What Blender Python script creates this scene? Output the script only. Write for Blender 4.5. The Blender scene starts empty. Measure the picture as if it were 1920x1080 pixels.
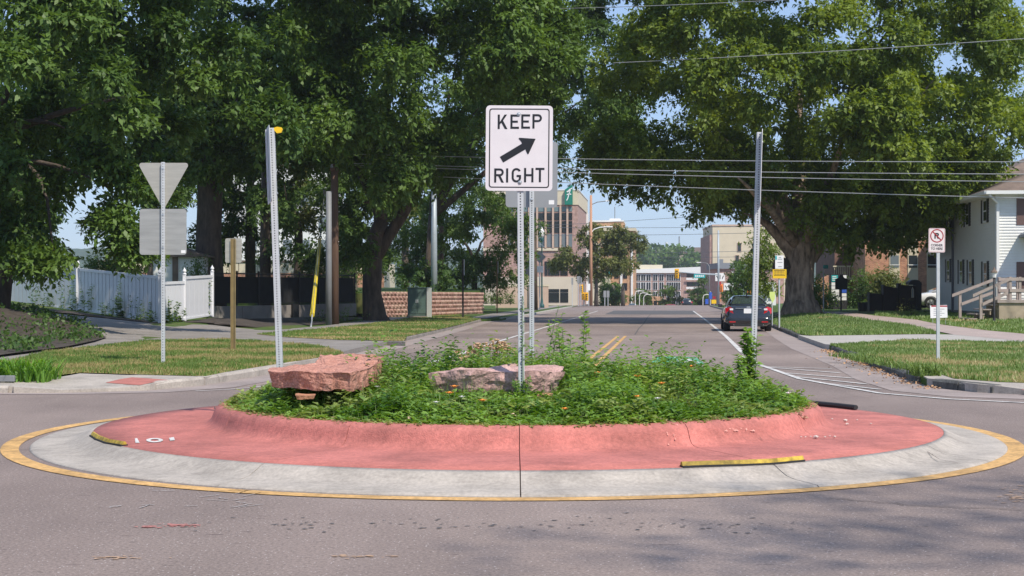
import bpy, bmesh, math, random
import numpy as np
from mathutils import Vector, Matrix
R = math.radians
rng = np.random.default_rng(7)
random.seed(7)
S = bpy.context.scene
C = S.collection

# ---------------------------------------------------------------- camera, light, exposure
EYE = 1.445          # camera height in metres
FL = 2900.0          # focal length as pixels of a 1920-wide frame
HZ = 543.0           # eye level row
cam = bpy.data.cameras.new('camera')
cam.lens = 36.0 * FL / 1920.0
cam.clip_start = 0.1
cam.clip_end = 9000
cam_o = bpy.data.objects.new('camera', cam)
C.objects.link(cam_o)
cam_o.location = (0, 0, EYE)
cam_o.rotation_euler = (R(90) + math.atan(3.0 / FL), 0, 0)
S.camera = cam_o

SUN_DIR = Vector((0.52, -0.70, 1.06)).normalized()      # towards the sun
w = bpy.data.worlds.new('World'); S.world = w; w.use_nodes = True
nt = w.node_tree
bg = nt.nodes['Background']
sky = nt.nodes.new('ShaderNodeTexSky'); sky.sky_type = 'NISHITA'; sky.sun_disc = False
sky.sun_elevation = math.asin(SUN_DIR.z)
sky.sun_rotation = math.atan2(SUN_DIR.x, SUN_DIR.y)
sky.air_density = 1.0; sky.dust_density = 0.25; sky.ozone_density = 1.6
tn = nt.nodes.new('ShaderNodeMix'); tn.data_type = 'RGBA'; tn.blend_type = 'MULTIPLY'; tn.inputs[0].default_value = 1; tn.inputs[7].default_value = (.92, .95, 1.03, 1)
hz_ = nt.nodes.new('ShaderNodeMix'); hz_.data_type = 'RGBA'; hz_.inputs[0].default_value = .62; hz_.inputs[7].default_value = (2.75, 3.85, 5.7, 1)
nt.links.new(sky.outputs[0], hz_.inputs[6]); nt.links.new(hz_.outputs[2], tn.inputs[6]); nt.links.new(tn.outputs[2], bg.inputs[0]); bg.inputs[1].default_value = 0.132
sl = bpy.data.lights.new('sun', 'SUN'); sl.energy = 4.4; sl.angle = R(0.55); sl.color = (1.0, 0.925, 0.80)
so = bpy.data.objects.new('sun', sl); C.objects.link(so)
so.rotation_euler = SUN_DIR.to_track_quat('Z', 'Y').to_euler()
so.location = (20, -20, 60)
S.view_settings.view_transform = 'Standard'; S.view_settings.look = 'None'
S.view_settings.exposure = 0.21; S.view_settings.gamma = 1.0
S.view_settings.use_curve_mapping = False
S.cycles.max_bounces = 6; S.cycles.diffuse_bounces = 3; S.cycles.transparent_max_bounces = 6
S.cycles.volume_bounces = 1

# ---------------------------------------------------------------- measuring helpers (metres)
def base(Y):
    if Y < 20: return 0.0
    if Y < 245: return -0.0046 * (Y - 20)
    if Y < 620: return -1.035 - 0.027 * (Y - 245)
    return -11.2
def sstep(a, b, x):
    t = min(1, max(0, (x - a) / (b - a))); return t * t * (3 - 2 * t)
def zleft(X, Y):
    z = base(Y) + 0.12
    z += 0.098 * max(0, -11.8 - X) * sstep(36, 60, Y) * (1 - sstep(78, 100, Y))
    z += 0.75 * math.exp(-((X + 15.5) / 2.6) ** 2 - ((Y - 45.5) / 4.0) ** 2)
    z += 0.35 * math.exp(-((X + 11.3) / 1.3) ** 2 - ((Y - 62) / 4.0) ** 2)
    return z
def zright(X, Y):
    t = X - 0.1 * (Y - 15.4) - 5.7
    return base(Y) + 0.12 + 0.022 * max(0, min(t, 25)) * sstep(30, 75, Y) + 0.30 * sstep(60, 82, Y) * sstep(0.4, 3.5, t) * (1 - sstep(120, 180, Y))
def zroad(X, Y): return base(Y)
def G(px, py, zf=zroad):
    """ground point seen at a photo position"""
    k = (py - HZ) / FL
    Y = 5.0; step = 0.25
    while Y < 400:
        X = (px - 960) / FL * Y
        if EYE - k * Y <= zf(X, Y): break
        Y += step
    lo, hi = Y - step, Y
    for _ in range(14):
        Y = (lo + hi) / 2; X = (px - 960) / FL * Y
        if EYE - k * Y <= zf(X, Y): hi = Y
        else: lo = Y
    return ((px - 960) / FL * Y, Y)
def at(px, py, Y): return ((px - 960) / FL * Y, Y, EYE - (py - HZ) / FL * Y)
def PX(px, Y): return (px - 960) / FL * Y
def PZ(py, Y): return EYE - (py - HZ) / FL * Y
def road(t, Y): return (t + 0.1 * (Y - 15.4), Y)      # t = metres right of the road's centre line

# ---------------------------------------------------------------- materials
MATS = {}
def mat(name, col, rough=0.7, var=0.0, scale=3.0, col2=None, bump=0.0, bscale=None, metal=0.0, spec=0.5,
        trans=0.0, emit=None, coat=0.0, stretch=None, detail=6.0, fine=None, grime=0.0):
    if name in MATS: return MATS[name]
    m = bpy.data.materials.new(name); m.use_nodes = True
    N = m.node_tree.nodes; L = m.node_tree.links
    b = N['Principled BSDF']
    b.inputs['Roughness'].default_value = rough
    b.inputs['Metallic'].default_value = metal
    b.inputs['Specular IOR Level'].default_value = spec
    b.inputs['Coat Weight'].default_value = coat
    b.inputs['Transmission Weight'].default_value = trans
    b.inputs['Base Color'].default_value = (*col, 1)
    vec = None
    if var or col2 or bump:
        tc = N.new('ShaderNodeTexCoord'); vec = tc.outputs['Object']
        if stretch:
            mp = N.new('ShaderNodeMapping'); mp.inputs['Scale'].default_value = stretch
            L.new(vec, mp.inputs[0]); vec = mp.outputs[0]
    if var or col2:
        n = N.new('ShaderNodeTexNoise'); n.inputs['Scale'].default_value = scale; n.inputs['Detail'].default_value = detail
        n.inputs['Roughness'].default_value = 0.62
        L.new(vec, n.inputs[0])
        rp = N.new('ShaderNodeValToRGB')
        c2 = col2 if col2 else tuple(c * (1 - var) for c in col)
        c1 = col if col2 else tuple(min(1, c * (1 + var)) for c in col)
        rp.color_ramp.elements[0].position = 0.33; rp.color_ramp.elements[0].color = (*c2, 1)
        rp.color_ramp.elements[1].position = 0.67; rp.color_ramp.elements[1].color = (*c1, 1)
        L.new(n.outputs[0], rp.inputs[0])
        out = rp.outputs[0]
        if fine:
            n2 = N.new('ShaderNodeTexNoise'); n2.inputs['Scale'].default_value = fine[0]; n2.inputs['Detail'].default_value = 3
            L.new(vec, n2.inputs[0])
            mr = N.new('ShaderNodeMapRange'); mr.inputs[1].default_value = 0.3; mr.inputs[2].default_value = 0.7
            mr.inputs[3].default_value = 1 - fine[1]; mr.inputs[4].default_value = 1 + fine[1]
            L.new(n2.outputs[0], mr.inputs[0])
            mx = N.new('ShaderNodeMix'); mx.data_type = 'RGBA'; mx.blend_type = 'MULTIPLY'; mx.inputs[0].default_value = 1
            L.new(out, mx.inputs[6]); L.new(mr.outputs[0], mx.inputs[7]); out = mx.outputs[2]
        if grime:      # stains: broad blotches and thin rubbed streaks
            for sc_, lo, st_ in ((1.3, 1 - grime, (1, 1, 1)), (7.0, 1 - grime * .8, (.35, 1.6, 1))):
                mp2 = N.new('ShaderNodeMapping'); mp2.inputs['Scale'].default_value = st_; L.new(vec, mp2.inputs[0])
                n4 = N.new('ShaderNodeTexNoise'); n4.inputs['Scale'].default_value = sc_; n4.inputs['Detail'].default_value = 9; n4.inputs['Roughness'].default_value = .72
                L.new(mp2.outputs[0], n4.inputs[0])
                m4 = N.new('ShaderNodeMapRange'); m4.inputs[1].default_value = .40; m4.inputs[2].default_value = .50; m4.inputs[3].default_value = lo; m4.inputs[4].default_value = 1.0
                L.new(n4.outputs[0], m4.inputs[0])
                x4 = N.new('ShaderNodeMix'); x4.data_type = 'RGBA'; x4.blend_type = 'MULTIPLY'; x4.inputs[0].default_value = 1
                L.new(out, x4.inputs[6]); L.new(m4.outputs[0], x4.inputs[7]); out = x4.outputs[2]
        L.new(out, b.inputs['Base Color'])
    if bump:
        n3 = N.new('ShaderNodeTexNoise'); n3.inputs['Scale'].default_value = bscale or scale * 4; n3.inputs['Detail'].default_value = 5
        L.new(vec, n3.inputs[0])
        bp = N.new('ShaderNodeBump'); bp.inputs['Strength'].default_value = bump; bp.inputs['Distance'].default_value = 0.02
        L.new(n3.outputs[0], bp.inputs['Height']); L.new(bp.outputs[0], b.inputs['Normal'])
    if emit:
        b.inputs['Emission Color'].default_value = (*emit[0], 1); b.inputs['Emission Strength'].default_value = emit[1]
    MATS[name] = m
    return m

def leafmat(name, dark, light, trans=0.35, rough=0.5):
    m = bpy.data.materials.new(name); m.use_nodes = True
    N = m.node_tree.nodes; L = m.node_tree.links; N.clear()
    o = N.new('ShaderNodeOutputMaterial')
    a = N.new('ShaderNodeAttribute'); a.attribute_name = 'tint'
    rp = N.new('ShaderNodeValToRGB')
    rp.color_ramp.elements[0].color = (*dark, 1); rp.color_ramp.elements[1].color = (*light, 1)
    L.new(a.outputs['Fac'], rp.inputs[0])
    pb = N.new('ShaderNodeBsdfPrincipled'); pb.inputs['Roughness'].default_value = rough
    pb.inputs['Specular IOR Level'].default_value = 0.4
    tr = N.new('ShaderNodeBsdfTranslucent')
    hs = N.new('ShaderNodeHueSaturation'); hs.inputs['Hue'].default_value = 0.485; hs.inputs['Saturation'].default_value = 1.15; hs.inputs['Value'].default_value = 1.3
    L.new(rp.outputs[0], pb.inputs['Base Color']); L.new(rp.outputs[0], hs.inputs['Color']); L.new(hs.outputs[0], tr.inputs[0])
    mx = N.new('ShaderNodeMixShader'); mx.inputs[0].default_value = trans
    L.new(pb.outputs[0], mx.inputs[1]); L.new(tr.outputs[0], mx.inputs[2]); L.new(mx.outputs[0], o.inputs[0])
    MATS[name] = m
    return m

def brickmat(name, c1, c2, mortar, scale=1.0, bw=0.22, bh=0.075):
    m = bpy.data.materials.new(name); m.use_nodes = True
    N = m.node_tree.nodes; L = m.node_tree.links; b = N['Principled BSDF']; b.inputs['Roughness'].default_value = 0.85
    tc = N.new('ShaderNodeTexCoord'); sp = N.new('ShaderNodeSeparateXYZ'); L.new(tc.outputs['Object'], sp.inputs[0])
    ad = N.new('ShaderNodeMath'); ad.operation = 'ADD'; L.new(sp.outputs[0], ad.inputs[0]); L.new(sp.outputs[1], ad.inputs[1])
    cb = N.new('ShaderNodeCombineXYZ'); L.new(ad.outputs[0], cb.inputs[0]); L.new(sp.outputs[2], cb.inputs[1])
    br = N.new('ShaderNodeTexBrick'); L.new(cb.outputs[0], br.inputs[0])
    br.inputs['Color1'].default_value = (*c1, 1); br.inputs['Color2'].default_value = (*c2, 1); br.inputs['Mortar'].default_value = (*mortar, 1)
    br.inputs['Scale'].default_value = scale; br.inputs['Brick Width'].default_value = bw; br.inputs['Row Height'].default_value = bh
    br.inputs['Mortar Size'].default_value = 0.008
    n = N.new('ShaderNodeTexNoise'); n.inputs['Scale'].default_value = 2.2; n.inputs['Detail'].default_value = 8; L.new(tc.outputs['Object'], n.inputs[0])
    mr = N.new('ShaderNodeMapRange'); mr.inputs[1].default_value = .3; mr.inputs[2].default_value = .7; mr.inputs[3].default_value = .72; mr.inputs[4].default_value = 1.25
    L.new(n.outputs[0], mr.inputs[0])
    mx = N.new('ShaderNodeMix'); mx.data_type = 'RGBA'; mx.blend_type = 'MULTIPLY'; mx.inputs[0].default_value = 1
    L.new(br.outputs[0], mx.inputs[6]); L.new(mr.outputs[0], mx.inputs[7]); L.new(mx.outputs[2], b.inputs['Base Color'])
    MATS[name] = m
    return m

def asphaltmat():
    m = bpy.data.materials.new('asphalt'); m.use_nodes = True
    N = m.node_tree.nodes; L = m.node_tree.links; b = N['Principled BSDF']
    b.inputs['Roughness'].default_value = 0.82; b.inputs['Specular IOR Level'].default_value = 0.35
    tc = N.new('ShaderNodeTexCoord')
    def noise(s, d=4, st=None, r=0.55):
        n = N.new('ShaderNodeTexNoise'); n.inputs['Scale'].default_value = s; n.inputs['Detail'].default_value = d; n.inputs['Roughness'].default_value = r
        if st:
            mp = N.new('ShaderNodeMapping'); mp.inputs['Scale'].default_value = st; L.new(tc.outputs['Object'], mp.inputs[0]); L.new(mp.outputs[0], n.inputs[0])
        else: L.new(tc.outputs['Object'], n.inputs[0])
        return n.outputs[0]
    def ramp(v, p0, c0, p1, c1):
        r = N.new('ShaderNodeValToRGB'); r.color_ramp.elements[0].position = p0; r.color_ramp.elements[0].color = (*c0, 1)
        r.color_ramp.elements[1].position = p1; r.color_ramp.elements[1].color = (*c1, 1); L.new(v, r.inputs[0]); return r.outputs[0]
    def mul(a, c, f=1.0):
        x = N.new('ShaderNodeMix'); x.data_type = 'RGBA'; x.blend_type = 'MULTIPLY'; x.inputs[0].default_value = f
        L.new(a, x.inputs[6]); L.new(c, x.inputs[7]); return x.outputs[2]
    c = ramp(noise(0.16, 6), .38, (.194, .150, .133), .60, (.268, .210, .184))
    c = mul(c, ramp(noise(1.1, 5, (1, .25, 1)), .3, (.88, .88, .88), .7, (1.1, 1.1, 1.1)))
    c = mul(c, ramp(noise(48, 3, None, .8), .3, (.58, .58, .58), .7, (1.45, 1.45, 1.45)))
    # pale stone chips
    v = N.new('ShaderNodeTexVoronoi'); v.inputs['Scale'].default_value = 26; L.new(tc.outputs['Object'], v.inputs[0])
    chip = ramp(v.outputs['Distance'], .09, (1, 1, 1), .14, (0, 0, 0))
    x = N.new('ShaderNodeMix'); x.data_type = 'RGBA'; L.new(chip, x.inputs[0]); L.new(c, x.inputs[6]); x.inputs[7].default_value = (.55, .49, .47, 1)
    c = x.outputs[2]
    # short dark ravelling pits running across
    c = mul(c, ramp(noise(4.2, 3, (1.0, 4.5, 1), .5), .275, (.52, .49, .5), .315, (1, 1, 1)))
    c = mul(c, ramp(noise(16, 4, (.5, 1, 1), .6), .27, (.5, .5, .5), .33, (1, 1, 1)))
    L.new(c, b.inputs['Base Color'])
    bp = N.new('ShaderNodeBump'); bp.inputs['Strength'].default_value = .5; bp.inputs['Distance'].default_value = .006
    L.new(noise(70, 3), bp.inputs['Height']); L.new(bp.outputs[0], b.inputs['Normal'])
    MATS['asphalt'] = m
    return m

def grassmat(name, a, b_, dry, amt=0.5, sc=0.5):
    m = bpy.data.materials.new(name); m.use_nodes = True
    N = m.node_tree.nodes; L = m.node_tree.links; b = N['Principled BSDF']; b.inputs['Roughness'].default_value = 0.95; b.inputs['Specular IOR Level'].default_value = .15
    tc = N.new('ShaderNodeTexCoord')
    n = N.new('ShaderNodeTexNoise'); n.inputs['Scale'].default_value = 9; n.inputs['Detail'].default_value = 6; L.new(tc.outputs['Object'], n.inputs[0])
    r = N.new('ShaderNodeValToRGB'); r.color_ramp.elements[0].position = .3; r.color_ramp.elements[1].position = .7
    r.color_ramp.elements[0].color = (*a, 1); r.color_ramp.elements[1].color = (*b_, 1); L.new(n.outputs[0], r.inputs[0])
    n2 = N.new('ShaderNodeTexNoise'); n2.inputs['Scale'].default_value = sc; n2.inputs['Detail'].default_value = 7; L.new(tc.outputs['Object'], n2.inputs[0])
    r2 = N.new('ShaderNodeValToRGB'); r2.color_ramp.elements[0].position = amt - .08; r2.color_ramp.elements[1].position = amt + .14
    r2.color_ramp.elements[0].color = (1, 1, 1, 1); r2.color_ramp.elements[1].color = (0, 0, 0, 1); L.new(n2.outputs[0], r2.inputs[0])
    x = N.new('ShaderNodeMix'); x.data_type = 'RGBA'; L.new(r2.outputs[0], x.inputs[0]); L.new(r.outputs[0], x.inputs[6]); x.inputs[7].default_value = (*dry, 1)
    L.new(x.outputs[2], b.inputs['Base Color'])
    MATS[name] = m
    return m

asphaltmat()
mat('concrete', (.40, .37, .335), .85, .10, 1.2, bump=.25, bscale=60, fine=(40, .10))
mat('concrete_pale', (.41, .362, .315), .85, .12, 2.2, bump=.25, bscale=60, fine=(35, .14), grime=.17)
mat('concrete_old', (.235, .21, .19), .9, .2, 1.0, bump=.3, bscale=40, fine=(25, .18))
mat('concrete_dirty', (.30, .245, .225), .9, .16, .9, bump=.3, bscale=40, fine=(30, .16))
mat('kerb_dark', (.11, .108, .098), .95, .35, 3.5, bump=.6, bscale=25, fine=(30, .3))
mat('sidewalk_pink', (.38, .30, .27), .9, .12, 1.0, bump=.2, bscale=40)
mat('red_concrete', (.49, .165, .138), .82, .17, 2.4, bump=.5, bscale=90, fine=(34, .15), grime=.16)
mat('red_worn', (.62, .27, .22), .8, .25, 14)
mat('red_pad', (.42, .15, .12), .85, .15, 5)
mat('soil', (.075, .055, .04), .98, .4, 6, bump=.6, bscale=20)
mat('dirt_bank', (.055, .042, .032), .98, .4, 2.5, bump=.6, bscale=14)
mat('paint_white', (.62, .595, .57), .8, .15, 6, fine=(28, .2), grime=.3)
mat('paint_yellow', (.60, .355, .13), .75, .2, 5, fine=(26, .25), grime=.22)
mat('paint_green', (.10, .36, .22), .75, .2, 5)
mat('joint_dark', (.10, .075, .06), .95, .3, 10)
mat('road_wear_and_shade', (.095, .09, .09), .9, .2, 4)
mat('galvanised', (.42, .44, .46), .42, .10, 9, metal=.75)
mat('galv_matte', (.50, .52, .54), .6, .08, 8, metal=.1)
mat('hole_dark', (.03, .03, .035), .9)
mat('sign_face', (.70, .655, .67), .45, .04, 5)
mat('sign_white', (.78, .77, .77), .5, .04, 6)
mat('sign_pinkish', (.74, .66, .66), .5, .04, 6)
mat('sign_back', (.40, .395, .375), .5, .12, 1.5, metal=.45, stretch=(1, 1, 9))
mat('sign_back_warm', (.44, .42, .37), .5, .10, 1.5, metal=.4, stretch=(1, 1, 9))
mat('sign_back_grey', (.33, .335, .345), .5, .06, 2, metal=.45)
mat('sign_black', (.012, .012, .014), .4)
mat('sign_red', (.36, .02, .03), .5)
mat('post_bronze', (.30, .22, .10), .5, .15, 6, metal=.4)
mat('post_bronze_dark', (.17, .12, .055), .6, .15, 6, metal=.3)
mat('rubber_yellow', (.50, .34, .04), .7, .35, 14, grime=.5)
mat('rubber_black', (.02, .02, .022), .7)
mat('rock_pink', (.54, .27, .205), .9, 0, 11, col2=(.36, .155, .11), bump=1.0, bscale=26, fine=(60, .35))
mat('rock_mauve', (.56, .36, .33), .9, 0, 6, col2=(.37, .225, .20), bump=1.0, bscale=22, fine=(50, .3))
mat('rock_orange', (.46, .22, .13), .9, .3, 12, bump=.9, bscale=26)
mat('bark', (.115, .085, .065), .95, 0, 5, col2=(.045, .034, .028), bump=1.0, bscale=9, stretch=(1, 1, .28))
mat('bark_pale', (.44, .335, .25), .95, 0, 4.5, col2=(.10, .074, .055), bump=1.0, bscale=11, stretch=(1, 1, .3))
mat('bark_grey', (.19, .16, .135), .95, 0, 3.2, col2=(.08, .068, .058), bump=1.0, bscale=8, stretch=(1, 1, .3))
mat('pole_wood', (.115, .065, .042), .9, .35, 3, stretch=(1, 1, .1), bump=.4)
mat('pole_wood_pale', (.46, .25, .16), .9, .15, 3, stretch=(1, 1, .1))
mat('pole_grey', (.20, .205, .215), .6, .12, 2)
mat('pole_steel', (.36, .41, .46), .5, .06, 2, metal=.2)
mat('guard_yellow', (.68, .52, .03), .5, .08, 3)
mat('vinyl_white', (.70, .70, .72), .45, .04, 2)
mat('chain_black', (.012, .012, .013), .6)
mat('cabinet_green', (.085, .135, .115), .55, .1, 2)
mat('cabinet_side', (.42, .44, .42), .6)
mat('stone_red', (.50, .30, .25), .95, 0, 5, col2=(.30, .17, .14), bump=1, bscale=15)
mat('stone_red_b', (.60, .41, .34), .95, 0, 5, col2=(.40, .25, .20), bump=1, bscale=15)
mat('glass_dark', (.018, .022, .026), .08, spec=.8)
mat('glass_teal', (.16, .22, .23), .12, spec=.8)
mat('glass_grey', (.16, .19, .21), .2, spec=.7)
mat('glass_car', (.035, .05, .045), .04, spec=.9)
mat('cream', (.60, .53, .40), .85, .05, .8)
mat('cream_shade', (.56, .50, .40), .85, .06, .3)
mat('stone_tan', (.52, .38, .30), .85, .06, 1)
mat('roof_brown', (.17, .125, .10), .95, .25, 2, bump=.4)
mat('roof_grey', (.20, .22, .25), .8)
mat('siding', (.70, .70, .68), .6, .03, 2)
mat('trim_white', (.72, .72, .71), .5)
mat('shutter', (.018, .017, .02), .6)
mat('shutter_brown', (.13, .075, .065), .6)
mat('downspout_grey', (.10, .10, .115), .5)
mat('wood_weathered', (.34, .28, .25), .9, .15, 3)
mat('block_tan', (.36, .29, .21), .9, .15, 3)
mat('car_black', (.012, .013, .016), .16, coat=1.0, spec=.6)
mat('car_white', (.72, .72, .74), .2, coat=.8)
mat('car_red', (.25, .03, .03), .25, coat=.6)
mat('car_silver', (.35, .37, .4), .3, metal=.5)
mat('tyre', (.018, .018, .019), .85)
mat('rim', (.35, .36, .38), .35, metal=.8)
mat('lamp_red', (.50, .008, .015), .12, coat=.8)
mat('lamp_clear', (.75, .73, .73), .15)
mat('chrome', (.6, .6, .62), .15, metal=1)
mat('signal_yellow', (.75, .42, .02), .5)
mat('lens_dark', (.05, .03, .02), .3)
mat('teal', (.03, .38, .40), .5)
mat('lamp_teal', (.02, .085, .085), .5)
mat('teal_dark', (.01, .19, .135), .5)
mat('blue_sign', (.03, .10, .48), .5)
mat('sign_yellow', (.80, .50, .01), .5)
mat('brown_dark', (.035, .026, .028), .8, .2, 3)
mat('wire', (.40, .40, .40), .6)
mat('wire_dark', (.14, .15, .17), .6)
mat('hill_wood', (.055, .085, .045), 1.0, 0, .04, col2=(.03, .05, .028))
mat('far_wall', (.40, .30, .22), .9)
mat('far_roof', (.22, .15, .12), .9)
mat('leaf_litter', (.46, .27, .15), .9)
mat('leaf_litter_pale', (.62, .47, .33), .9)
mat('pebble', (.6, .5, .45), .9)
mat('lime', (.62, .72, .22), .5)
mat('orange', (.80, .25, .04), .6)
mat('flower_orange', (.85, .28, .04), .6)
mat('flower_white', (.72, .68, .65), .7)
mat('flower_tan', (.52, .33, .20), .8)
brickmat('brick_orange', (.52, .24, .13), (.36, .14, .08), (.50, .38, .30))
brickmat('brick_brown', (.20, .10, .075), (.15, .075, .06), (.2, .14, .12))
brickmat('brick_mauve', (.42, .26, .22), (.35, .21, .18), (.42, .32, .28))
brickmat('brick_tan', (.50, .28, .15), (.43, .24, .13), (.5, .35, .25))
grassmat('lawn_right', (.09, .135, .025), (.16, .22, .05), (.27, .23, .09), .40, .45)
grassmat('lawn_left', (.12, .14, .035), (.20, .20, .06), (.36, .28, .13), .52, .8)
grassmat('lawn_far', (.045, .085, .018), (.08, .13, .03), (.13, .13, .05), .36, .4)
GREEN = leafmat('leaf_green', (.038, .085, .017), (.155, .25, .048), .36)
GREEN_D = leafmat('leaf_dark', (.030, .075, .017), (.155, .25, .055), .36)
GREEN_M = leafmat('leaf_maple', (.055, .11, .018), (.27, .35, .055), .42)
GREEN_L = leafmat('leaf_light', (.04, .09, .015), (.15, .24, .045), .4)
GREEN_O = leafmat('leaf_olive', (.06, .09, .025), (.23, .25, .07), .38)
COVER = leafmat('leaf_cover', (.06, .15, .02), (.30, .48, .10), .38)
COVER_B = leafmat('leaf_cover_pale', (.12, .20, .04), (.42, .50, .16), .38)
BLADE = leafmat('blade_green', (.09, .15, .03), (.21, .31, .08), .35)
BLADE_DRY = leafmat('blade_dry', (.19, .20, .055), (.44, .36, .17), .35)
LILY = leafmat('blade_lily', (.05, .14, .015), (.22, .42, .06), .4)

# ---------------------------------------------------------------- object helpers
def tag(o, label=None, cat=None, group=None, kind=None):
    if label: o['label'] = label
    if cat: o['category'] = cat
    if group: o['group'] = group
    if kind: o['kind'] = kind
    return o
def thing(name, label, cat, loc=(0, 0, 0), rotz=0, group=None, kind=None):
    o = bpy.data.objects.new(name, None); C.objects.link(o)
    o.empty_display_size = .2
    o.location = loc; o.rotation_euler = (0, 0, rotz)
    return tag(o, label, cat, group, kind)
class MB:
    def __init__(s): s.v = []; s.f = []; s.m = []; s.ci = 0
    def add(s, vs, fs):
        n = len(s.v); s.v += [tuple(v) for v in vs]; s.f += [tuple(i + n for i in f) for f in fs]; s.m += [s.ci] * len(fs); return s
    def box(s, c, d, rz=0, ry=0, rx=0):
        hx, hy, hz = d[0] / 2, d[1] / 2, d[2] / 2
        M = Matrix.Rotation(rz, 3, 'Z') @ Matrix.Rotation(ry, 3, 'Y') @ Matrix.Rotation(rx, 3, 'X')
        vs = [M @ Vector((x * hx, y * hy, z * hz)) + Vector(c) for x in (-1, 1) for y in (-1, 1) for z in (-1, 1)]
        return s.add(vs, [(0, 1, 3, 2), (4, 6, 7, 5), (0, 4, 5, 1), (2, 3, 7, 6), (0, 2, 6, 4), (1, 5, 7, 3)])
    def bx(s, x0, x1, y0, y1, z0, z1): return s.box(((x0 + x1) / 2, (y0 + y1) / 2, (z0 + z1) / 2), (x1 - x0, y1 - y0, z1 - z0))
    def tube(s, pts, rad, n=8, cap=True, wob=0):
        pts = [Vector(p) for p in pts]
        if not hasattr(rad, '__len__'): rad = [rad] * len(pts)
        vs = []; a = None
        for i, p in enumerate(pts):
            d = (pts[min(i + 1, len(pts) - 1)] - pts[max(i - 1, 0)])
            if d.length < 1e-9: d = Vector((0, 0, 1))
            d.normalize()
            if a is None:
                a = d.cross(Vector((0, 1, 0.01)));
                if a.length < .1: a = d.cross(Vector((1, 0, 0)))
            a = (a - d * a.dot(d)).normalized(); b = d.cross(a)
            for k in range(n):
                t = 2 * math.pi * k / n
                r = rad[i] * (1 + wob * math.sin(3 * t + i * .7) + (random.uniform(-wob, wob) if wob else 0))
                vs.append(p + a * math.cos(t) * r + b * math.sin(t) * r)
        fs = []
        for i in range(len(pts) - 1):
            for k in range(n):
                k2 = (k + 1) % n
                fs.append((i * n + k, i * n + k2, (i + 1) * n + k2, (i + 1) * n + k))
        if cap:
            fs.append(tuple(range(n - 1, -1, -1))); fs.append(tuple((len(pts) - 1) * n + k for k in range(n)))
        return s.add(vs, fs)
    def lathe(s, prof, n=24, c=(0, 0, 0)):
        vs = [(c[0] + r * math.cos(2 * math.pi * k / n), c[1] + r * math.sin(2 * math.pi * k / n), c[2] + z) for r, z in prof for k in range(n)]
        fs = [(i * n + k, i * n + (k + 1) % n, (i + 1) * n + (k + 1) % n, (i + 1) * n + k) for i in range(len(prof) - 1) for k in range(n)]
        fs.append(tuple(range(n - 1, -1, -1))); fs.append(tuple((len(prof) - 1) * n + k for k in range(n)))
        return s.add(vs, fs)
    def prism(s, poly, y0, y1):
        """polygon in local x,z pushed from y0 to y1"""
        n = len(poly)
        vs = [(x, y0, z) for x, z in poly] + [(x, y1, z) for x, z in poly]
        fs = [tuple(range(n)), tuple(range(2 * n - 1, n - 1, -1))] + [(i, (i + 1) % n, n + (i + 1) % n, n + i) for i in range(n)]
        return s.add(vs, fs)
    def slab(s, poly, z0, z1):
        n = len(poly)
        vs = [(x, y, z0) for x, y in poly] + [(x, y, z1) for x, y in poly]
        fs = [tuple(range(n)), tuple(range(2 * n - 1, n - 1, -1))] + [(i, (i + 1) % n, n + (i + 1) % n, n + i) for i in range(n)]
        return s.add(vs, fs)
    def mesh(s, name, *ms):
        me = bpy.data.meshes.new(name); me.from_pydata(s.v, [], s.f)
        for m in ms: me.materials.append(MATS[m] if isinstance(m, str) else m)
        if len(ms) > 1: me.polygons.foreach_set('material_index', s.m)
        bm = bmesh.new(); bm.from_mesh(me); bmesh.ops.recalc_face_normals(bm, faces=bm.faces); bm.to_mesh(me); bm.free()
        return me
    def build(s, name, ms, parent=None, smooth=False, bevel=0, loc=None, rotz=0, **k):
        if isinstance(ms, str) or not isinstance(ms, (list, tuple)): ms = [ms]
        return place(s.mesh(name, *ms), name, parent, smooth, bevel, loc, rotz, **k)
def place(me, name, parent=None, smooth=False, bevel=0, loc=None, rotz=0, **k):
    o = bpy.data.objects.new(name, me); C.objects.link(o)
    if parent: o.parent = parent
    if loc is not None: o.location = loc
    if rotz: o.rotation_euler = (0, 0, rotz)
    if smooth: me.polygons.foreach_set('use_smooth', [True] * len(me.polygons))
    if bevel:
        b = o.modifiers.new('bevel', 'BEVEL'); b.width = bevel; b.segments = 2; b.limit_method = 'ANGLE'
    return tag(o, **k)
def rrect(w_, h, r, n=5, cx=0, cz=0):
    p = []
    for sx, sz, a0 in ((1, 1, 0), (-1, 1, 90), (-1, -1, 180), (1, -1, 270)):
        for i in range(n + 1):
            a = R(a0 + 90 * i / n)
            p.append((cx + sx * (w_ / 2 - r) + r * math.cos(a), cz + sz * (h / 2 - r) + r * math.sin(a)))
    return p
def ring(outer, inner, y, m, name, parent):
    n = len(outer); b = MB()
    b.add([(x, y, z) for x, z in outer] + [(x, y, z) for x, z in inner], [(i, (i + 1) % n, n + (i + 1) % n, n + i) for i in range(n)])
    return b.build(name, m, parent)
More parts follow.
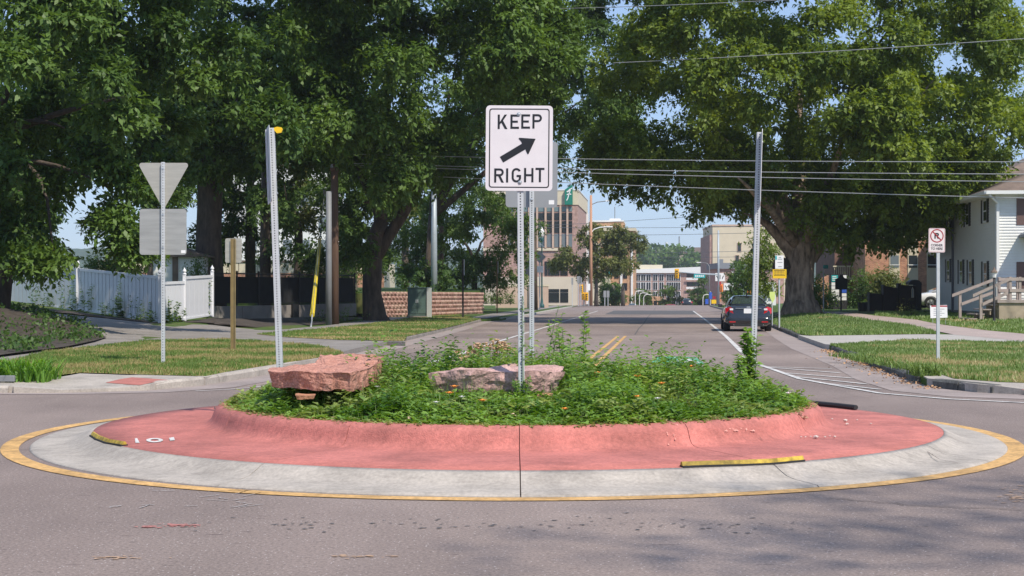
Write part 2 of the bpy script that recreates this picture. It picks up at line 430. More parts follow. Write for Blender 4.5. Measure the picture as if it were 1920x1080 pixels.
def flatcurve(polys, y, name, m, parent, thick=.001):
    """filled flat shapes (holes allowed) standing in the local x-z plane at depth y, facing -y"""
    cu = bpy.data.curves.new(name, 'CURVE'); cu.dimensions = '2D'; cu.fill_mode = 'BOTH'; cu.extrude = thick
    for p in polys:
        sp = cu.splines.new('POLY'); sp.points.add(len(p) - 1); sp.use_cyclic_u = True
        for i, (x, z) in enumerate(p): sp.points[i].co = (x, z, 0, 1)
    o = bpy.data.objects.new(name, cu)
    me = bpy.data.meshes.new_from_object(o); bpy.data.objects.remove(o)
    me.transform(Matrix.Rotation(R(90), 4, 'X')); me.transform(Matrix.Translation((0, y, 0)))
    me.materials.clear(); me.materials.append(MATS[m])
    return place(me, name, parent)
def text(s, size, cx, cz, y, name, m, parent, bold=0.0, flat=None, xs=1.0):
    cu = bpy.data.curves.new(name, 'FONT'); cu.body = s; cu.size = size; cu.align_x = 'CENTER'; cu.align_y = 'CENTER'; cu.offset = bold; cu.extrude = .001
    o = bpy.data.objects.new(name, cu); me = bpy.data.meshes.new_from_object(o); bpy.data.objects.remove(o)
    me.transform(Matrix.Diagonal((xs, 1, 1, 1)))
    if flat is None:
        me.transform(Matrix.Rotation(R(90), 4, 'X')); me.transform(Matrix.Translation((cx, y, cz)))
    me.materials.clear(); me.materials.append(MATS[m])
    return place(me, name, parent)
def copy_tree(o, parent=None):
    c = o.copy(); C.objects.link(c); c.parent = parent
    for ch in list(o.children): copy_tree(ch, c)
    return c
def inpoly(x, y, poly):
    x = np.asarray(x); y = np.asarray(y); ins = np.zeros(x.shape, bool); n = len(poly)
    for i in range(n):
        x0, y0 = poly[i]; x1, y1 = poly[(i + 1) % n]
        c = ((y0 > y) != (y1 > y)) & (x < (x1 - x0) * (y - y0) / (y1 - y0 + 1e-12) + x0)
        ins ^= c
    return ins
def edgedist(x, y, poly):
    d = np.full(x.shape, 1e9); n = len(poly)
    for i in range(n):
        ax, ay = poly[i]; bx_, by = poly[(i + 1) % n]; dx, dy = bx_ - ax, by - ay; L2 = dx * dx + dy * dy + 1e-12
        t = np.clip(((x - ax) * dx + (y - ay) * dy) / L2, 0, 1)
        d = np.minimum(d, np.hypot(x - ax - t * dx, y - ay - t * dy))
    return d
def drape(name, poly, zf, m, off=0.0, step=2.0, parent=None, kind='structure', thick=0.0, smooth=True):
    """a sheet over plan polygon poly following height zf"""
    bm = bmesh.new()
    vs = [bm.verts.new((x, y, 0)) for x, y in poly]; f = bm.faces.new(vs)
    bmesh.ops.triangulate(bm, faces=[f])
    xs = [p[0] for p in poly]; ys = [p[1] for p in poly]
    def cut(co, no): bmesh.ops.bisect_plane(bm, geom=bm.verts[:] + bm.edges[:] + bm.faces[:], plane_co=co, plane_no=no, dist=1e-5)
    if step:
        k = math.ceil(min(xs) / step) * step
        while k < max(xs): cut((k, 0, 0), (1, 0, 0)); k += step
        k = math.ceil(min(ys) / step) * step
        while k < max(ys): cut((0, k, 0), (0, 1, 0)); k += step
    for v in bm.verts: v.co.z = zf(v.co.x, v.co.y) + off
    bmesh.ops.recalc_face_normals(bm, faces=bm.faces)
    for f in bm.faces:
        if f.normal.z < 0: f.normal_flip()
    if thick:
        r = bmesh.ops.extrude_face_region(bm, geom=bm.faces[:])
        # sink the original ring
        new = set(v for v in r['geom'] if isinstance(v, bmesh.types.BMVert))
        for v in bm.verts:
            if v not in new: v.co.z -= thick
        bmesh.ops.recalc_face_normals(bm, faces=bm.faces)
    me = bpy.data.meshes.new(name); bm.to_mesh(me); bm.free(); me.materials.append(MATS[m])
    o = bpy.data.objects.new(name, me); C.objects.link(o)
    if parent: o.parent = parent
    if kind: o['kind'] = kind
    if smooth and not thick: me.polygons.foreach_set('use_smooth', [True] * len(me.polygons))
    return o
def npmesh(name, V, nper, m, tint=None, parent=None, **k):
    """V: (N, nper, 3) separate polygons"""
    N = V.shape[0]
    me = bpy.data.meshes.new(name)
    me.vertices.add(N * nper); me.vertices.foreach_set('co', V.reshape(-1).astype(np.float32))
    me.loops.add(N * nper); me.loops.foreach_set('vertex_index', np.arange(N * nper, dtype=np.int32))
    me.polygons.add(N); me.polygons.foreach_set('loop_start', np.arange(0, N * nper, nper, dtype=np.int32))
    try: me.polygons.foreach_set('loop_total', np.full(N, nper, dtype=np.int32))
    except Exception: pass
    if tint is not None:
        a = me.attributes.new('tint', 'FLOAT', 'FACE'); a.data.foreach_set('value', tint.astype(np.float32))
    me.update(); me.validate()
    me.materials.append(MATS[m] if isinstance(m, str) else m)
    o = bpy.data.objects.new(name, me); C.objects.link(o)
    if parent: o.parent = parent
    return tag(o, **k)
def leafquads(P, D, Nn, L, W):
    """diamond leaves at P along unit D with face normal Nn"""
    D = D / (np.linalg.norm(D, axis=1, keepdims=True) + 1e-9)
    Sd = np.cross(D, Nn); Sd /= (np.linalg.norm(Sd, axis=1, keepdims=True) + 1e-9)
    U = np.cross(Sd, D)
    L = L[:, None]; W = W[:, None]
    return np.stack([P, P + D * L * .45 + Sd * W * .5 + U * W * .12, P + D * L - U * L * .10, P + D * L * .45 - Sd * W * .5 + U * W * .12], axis=1)

# ================================================================ ground, roads, pavements
CL = [(-90, 21.7), (-8, 21.7), (-6.3, 21.75), (-5.3, 22.3), (-4.75, 23.4), (-4.5, 25.0), (-4.2, 27.4), (-3.85, 34.0), (-3.3, 46.5), (-2.5, 64), (-1.7, 84), (-0.6, 87.5), (1.2, 110), (4.0, 150), (9, 215), (6, 222), (-90, 224)]
CR = [(90, 20.6), (9, 20.6), (7.5, 20.9), (6.6, 21.8), (6.25, 23.2), (6.45, 25.0), (6.98, 29.8), (8.15, 39.7), (9.3, 49.8), (11.06, 64.6), (13.0, 80), (16.3, 110), (20.7, 150), (27.5, 215), (32, 222), (150, 224)]
def zl(X, Y): return zleft(X, Y) - 0.105 * math.exp(-((X + 5.75) / 1.2) ** 2 - ((Y - 21.6) / .8) ** 2)
def zr(X, Y): return zright(X, Y) - 0.105 * math.exp(-((X - 7.7) / 1.2) ** 2 - ((Y - 20.7) / .8) ** 2)

b = MB()
ys = [-60, 0, 20] + list(range(40, 640, 20)) + [700, 1000, 1500, 2600]
xs = [-1500, -300, -100, -40, 0, 40, 100, 300, 1500]
for y in ys:
    for x in xs: b.v.append((x, y, base(y) - .16))
for i in range(len(ys) - 1):
    for j in range(len(xs) - 1):
        n = len(xs); b.f.append((i * n + j, i * n + j + 1, (i + 1) * n + j + 1, (i + 1) * n + j)); b.m.append(0)
b.build('ground', 'lawn_far', kind='structure')
drape('road', [(-90, -40), (90, -40), (90, 30), (22, 30), (30, 110), (70, 216), (120, 216), (120, 262), (66, 262), (72, 330), (90, 560), (20, 560), (10, 330), (4, 262), (-90, 262), (-90, 216), (-12, 216), (-12, 110), (-12, 30), (-90, 30)], zroad, 'asphalt', 0, 5.0)
leftland = CL + []
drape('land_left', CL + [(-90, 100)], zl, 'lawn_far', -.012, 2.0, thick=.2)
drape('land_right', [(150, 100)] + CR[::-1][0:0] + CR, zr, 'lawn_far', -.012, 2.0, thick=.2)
drape('land_beyond_left', [(-90, 262), (2, 262), (8, 330), (15, 560), (-200, 560)], lambda x, y: base(y) + .12, 'lawn_far', 0, 8, thick=.2)

def pp(lst, zf): return [G(x, y, zf) for x, y in lst]
# pavements and drives of the left side
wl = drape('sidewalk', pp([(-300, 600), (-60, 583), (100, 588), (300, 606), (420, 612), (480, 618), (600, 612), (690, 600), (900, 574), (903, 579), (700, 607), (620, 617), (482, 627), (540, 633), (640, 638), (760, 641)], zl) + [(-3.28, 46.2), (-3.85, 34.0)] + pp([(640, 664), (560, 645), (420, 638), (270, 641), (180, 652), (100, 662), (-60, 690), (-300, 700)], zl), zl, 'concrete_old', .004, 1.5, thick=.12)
cp = drape('corner_pavement', [(-90, 21.72), (-7.0, 21.72), (-6.98, 21.66), (-6.3, 21.70), (-5.25, 22.26), (-4.78, 23.38), (-4.52, 25.0), (-4.22, 27.4), (-3.86, 33.3)] + pp([(600, 672), (520, 686), (430, 699), (385, 708), (240, 704), (150, 701)], zl) + [(-6.9, 22.9), (-8, 22.9), (-90, 22.9)], zl, 'concrete_pale', .008, .8, thick=.16)
drape('tactile_pad', pp([(198, 719), (262, 724), (316, 714), (248, 709)], zl), zl, 'red_pad', .014, .5, parent=None)
lawnA = pp([(152, 700), (240, 703), (385, 707), (430, 698), (520, 684), (645, 664), (600, 651), (480, 641), (420, 638), (270, 641), (180, 652), (88, 662), (20, 680), (-300, 705)], zl) + [(-12, 23.2), (-7.2, 23.2)]
drape('lawn_corner_left', lawnA, zl, 'lawn_left', .016, 1.0)
lawnB = pp([(480, 627), (540, 633), (640, 638), (757, 640)], zl) + [(-3.22, 47.5), (-2.45, 64), (-1.72, 83)] + pp([(903, 600), (860, 590), (840, 586), (700, 607), (620, 616)], zl)
drape('lawn_strip_left', lawnB, zl, 'lawn_left', .016, 1.5)
lawnC = [(-0.5, 88.5), (1.2, 110), (4.0, 150), (8.6, 214), (-30, 214), (-30, 100), (-6, 93)]
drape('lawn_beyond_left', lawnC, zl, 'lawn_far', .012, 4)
drape('sidewalk_far', [(-2.6, 86), (-1.4, 86), (.2, 110), (3, 150), (7.5, 214), (5.9, 214), (1.4, 150), (-1.5, 110)], zl, 'concrete_old', .03, 4)
# right side
cpr = drape('corner_pavement', [(90, 20.62), (9, 20.56), (7.46, 20.86), (6.56, 21.8), (6.24, 23.2), (6.44, 24.4)] + [(6.75, 24.3), (6.6, 23.1), (7.0, 22.2), (8, 21.75), (9.2, 21.7), (90, 21.7)], zr, 'concrete_pale', .008, .8, thick=.16)
drape('tactile_pad', [(6.95, 21.15), (7.75, 20.95), (8.35, 21.3), (7.5, 21.55)], zr, 'red_pad', .014, .5)
drv = drape('driveway', [(9.18, 49.6), (8.1, 40.0)] + pp([(1582, 648), (1700, 640), (1920, 645), (2200, 652), (2200, 634), (1920, 629), (1730, 627), (1520, 630)], zr), zr, 'concrete', .006, 1.5, thick=.14)
drape('sidewalk', pp([(1480, 590), (1560, 590), (1610, 597), (1700, 610), (1790, 628), (1920, 640), (2200, 650), (2200, 640), (1960, 630), (1850, 620), (1720, 600), (1640, 592), (1570, 585), (1480, 585)], zr), zr, 'sidewalk_pink', .010, 1.5)
lawnR1 = [(6.5, 24.4), (6.75, 24.3), (6.6, 23.1), (7.0, 22.2), (8, 21.75), (9.2, 21.7), (30, 21.7), (30, 38)] + pp([(2200, 652), (1920, 645), (1700, 640), (1582, 648)], zr) + [(8.1, 39.4), (7.0, 29.8)]
drape('lawn_corner_right', lawnR1, zr, 'lawn_right', .014, 1.2)
lawnR2 = [(9.4, 50.4), (11.1, 64.6), (12.9, 79)] + pp([(1480, 592), (1560, 592), (1605, 598), (1700, 612), (1755, 626), (1730, 627), (1520, 630)], zr)
drape('lawn_strip_right', lawnR2, zr, 'lawn_right', .014, 1.5)
lawnR3 = pp([(1640, 592), (1720, 600), (1850, 620), (1960, 630), (2200, 640), (2200, 590), (1900, 592), (1760, 588), (1640, 585)], zr)
drape('lawn_house', lawnR3, zr, 'lawn_right', .014, 1.5)

# gutters
drape('soil_strip', pp([(-60, 574), (20, 573), (146, 586), (300, 608), (346, 604), (398, 597), (470, 600), (480, 614), (420, 609), (300, 603.5), (100, 586), (-60, 580)], zl), zl, 'dirt_bank', .03, 1.5)
drape('soil_strip', pp([(402, 600), (665, 590), (690, 597), (600, 609), (480, 615), (402, 609)], zl), zl, 'dirt_bank', .025, 1.5)
def strip(name, a, bb, m, off, kind='structure', step=1.5, zf=zroad): return drape(name, a + bb[::-1], zf, m, off, step, kind=kind)
strip('gutter', [(3.75 + 0, 0)][0:0] + [(90, 20.6), (9, 20.6), (7.5, 20.9), (6.6, 21.8), (6.25, 23.2), (6.45, 25.0), (6.98, 29.8), (8.15, 39.7), (9.3, 49.8), (11.06, 64.6), (13.0, 80), (16.3, 110), (20.7, 150)],
      [(90, 20.0), (8.6, 20.0), (7.0, 20.2), (5.9, 20.9), (5.45, 22.2), (5.6, 25.2), (6.25, 30.2), (7.25, 40.2), (8.5, 50.0), (10.5, 64.8), (12.5, 80), (15.9, 110), (20.3, 150)], 'concrete_dirty', .005)
strip('gutter', [(-90, 21.7), (-8, 21.7), (-6.3, 21.75), (-5.3, 22.3), (-4.75, 23.4), (-4.5, 25.0), (-4.2, 27.4), (-3.85, 34.0), (-3.3, 46.5), (-2.5, 64), (-1.7, 84), (1.2, 110), (4.0, 150)],
      [(-90, 21.35), (-8, 21.35), (-6.1, 21.4), (-4.9, 21.8), (-4.15, 23.0), (-3.85, 25.0), (-3.6, 27.4), (-3.25, 34.0), (-2.65, 46.5), (-1.85, 64), (-1.05, 84), (1.8, 110), (4.6, 150)], 'concrete_dirty', .005)

# kerbs: one stone per length
def kerb(name, pts, zf, m, h=.15, wdt=.16, seg=2.4, side=1, jit=0.0):
    root = thing(name, None, None, (0, 0, 0), kind='structure')
    P = [Vector((x, y, 0)) for x, y in pts]
    # resample
    ds = [0]
    for i in range(len(P) - 1): ds.append(ds[-1] + (P[i + 1] - P[i]).length)
    tot = ds[-1]; n = max(1, round(tot / seg))
    def pt(d):
        for i in range(len(P) - 1):
            if d <= ds[i + 1] + 1e-6: return P[i].lerp(P[i + 1], (d - ds[i]) / (ds[i + 1] - ds[i]))
        return P[-1]
    for k in range(n):
        d0 = tot * k / n + .012; d1 = tot * (k + 1) / n - .012
        q = [pt(d0 + (d1 - d0) * i / 8) for i in range(9)]
        bb = MB(); J = random.uniform(-jit, jit)
        vs = []
        for i, p in enumerate(q):
            d = (q[min(i + 1, 8)] - q[max(i - 1, 0)]).normalized(); nn = Vector((-d.y, d.x, 0)) * side
            zt = zf(p.x, p.y) + .014 + J; zb = base(p.y) - .03
            j2 = random.uniform(-jit, jit)
            for off, z in ((0, zb), (0.0 + j2, zt - .035), (.035 + j2, zt), (wdt, zt), (wdt, zb)):
                c = p - nn * .035 + nn * off; vs.append((c.x, c.y, z))
        fs = [(i * 5 + a, i * 5 + (a + 1) % 5, (i + 1) * 5 + (a + 1) % 5, (i + 1) * 5 + a) for i in range(8) for a in range(5)] + [(4, 3, 2, 1, 0), (40, 41, 42, 43, 44)]
        bb.add(vs, fs).build('kerb_stone', m, root)
    return root
kerb('kerb', [(-30, 21.7), (-7.05, 21.7)], zl, 'concrete_pale', side=1)
kerb('kerb', [(-5.2, 22.45), (-4.75, 23.4), (-4.5, 25.0), (-4.2, 27.4), (-3.85, 33.6)], zl, 'concrete_pale', side=1, seg=1.8)
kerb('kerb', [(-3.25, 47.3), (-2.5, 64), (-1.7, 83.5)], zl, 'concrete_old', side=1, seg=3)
kerb('kerb', [(-.6, 88), (1.2, 110), (4.0, 150), (8.8, 213)], zl, 'concrete', side=1, seg=4)
kerb('kerb', [(6.33, 24.0), (6.45, 25.0), (6.98, 29.8), (8.05, 38.9)], zr, 'kerb_dark', side=-1, seg=1.5, jit=.02)
kerb('kerb', [(9.33, 50.2), (11.06, 64.6), (13.0, 80)], zr, 'kerb_dark', side=-1, seg=1.9, jit=.02)
kerb('kerb', [(13.0, 80.1), (16.3, 110), (20.7, 150), (27.3, 213)], zr, 'concrete_old', side=-1, seg=4)
kerb('kerb', [(30, 20.6), (9.1, 20.6)], zr, 'concrete_pale', side=-1)
kerb('kerb', [(6.75, 21.62), (6.45, 22.3), (6.28, 23.0)], zr, 'kerb_dark', side=-1, seg=.8)

# painted lines
def line(name, pts, wd, m, off=.009, zf=zroad):
    P = [Vector((x, y)) for x, y in pts]; a = []; c = []
    for i, p in enumerate(P):
        d = (P[min(i + 1, len(P) - 1)] - P[max(i - 1, 0)]).normalized(); n = Vector((-d.y, d.x)) * wd / 2
        a.append(tuple(p + n)); c.append(tuple(p - n))
    return drape(name, a + c[::-1], zf, m, off, 3.0, kind='structure')
line('edge_line', [road(3.37, 36), road(3.38, 38), road(3.56, 53), road(3.8, 90), road(4.05, 147)], .13, 'paint_white')
line('edge_line', [road(-3.3, 27), road(-3.3, 36), road(-3.5, 44), road(-3.9, 75), road(-5.0, 147)], .12, 'paint_white')
for t in (-.13, .13): line('centre_line', [road(t, 21.6), road(t, 38), road(t, 53)], .10, 'paint_yellow')
curve_r = pp([(1392, 668), (1420, 683), (1500, 711), (1560, 722), (1650, 738), (1780, 749), (1920, 756), (2200, 765)], zroad)
line('edge_line', curve_r, .10, 'paint_white')
for (x0, y0, x1, y1) in ((1425, 688, 1560, 692), (1435, 689, 1575, 700), (1470, 700, 1600, 710), (1490, 707, 1625, 721), (1540, 719, 1650, 731)):
    line('hatch_line', pp([(x0, y0), (x1, y1)], zroad), .09, 'paint_white', .010)
line('edge_line', pp([(366, 734), (430, 731), (486, 726), (560, 716)], zroad), .05, 'paint_white')
line('stop_line', [road(-4.6, 196), road(0, 196)], .6, 'paint_white')
line('stop_line', [road(.3, 214), road(11, 214)], .5, 'paint_white')
line('turn_marking', [road(-2.6, 166), road(-.9, 166)], .6, 'paint_white')
line('turn_marking', [road(1.6, 150), road(2.8, 150)], .5, 'paint_white')
# green cycle lane box with its white bicycle symbol
drape('cycle_box', pp([(1235, 669), (1304, 670), (1322, 683), (1262, 684), (1222, 680)], zroad), zroad, 'paint_green', .008, 2)
def symb(pts, wd=.12): line('cycle_symbol', pp(pts, zroad), wd, 'paint_white', .012)
symb([(1262, 679), (1272, 677), (1284, 679), (1284, 681), (1272, 682), (1262, 680)], .1)
symb([(1286, 680), (1298, 678), (1309, 680), (1298, 683), (1286, 681)], .1)
symb([(1270, 678), (1282, 672), (1300, 679)], .1)
symb([(1262, 671), (1305, 674)], .09)
# tar seams and cracks in the road, then a painted band of tree shade
def crack(pts, wd=.03, m='joint_dark', off=.007, jag=.04, name='road_crack', zf=zroad):
    out = []
    for i in range(len(pts) - 1):
        for k in range(6):
            t = k / 6; x = pts[i][0] + (pts[i + 1][0] - pts[i][0]) * t; y = pts[i][1] + (pts[i + 1][1] - pts[i][1]) * t
            out.append((x + random.uniform(-jag, jag), y + random.uniform(-jag, jag)))
    out.append(pts[-1]); return line(name, out, wd, m, off, zf)
crack(pp([(1560, 935), (1700, 947), (1920, 958)], zroad), .012)
crack([(-1.2, 60), (2, 61), (9.5, 61.5)], .05, 'road_wear_and_shade')
crack([(0, 96), (6, 97), (15, 98)], .08, 'road_wear_and_shade')
crack([road(0.4, 55), road(.3, 120), road(.2, 190)], .05, 'road_wear_and_shade')
drape('road_wear_and_shade', [road(-3.2, 118), road(4, 118), road(4.2, 150), road(-3.6, 150)], zroad, 'road_wear_and_shade', .004, 6)  # cast shade of the right-hand trees, painted across the road as a dark sheet
# worn paint traces
mat('paint_ghost', (.42, .17, .15), .9, .3, 20); mat('paint_ghost_orange', (.40, .26, .17), .9, .3, 20); mat('scuff_pale', (.34, .31, .30), .9, .3, 20)
def flakes(name, px, py, rx, ry, n, m, s0=.008, s1=.03):
    mb = MB()
    for _ in range(n):
        x, y = G(px + random.gauss(0, rx / 2), py + random.gauss(0, ry / 2)); r_ = random.uniform(s0, s1); a0 = random.uniform(0, 6)
        mb.add([(x + r_ * random.uniform(.5, 1.2) * math.cos(a0 + k * 1.05) * 1.6, y + r_ * random.uniform(.5, 1.2) * math.sin(a0 + k * 1.05), base(y) + .004 + random.uniform(0, .002)) for k in range(6)], [tuple(range(6))])
    return mb.build(name, m, kind='structure')
flakes('paint_trace', 335, 986, 34, 3.5, 48, 'paint_ghost', .004, .02); flakes('paint_trace', 275, 988, 16, 2, 10, 'paint_ghost')
flakes('paint_trace', 690, 1044, 60, 3.5, 22, 'paint_ghost_orange', .004, .02); flakes('paint_trace', 215, 1047, 70, 3, 18, 'paint_ghost_orange', .004, .02)
flakes('paint_trace', 1900, 932, 26, 14, 60, 'paint_ghost_orange', .004, .02)
flakes('asphalt_pits', 700, 985, 420, 12, 60, 'road_wear_and_shade', .004, .016); flakes('asphalt_pits', 1250, 985, 500, 16, 70, 'road_wear_and_shade', .004, .016)
for k in range(16):
    x0 = random.uniform(180, 470); y0 = random.uniform(918, 955)
    crack(pp([(x0, y0), (x0 + random.uniform(15, 45), y0 + random.uniform(-8, 4))], zroad), .012, 'scuff_pale', .006, .01, 'road_scratch')

# ================================================================ the roundabout island
RC = Vector((0.06, 15.4, 0))
RX = 0.06
def sector(a0, a1, prof, n, zb=-.08, wob=0.0):
    """solid wedge of a ring; angles from the near side, degrees, anticlockwise seen from above"""
    vs = []; m = len(prof)
    for i in range(n + 1):
        a = R(a0 + (a1 - a0) * i / n); dx, dy = math.sin(a), -math.cos(a)
        for r, z in prof: vs.append((dx * r, dy * r, z))
        vs.append((dx * prof[-1][0], dy * prof[-1][0], zb)); vs.append((dx * prof[0][0], dy * prof[0][0], zb))
    q = m + 2; fs = []
    for i in range(n):
        for k in range(q):
            fs.append((i * q + k, i * q + (k + 1) % q, (i + 1) * q + (k + 1) % q, (i + 1) * q + k))
    L_ = len(vs); vs += vs[:q] + vs[n * q:n * q + q]
    fs.append(tuple(L_ + k for k in range(q - 1, -1, -1))); fs.append(tuple(L_ + q + k for k in range(q)))
    return vs, fs
yl = thing('ring_line', None, None, (0.012, 15.4, 0), kind='structure')
n = 120
for r0, r1, nm in ((4.69, 4.85, 'painted_ring'),):
    vs = [(r * math.sin(2 * math.pi * k / n), -r * math.cos(2 * math.pi * k / n), .006) for r in (r0, r1) for k in range(n)]
    MB().add(vs, [(k, (k + 1) % n, n + (k + 1) % n, n + k) for k in range(n)]).build(nm, 'paint_yellow', yl)
gut = thing('roundabout_kerb', None, None, RC, kind='structure')
apr = thing('roundabout_apron', None, None, RC, kind='structure')
angs = [0, 28, 58, 88, 118, 148, 178, 208, 238, 268, 298, 331.5, 360]
gp_ = [(4.645, .004), (4.625, .016), (4.50, .022), (4.36, .03), (4.27, .045), (4.19, .078), (4.13, .108), (4.085, .122)]
for k in range(12):
    g = .06
    for rt, pr, nm, m in ((gut, gp_, 'kerb_segment', 'concrete_pale'),
                          (apr, [(4.083, .122), (3.7, .136), (3.3, .146), (3.12, .152), (3.06, .160), (3.02, .180), (2.995, .215), (2.978, .26), (2.96, .30), (2.93, .328), (2.89, .342), (2.72, .345)], 'apron_panel', 'red_concrete')):
        vs, fs = sector(angs[k] + g, angs[k + 1] - g, pr, 10)
        o = MB().add(vs, fs).build(nm, m, rt)
        o.data.polygons.foreach_set('use_smooth', [i < 10 * (len(pr) + 2) and (i % (len(pr) + 2)) < len(pr) - 1 for i in range(len(o.data.polygons))])
# dark filler seen in the joints, a little below the surface
MB().lathe([(4.56, -.02), (4.5, .010), (4.36, .018), (4.27, .03), (4.19, .062), (4.08, .108), (3.08, .138), (2.95, .19), (2.90, .29), (2.72, .325), (.1, .33)], 72).build('joint_filler', 'joint_dark', apr, smooth=True)
bed = MB().lathe([(2.74, .30), (2.5, .36), (1.8, .42), (1.0, .455), (.1, .47)], 48).build('planting_bed', 'soil', smooth=True, loc=RC, kind='structure')
def bedz(r): return float(np.interp(r, [0, 1.0, 1.8, 2.5, 2.72, 2.93, 3.05, 4.08, 4.2, 4.6], [.47, .455, .42, .37, .345, .328, .165, .122, .075, .01]))
# cracks on the island concrete
def isl(px, py):
    k = (py - HZ) / FL; Y = 10.0
    while Y < 21:
        X = (px - 960) / FL * Y
        if EYE - k * Y <= bedz(math.hypot(X - RX, Y - 15.4)): break
        Y += .01
    return (X, Y)
def zisl(x, y): return bedz(math.hypot(x - RX, y - 15.4))
for pts, wd in (([(385, 766), (402, 763), (410, 761)], .010), ([(1740, 848), (1760, 862), (1796, 870)], .008), ([(1425, 822), (1440, 828), (1462, 830)], .006)):
    p = [isl(*q) for q in pts]
    out = []
    for i in range(len(p) - 1):
        for t in np.linspace(0, 1, 9)[:-1]: out.append((p[i][0] + (p[i + 1][0] - p[i][0]) * t + random.uniform(-.006, .006), p[i][1] + (p[i + 1][1] - p[i][1]) * t))
    out.append(p[-1])
    vs = []
    for i, q in enumerate(out):
        d = Vector((out[min(i + 1, len(out) - 1)][0] - out[max(i - 1, 0)][0], out[min(i + 1, len(out) - 1)][1] - out[max(i - 1, 0)][1])).normalized(); nn = Vector((-d.y, d.x)) * wd / 2
        for s_ in (1, -1): vs.append((q[0] + nn.x * s_, q[1] + nn.y * s_, zisl(q[0] + nn.x * s_, q[1] + nn.y * s_) + .006))
    MB().add(vs, [(2 * i, 2 * i + 1, 2 * i + 3, 2 * i + 2) for i in range(len(out) - 1)]).build('concrete_crack', 'joint_dark', kind='structure')
# three white painted marks on the apron
for poly in ([(253, 823), (257, 822), (262, 831), (254, 831)], [(317, 822), (326, 820), (328, 826), (319, 827)]):
    drape('apron_mark', [isl(*q) for q in poly], zisl, 'paint_white', .004, 0)
def islring(cx, cy, rx, ry, m, k=.5):
    o_ = [isl(cx + rx * math.cos(t), cy + ry * math.sin(t)) for t in np.linspace(0, 2 * math.pi, 16)[:-1]]
    i_ = [isl(cx + rx * k * math.cos(t), cy + ry * k * math.sin(t)) for t in np.linspace(0, 2 * math.pi, 16)[:-1]]
    nn = 15; vs = [(x, y, zisl(x, y) + .004) for x, y in o_ + i_]
    MB().add(vs, [(j, (j + 1) % nn, nn + (j + 1) % nn, nn + j) for j in range(nn)]).build('apron_mark', m, kind='structure')
islring(290, 826, 16, 4, 'paint_white')
# worn places where the red coat has chipped off the bed kerb
def islblot(cx, cy, rx, ry, m, nm='worn_patch', off=.004, nn=14):
    p = []
    for j in range(nn):
        t = 2 * math.pi * j / nn; f = random.uniform(.45, 1.1); p.append(isl(cx + rx * f * math.cos(t), cy + ry * f * math.sin(t)))
    cxx = sum(q[0] for q in p) / nn; cyy = sum(q[1] for q in p) / nn
    vs = [(x, y, zisl(x, y) + off) for x, y in p] + [(cxx, cyy, zisl(cxx, cyy) + off)]
    MB().add(vs, [(j, (j + 1) % nn, nn) for j in range(nn)]).build(nm, m, kind='structure')
mat('worn_red', (.62, .27, .225), .85, .25, 30); mat('worn_grey', (.34, .15, .125), .9, .2, 20); mat('scuff', (.40, .38, .35), .9, .2, 18)
for k in range(12):
    islblot(random.gauss(1375, 22), random.gauss(806, 4), random.uniform(2, 6), random.uniform(1, 3), 'worn_red')
for k in range(6): islblot(random.gauss(1255, 8), random.gauss(815, 8), random.uniform(1, 3), random.uniform(1, 3), 'worn_red')

def pebble(px, py, s, m='pebble', lab=None, isl_=True):
    x, y = isl(px, py) if isl_ else G(px, py)
    z = zisl(x, y) if isl_ else base(y)
    bm = bmesh.new(); bmesh.ops.create_icosphere(bm, subdivisions=1, radius=s)
    for v in bm.verts: v.co = Vector((v.co.x * 1.4, v.co.y, v.co.z * .6)) * random.uniform(.75, 1.2)
    me = bpy.data.meshes.new('pebble'); bm.to_mesh(me); bm.free(); me.materials.append(MATS[m])
    o = place(me, 'pebble', None, loc=(x, y, z + s * .4), rotz=random.uniform(0, 6))
    tag(o, lab, 'pebble', 'pebbles scattered on the red apron')
for i, (x, y, s) in enumerate([(1585, 790, .022), (1588, 796, .016), (1560, 786, .010), (1607, 788, .009), (1633, 795, .011), (1530, 821, .022), (1502, 820, .010), (1510, 820, .008), (1547, 820, .010), (1565, 820, .014), (1556, 818, .009), (1520, 819, .008)]):
    pebble(x, y, s, lab='pale pink pebble lying on the right side of the red apron')

# strips of rubber edging lying loose on the island rim
def edging(name, pts, label, flip=1, mt='rubber_yellow', h=.035, wd=.05):
    p = [isl(*q) for q in pts]; c = Vector((p[0][0], p[0][1], 0)); root = thing(name, label, 'rubber edging', (c.x, c.y, zisl(*p[0])))
    def prof(o_, prf, nm, m):
        vs = []; q = len(prf)
        for i, a in enumerate(p):
            d = Vector((p[min(i + 1, len(p) - 1)][0] - p[max(i - 1, 0)][0], p[min(i + 1, len(p) - 1)][1] - p[max(i - 1, 0)][1])).normalized(); nn = Vector((-d.y, d.x))
            z = zisl(*a) - zisl(*p[0])
            for u, v in prf: vs.append((a[0] - c.x + nn.x * u, a[1] - c.y + nn.y * u, z + v))
        fs = [(i * q + k, i * q + (k + 1) % q, (i + 1) * q + (k + 1) % q, (i + 1) * q + k) for i in range(len(p) - 1) for k in range(q)] + [tuple(range(q)), tuple((len(p) - 1) * q + k for k in range(q - 1, -1, -1))]
        MB().add(vs, fs).build(nm, m, root)
    prof(root, [(-.012, 0), (wd + .01, 0), (wd + .01, .014), (-.012, .014)], 'rubber_base', 'rubber_black')
    prof(root, [(0, .0145), (wd, .0145), (wd * .8, h), (wd * .35, h + .004)], 'rubber_cap', mt)
edging('rubber_edging', [(1280, 878), (1330, 876), (1390, 874), (1450, 871), (1508, 866)], 'long bent yellow rubber edging strip lying along the right rim of the red apron', h=.040, wd=.045)
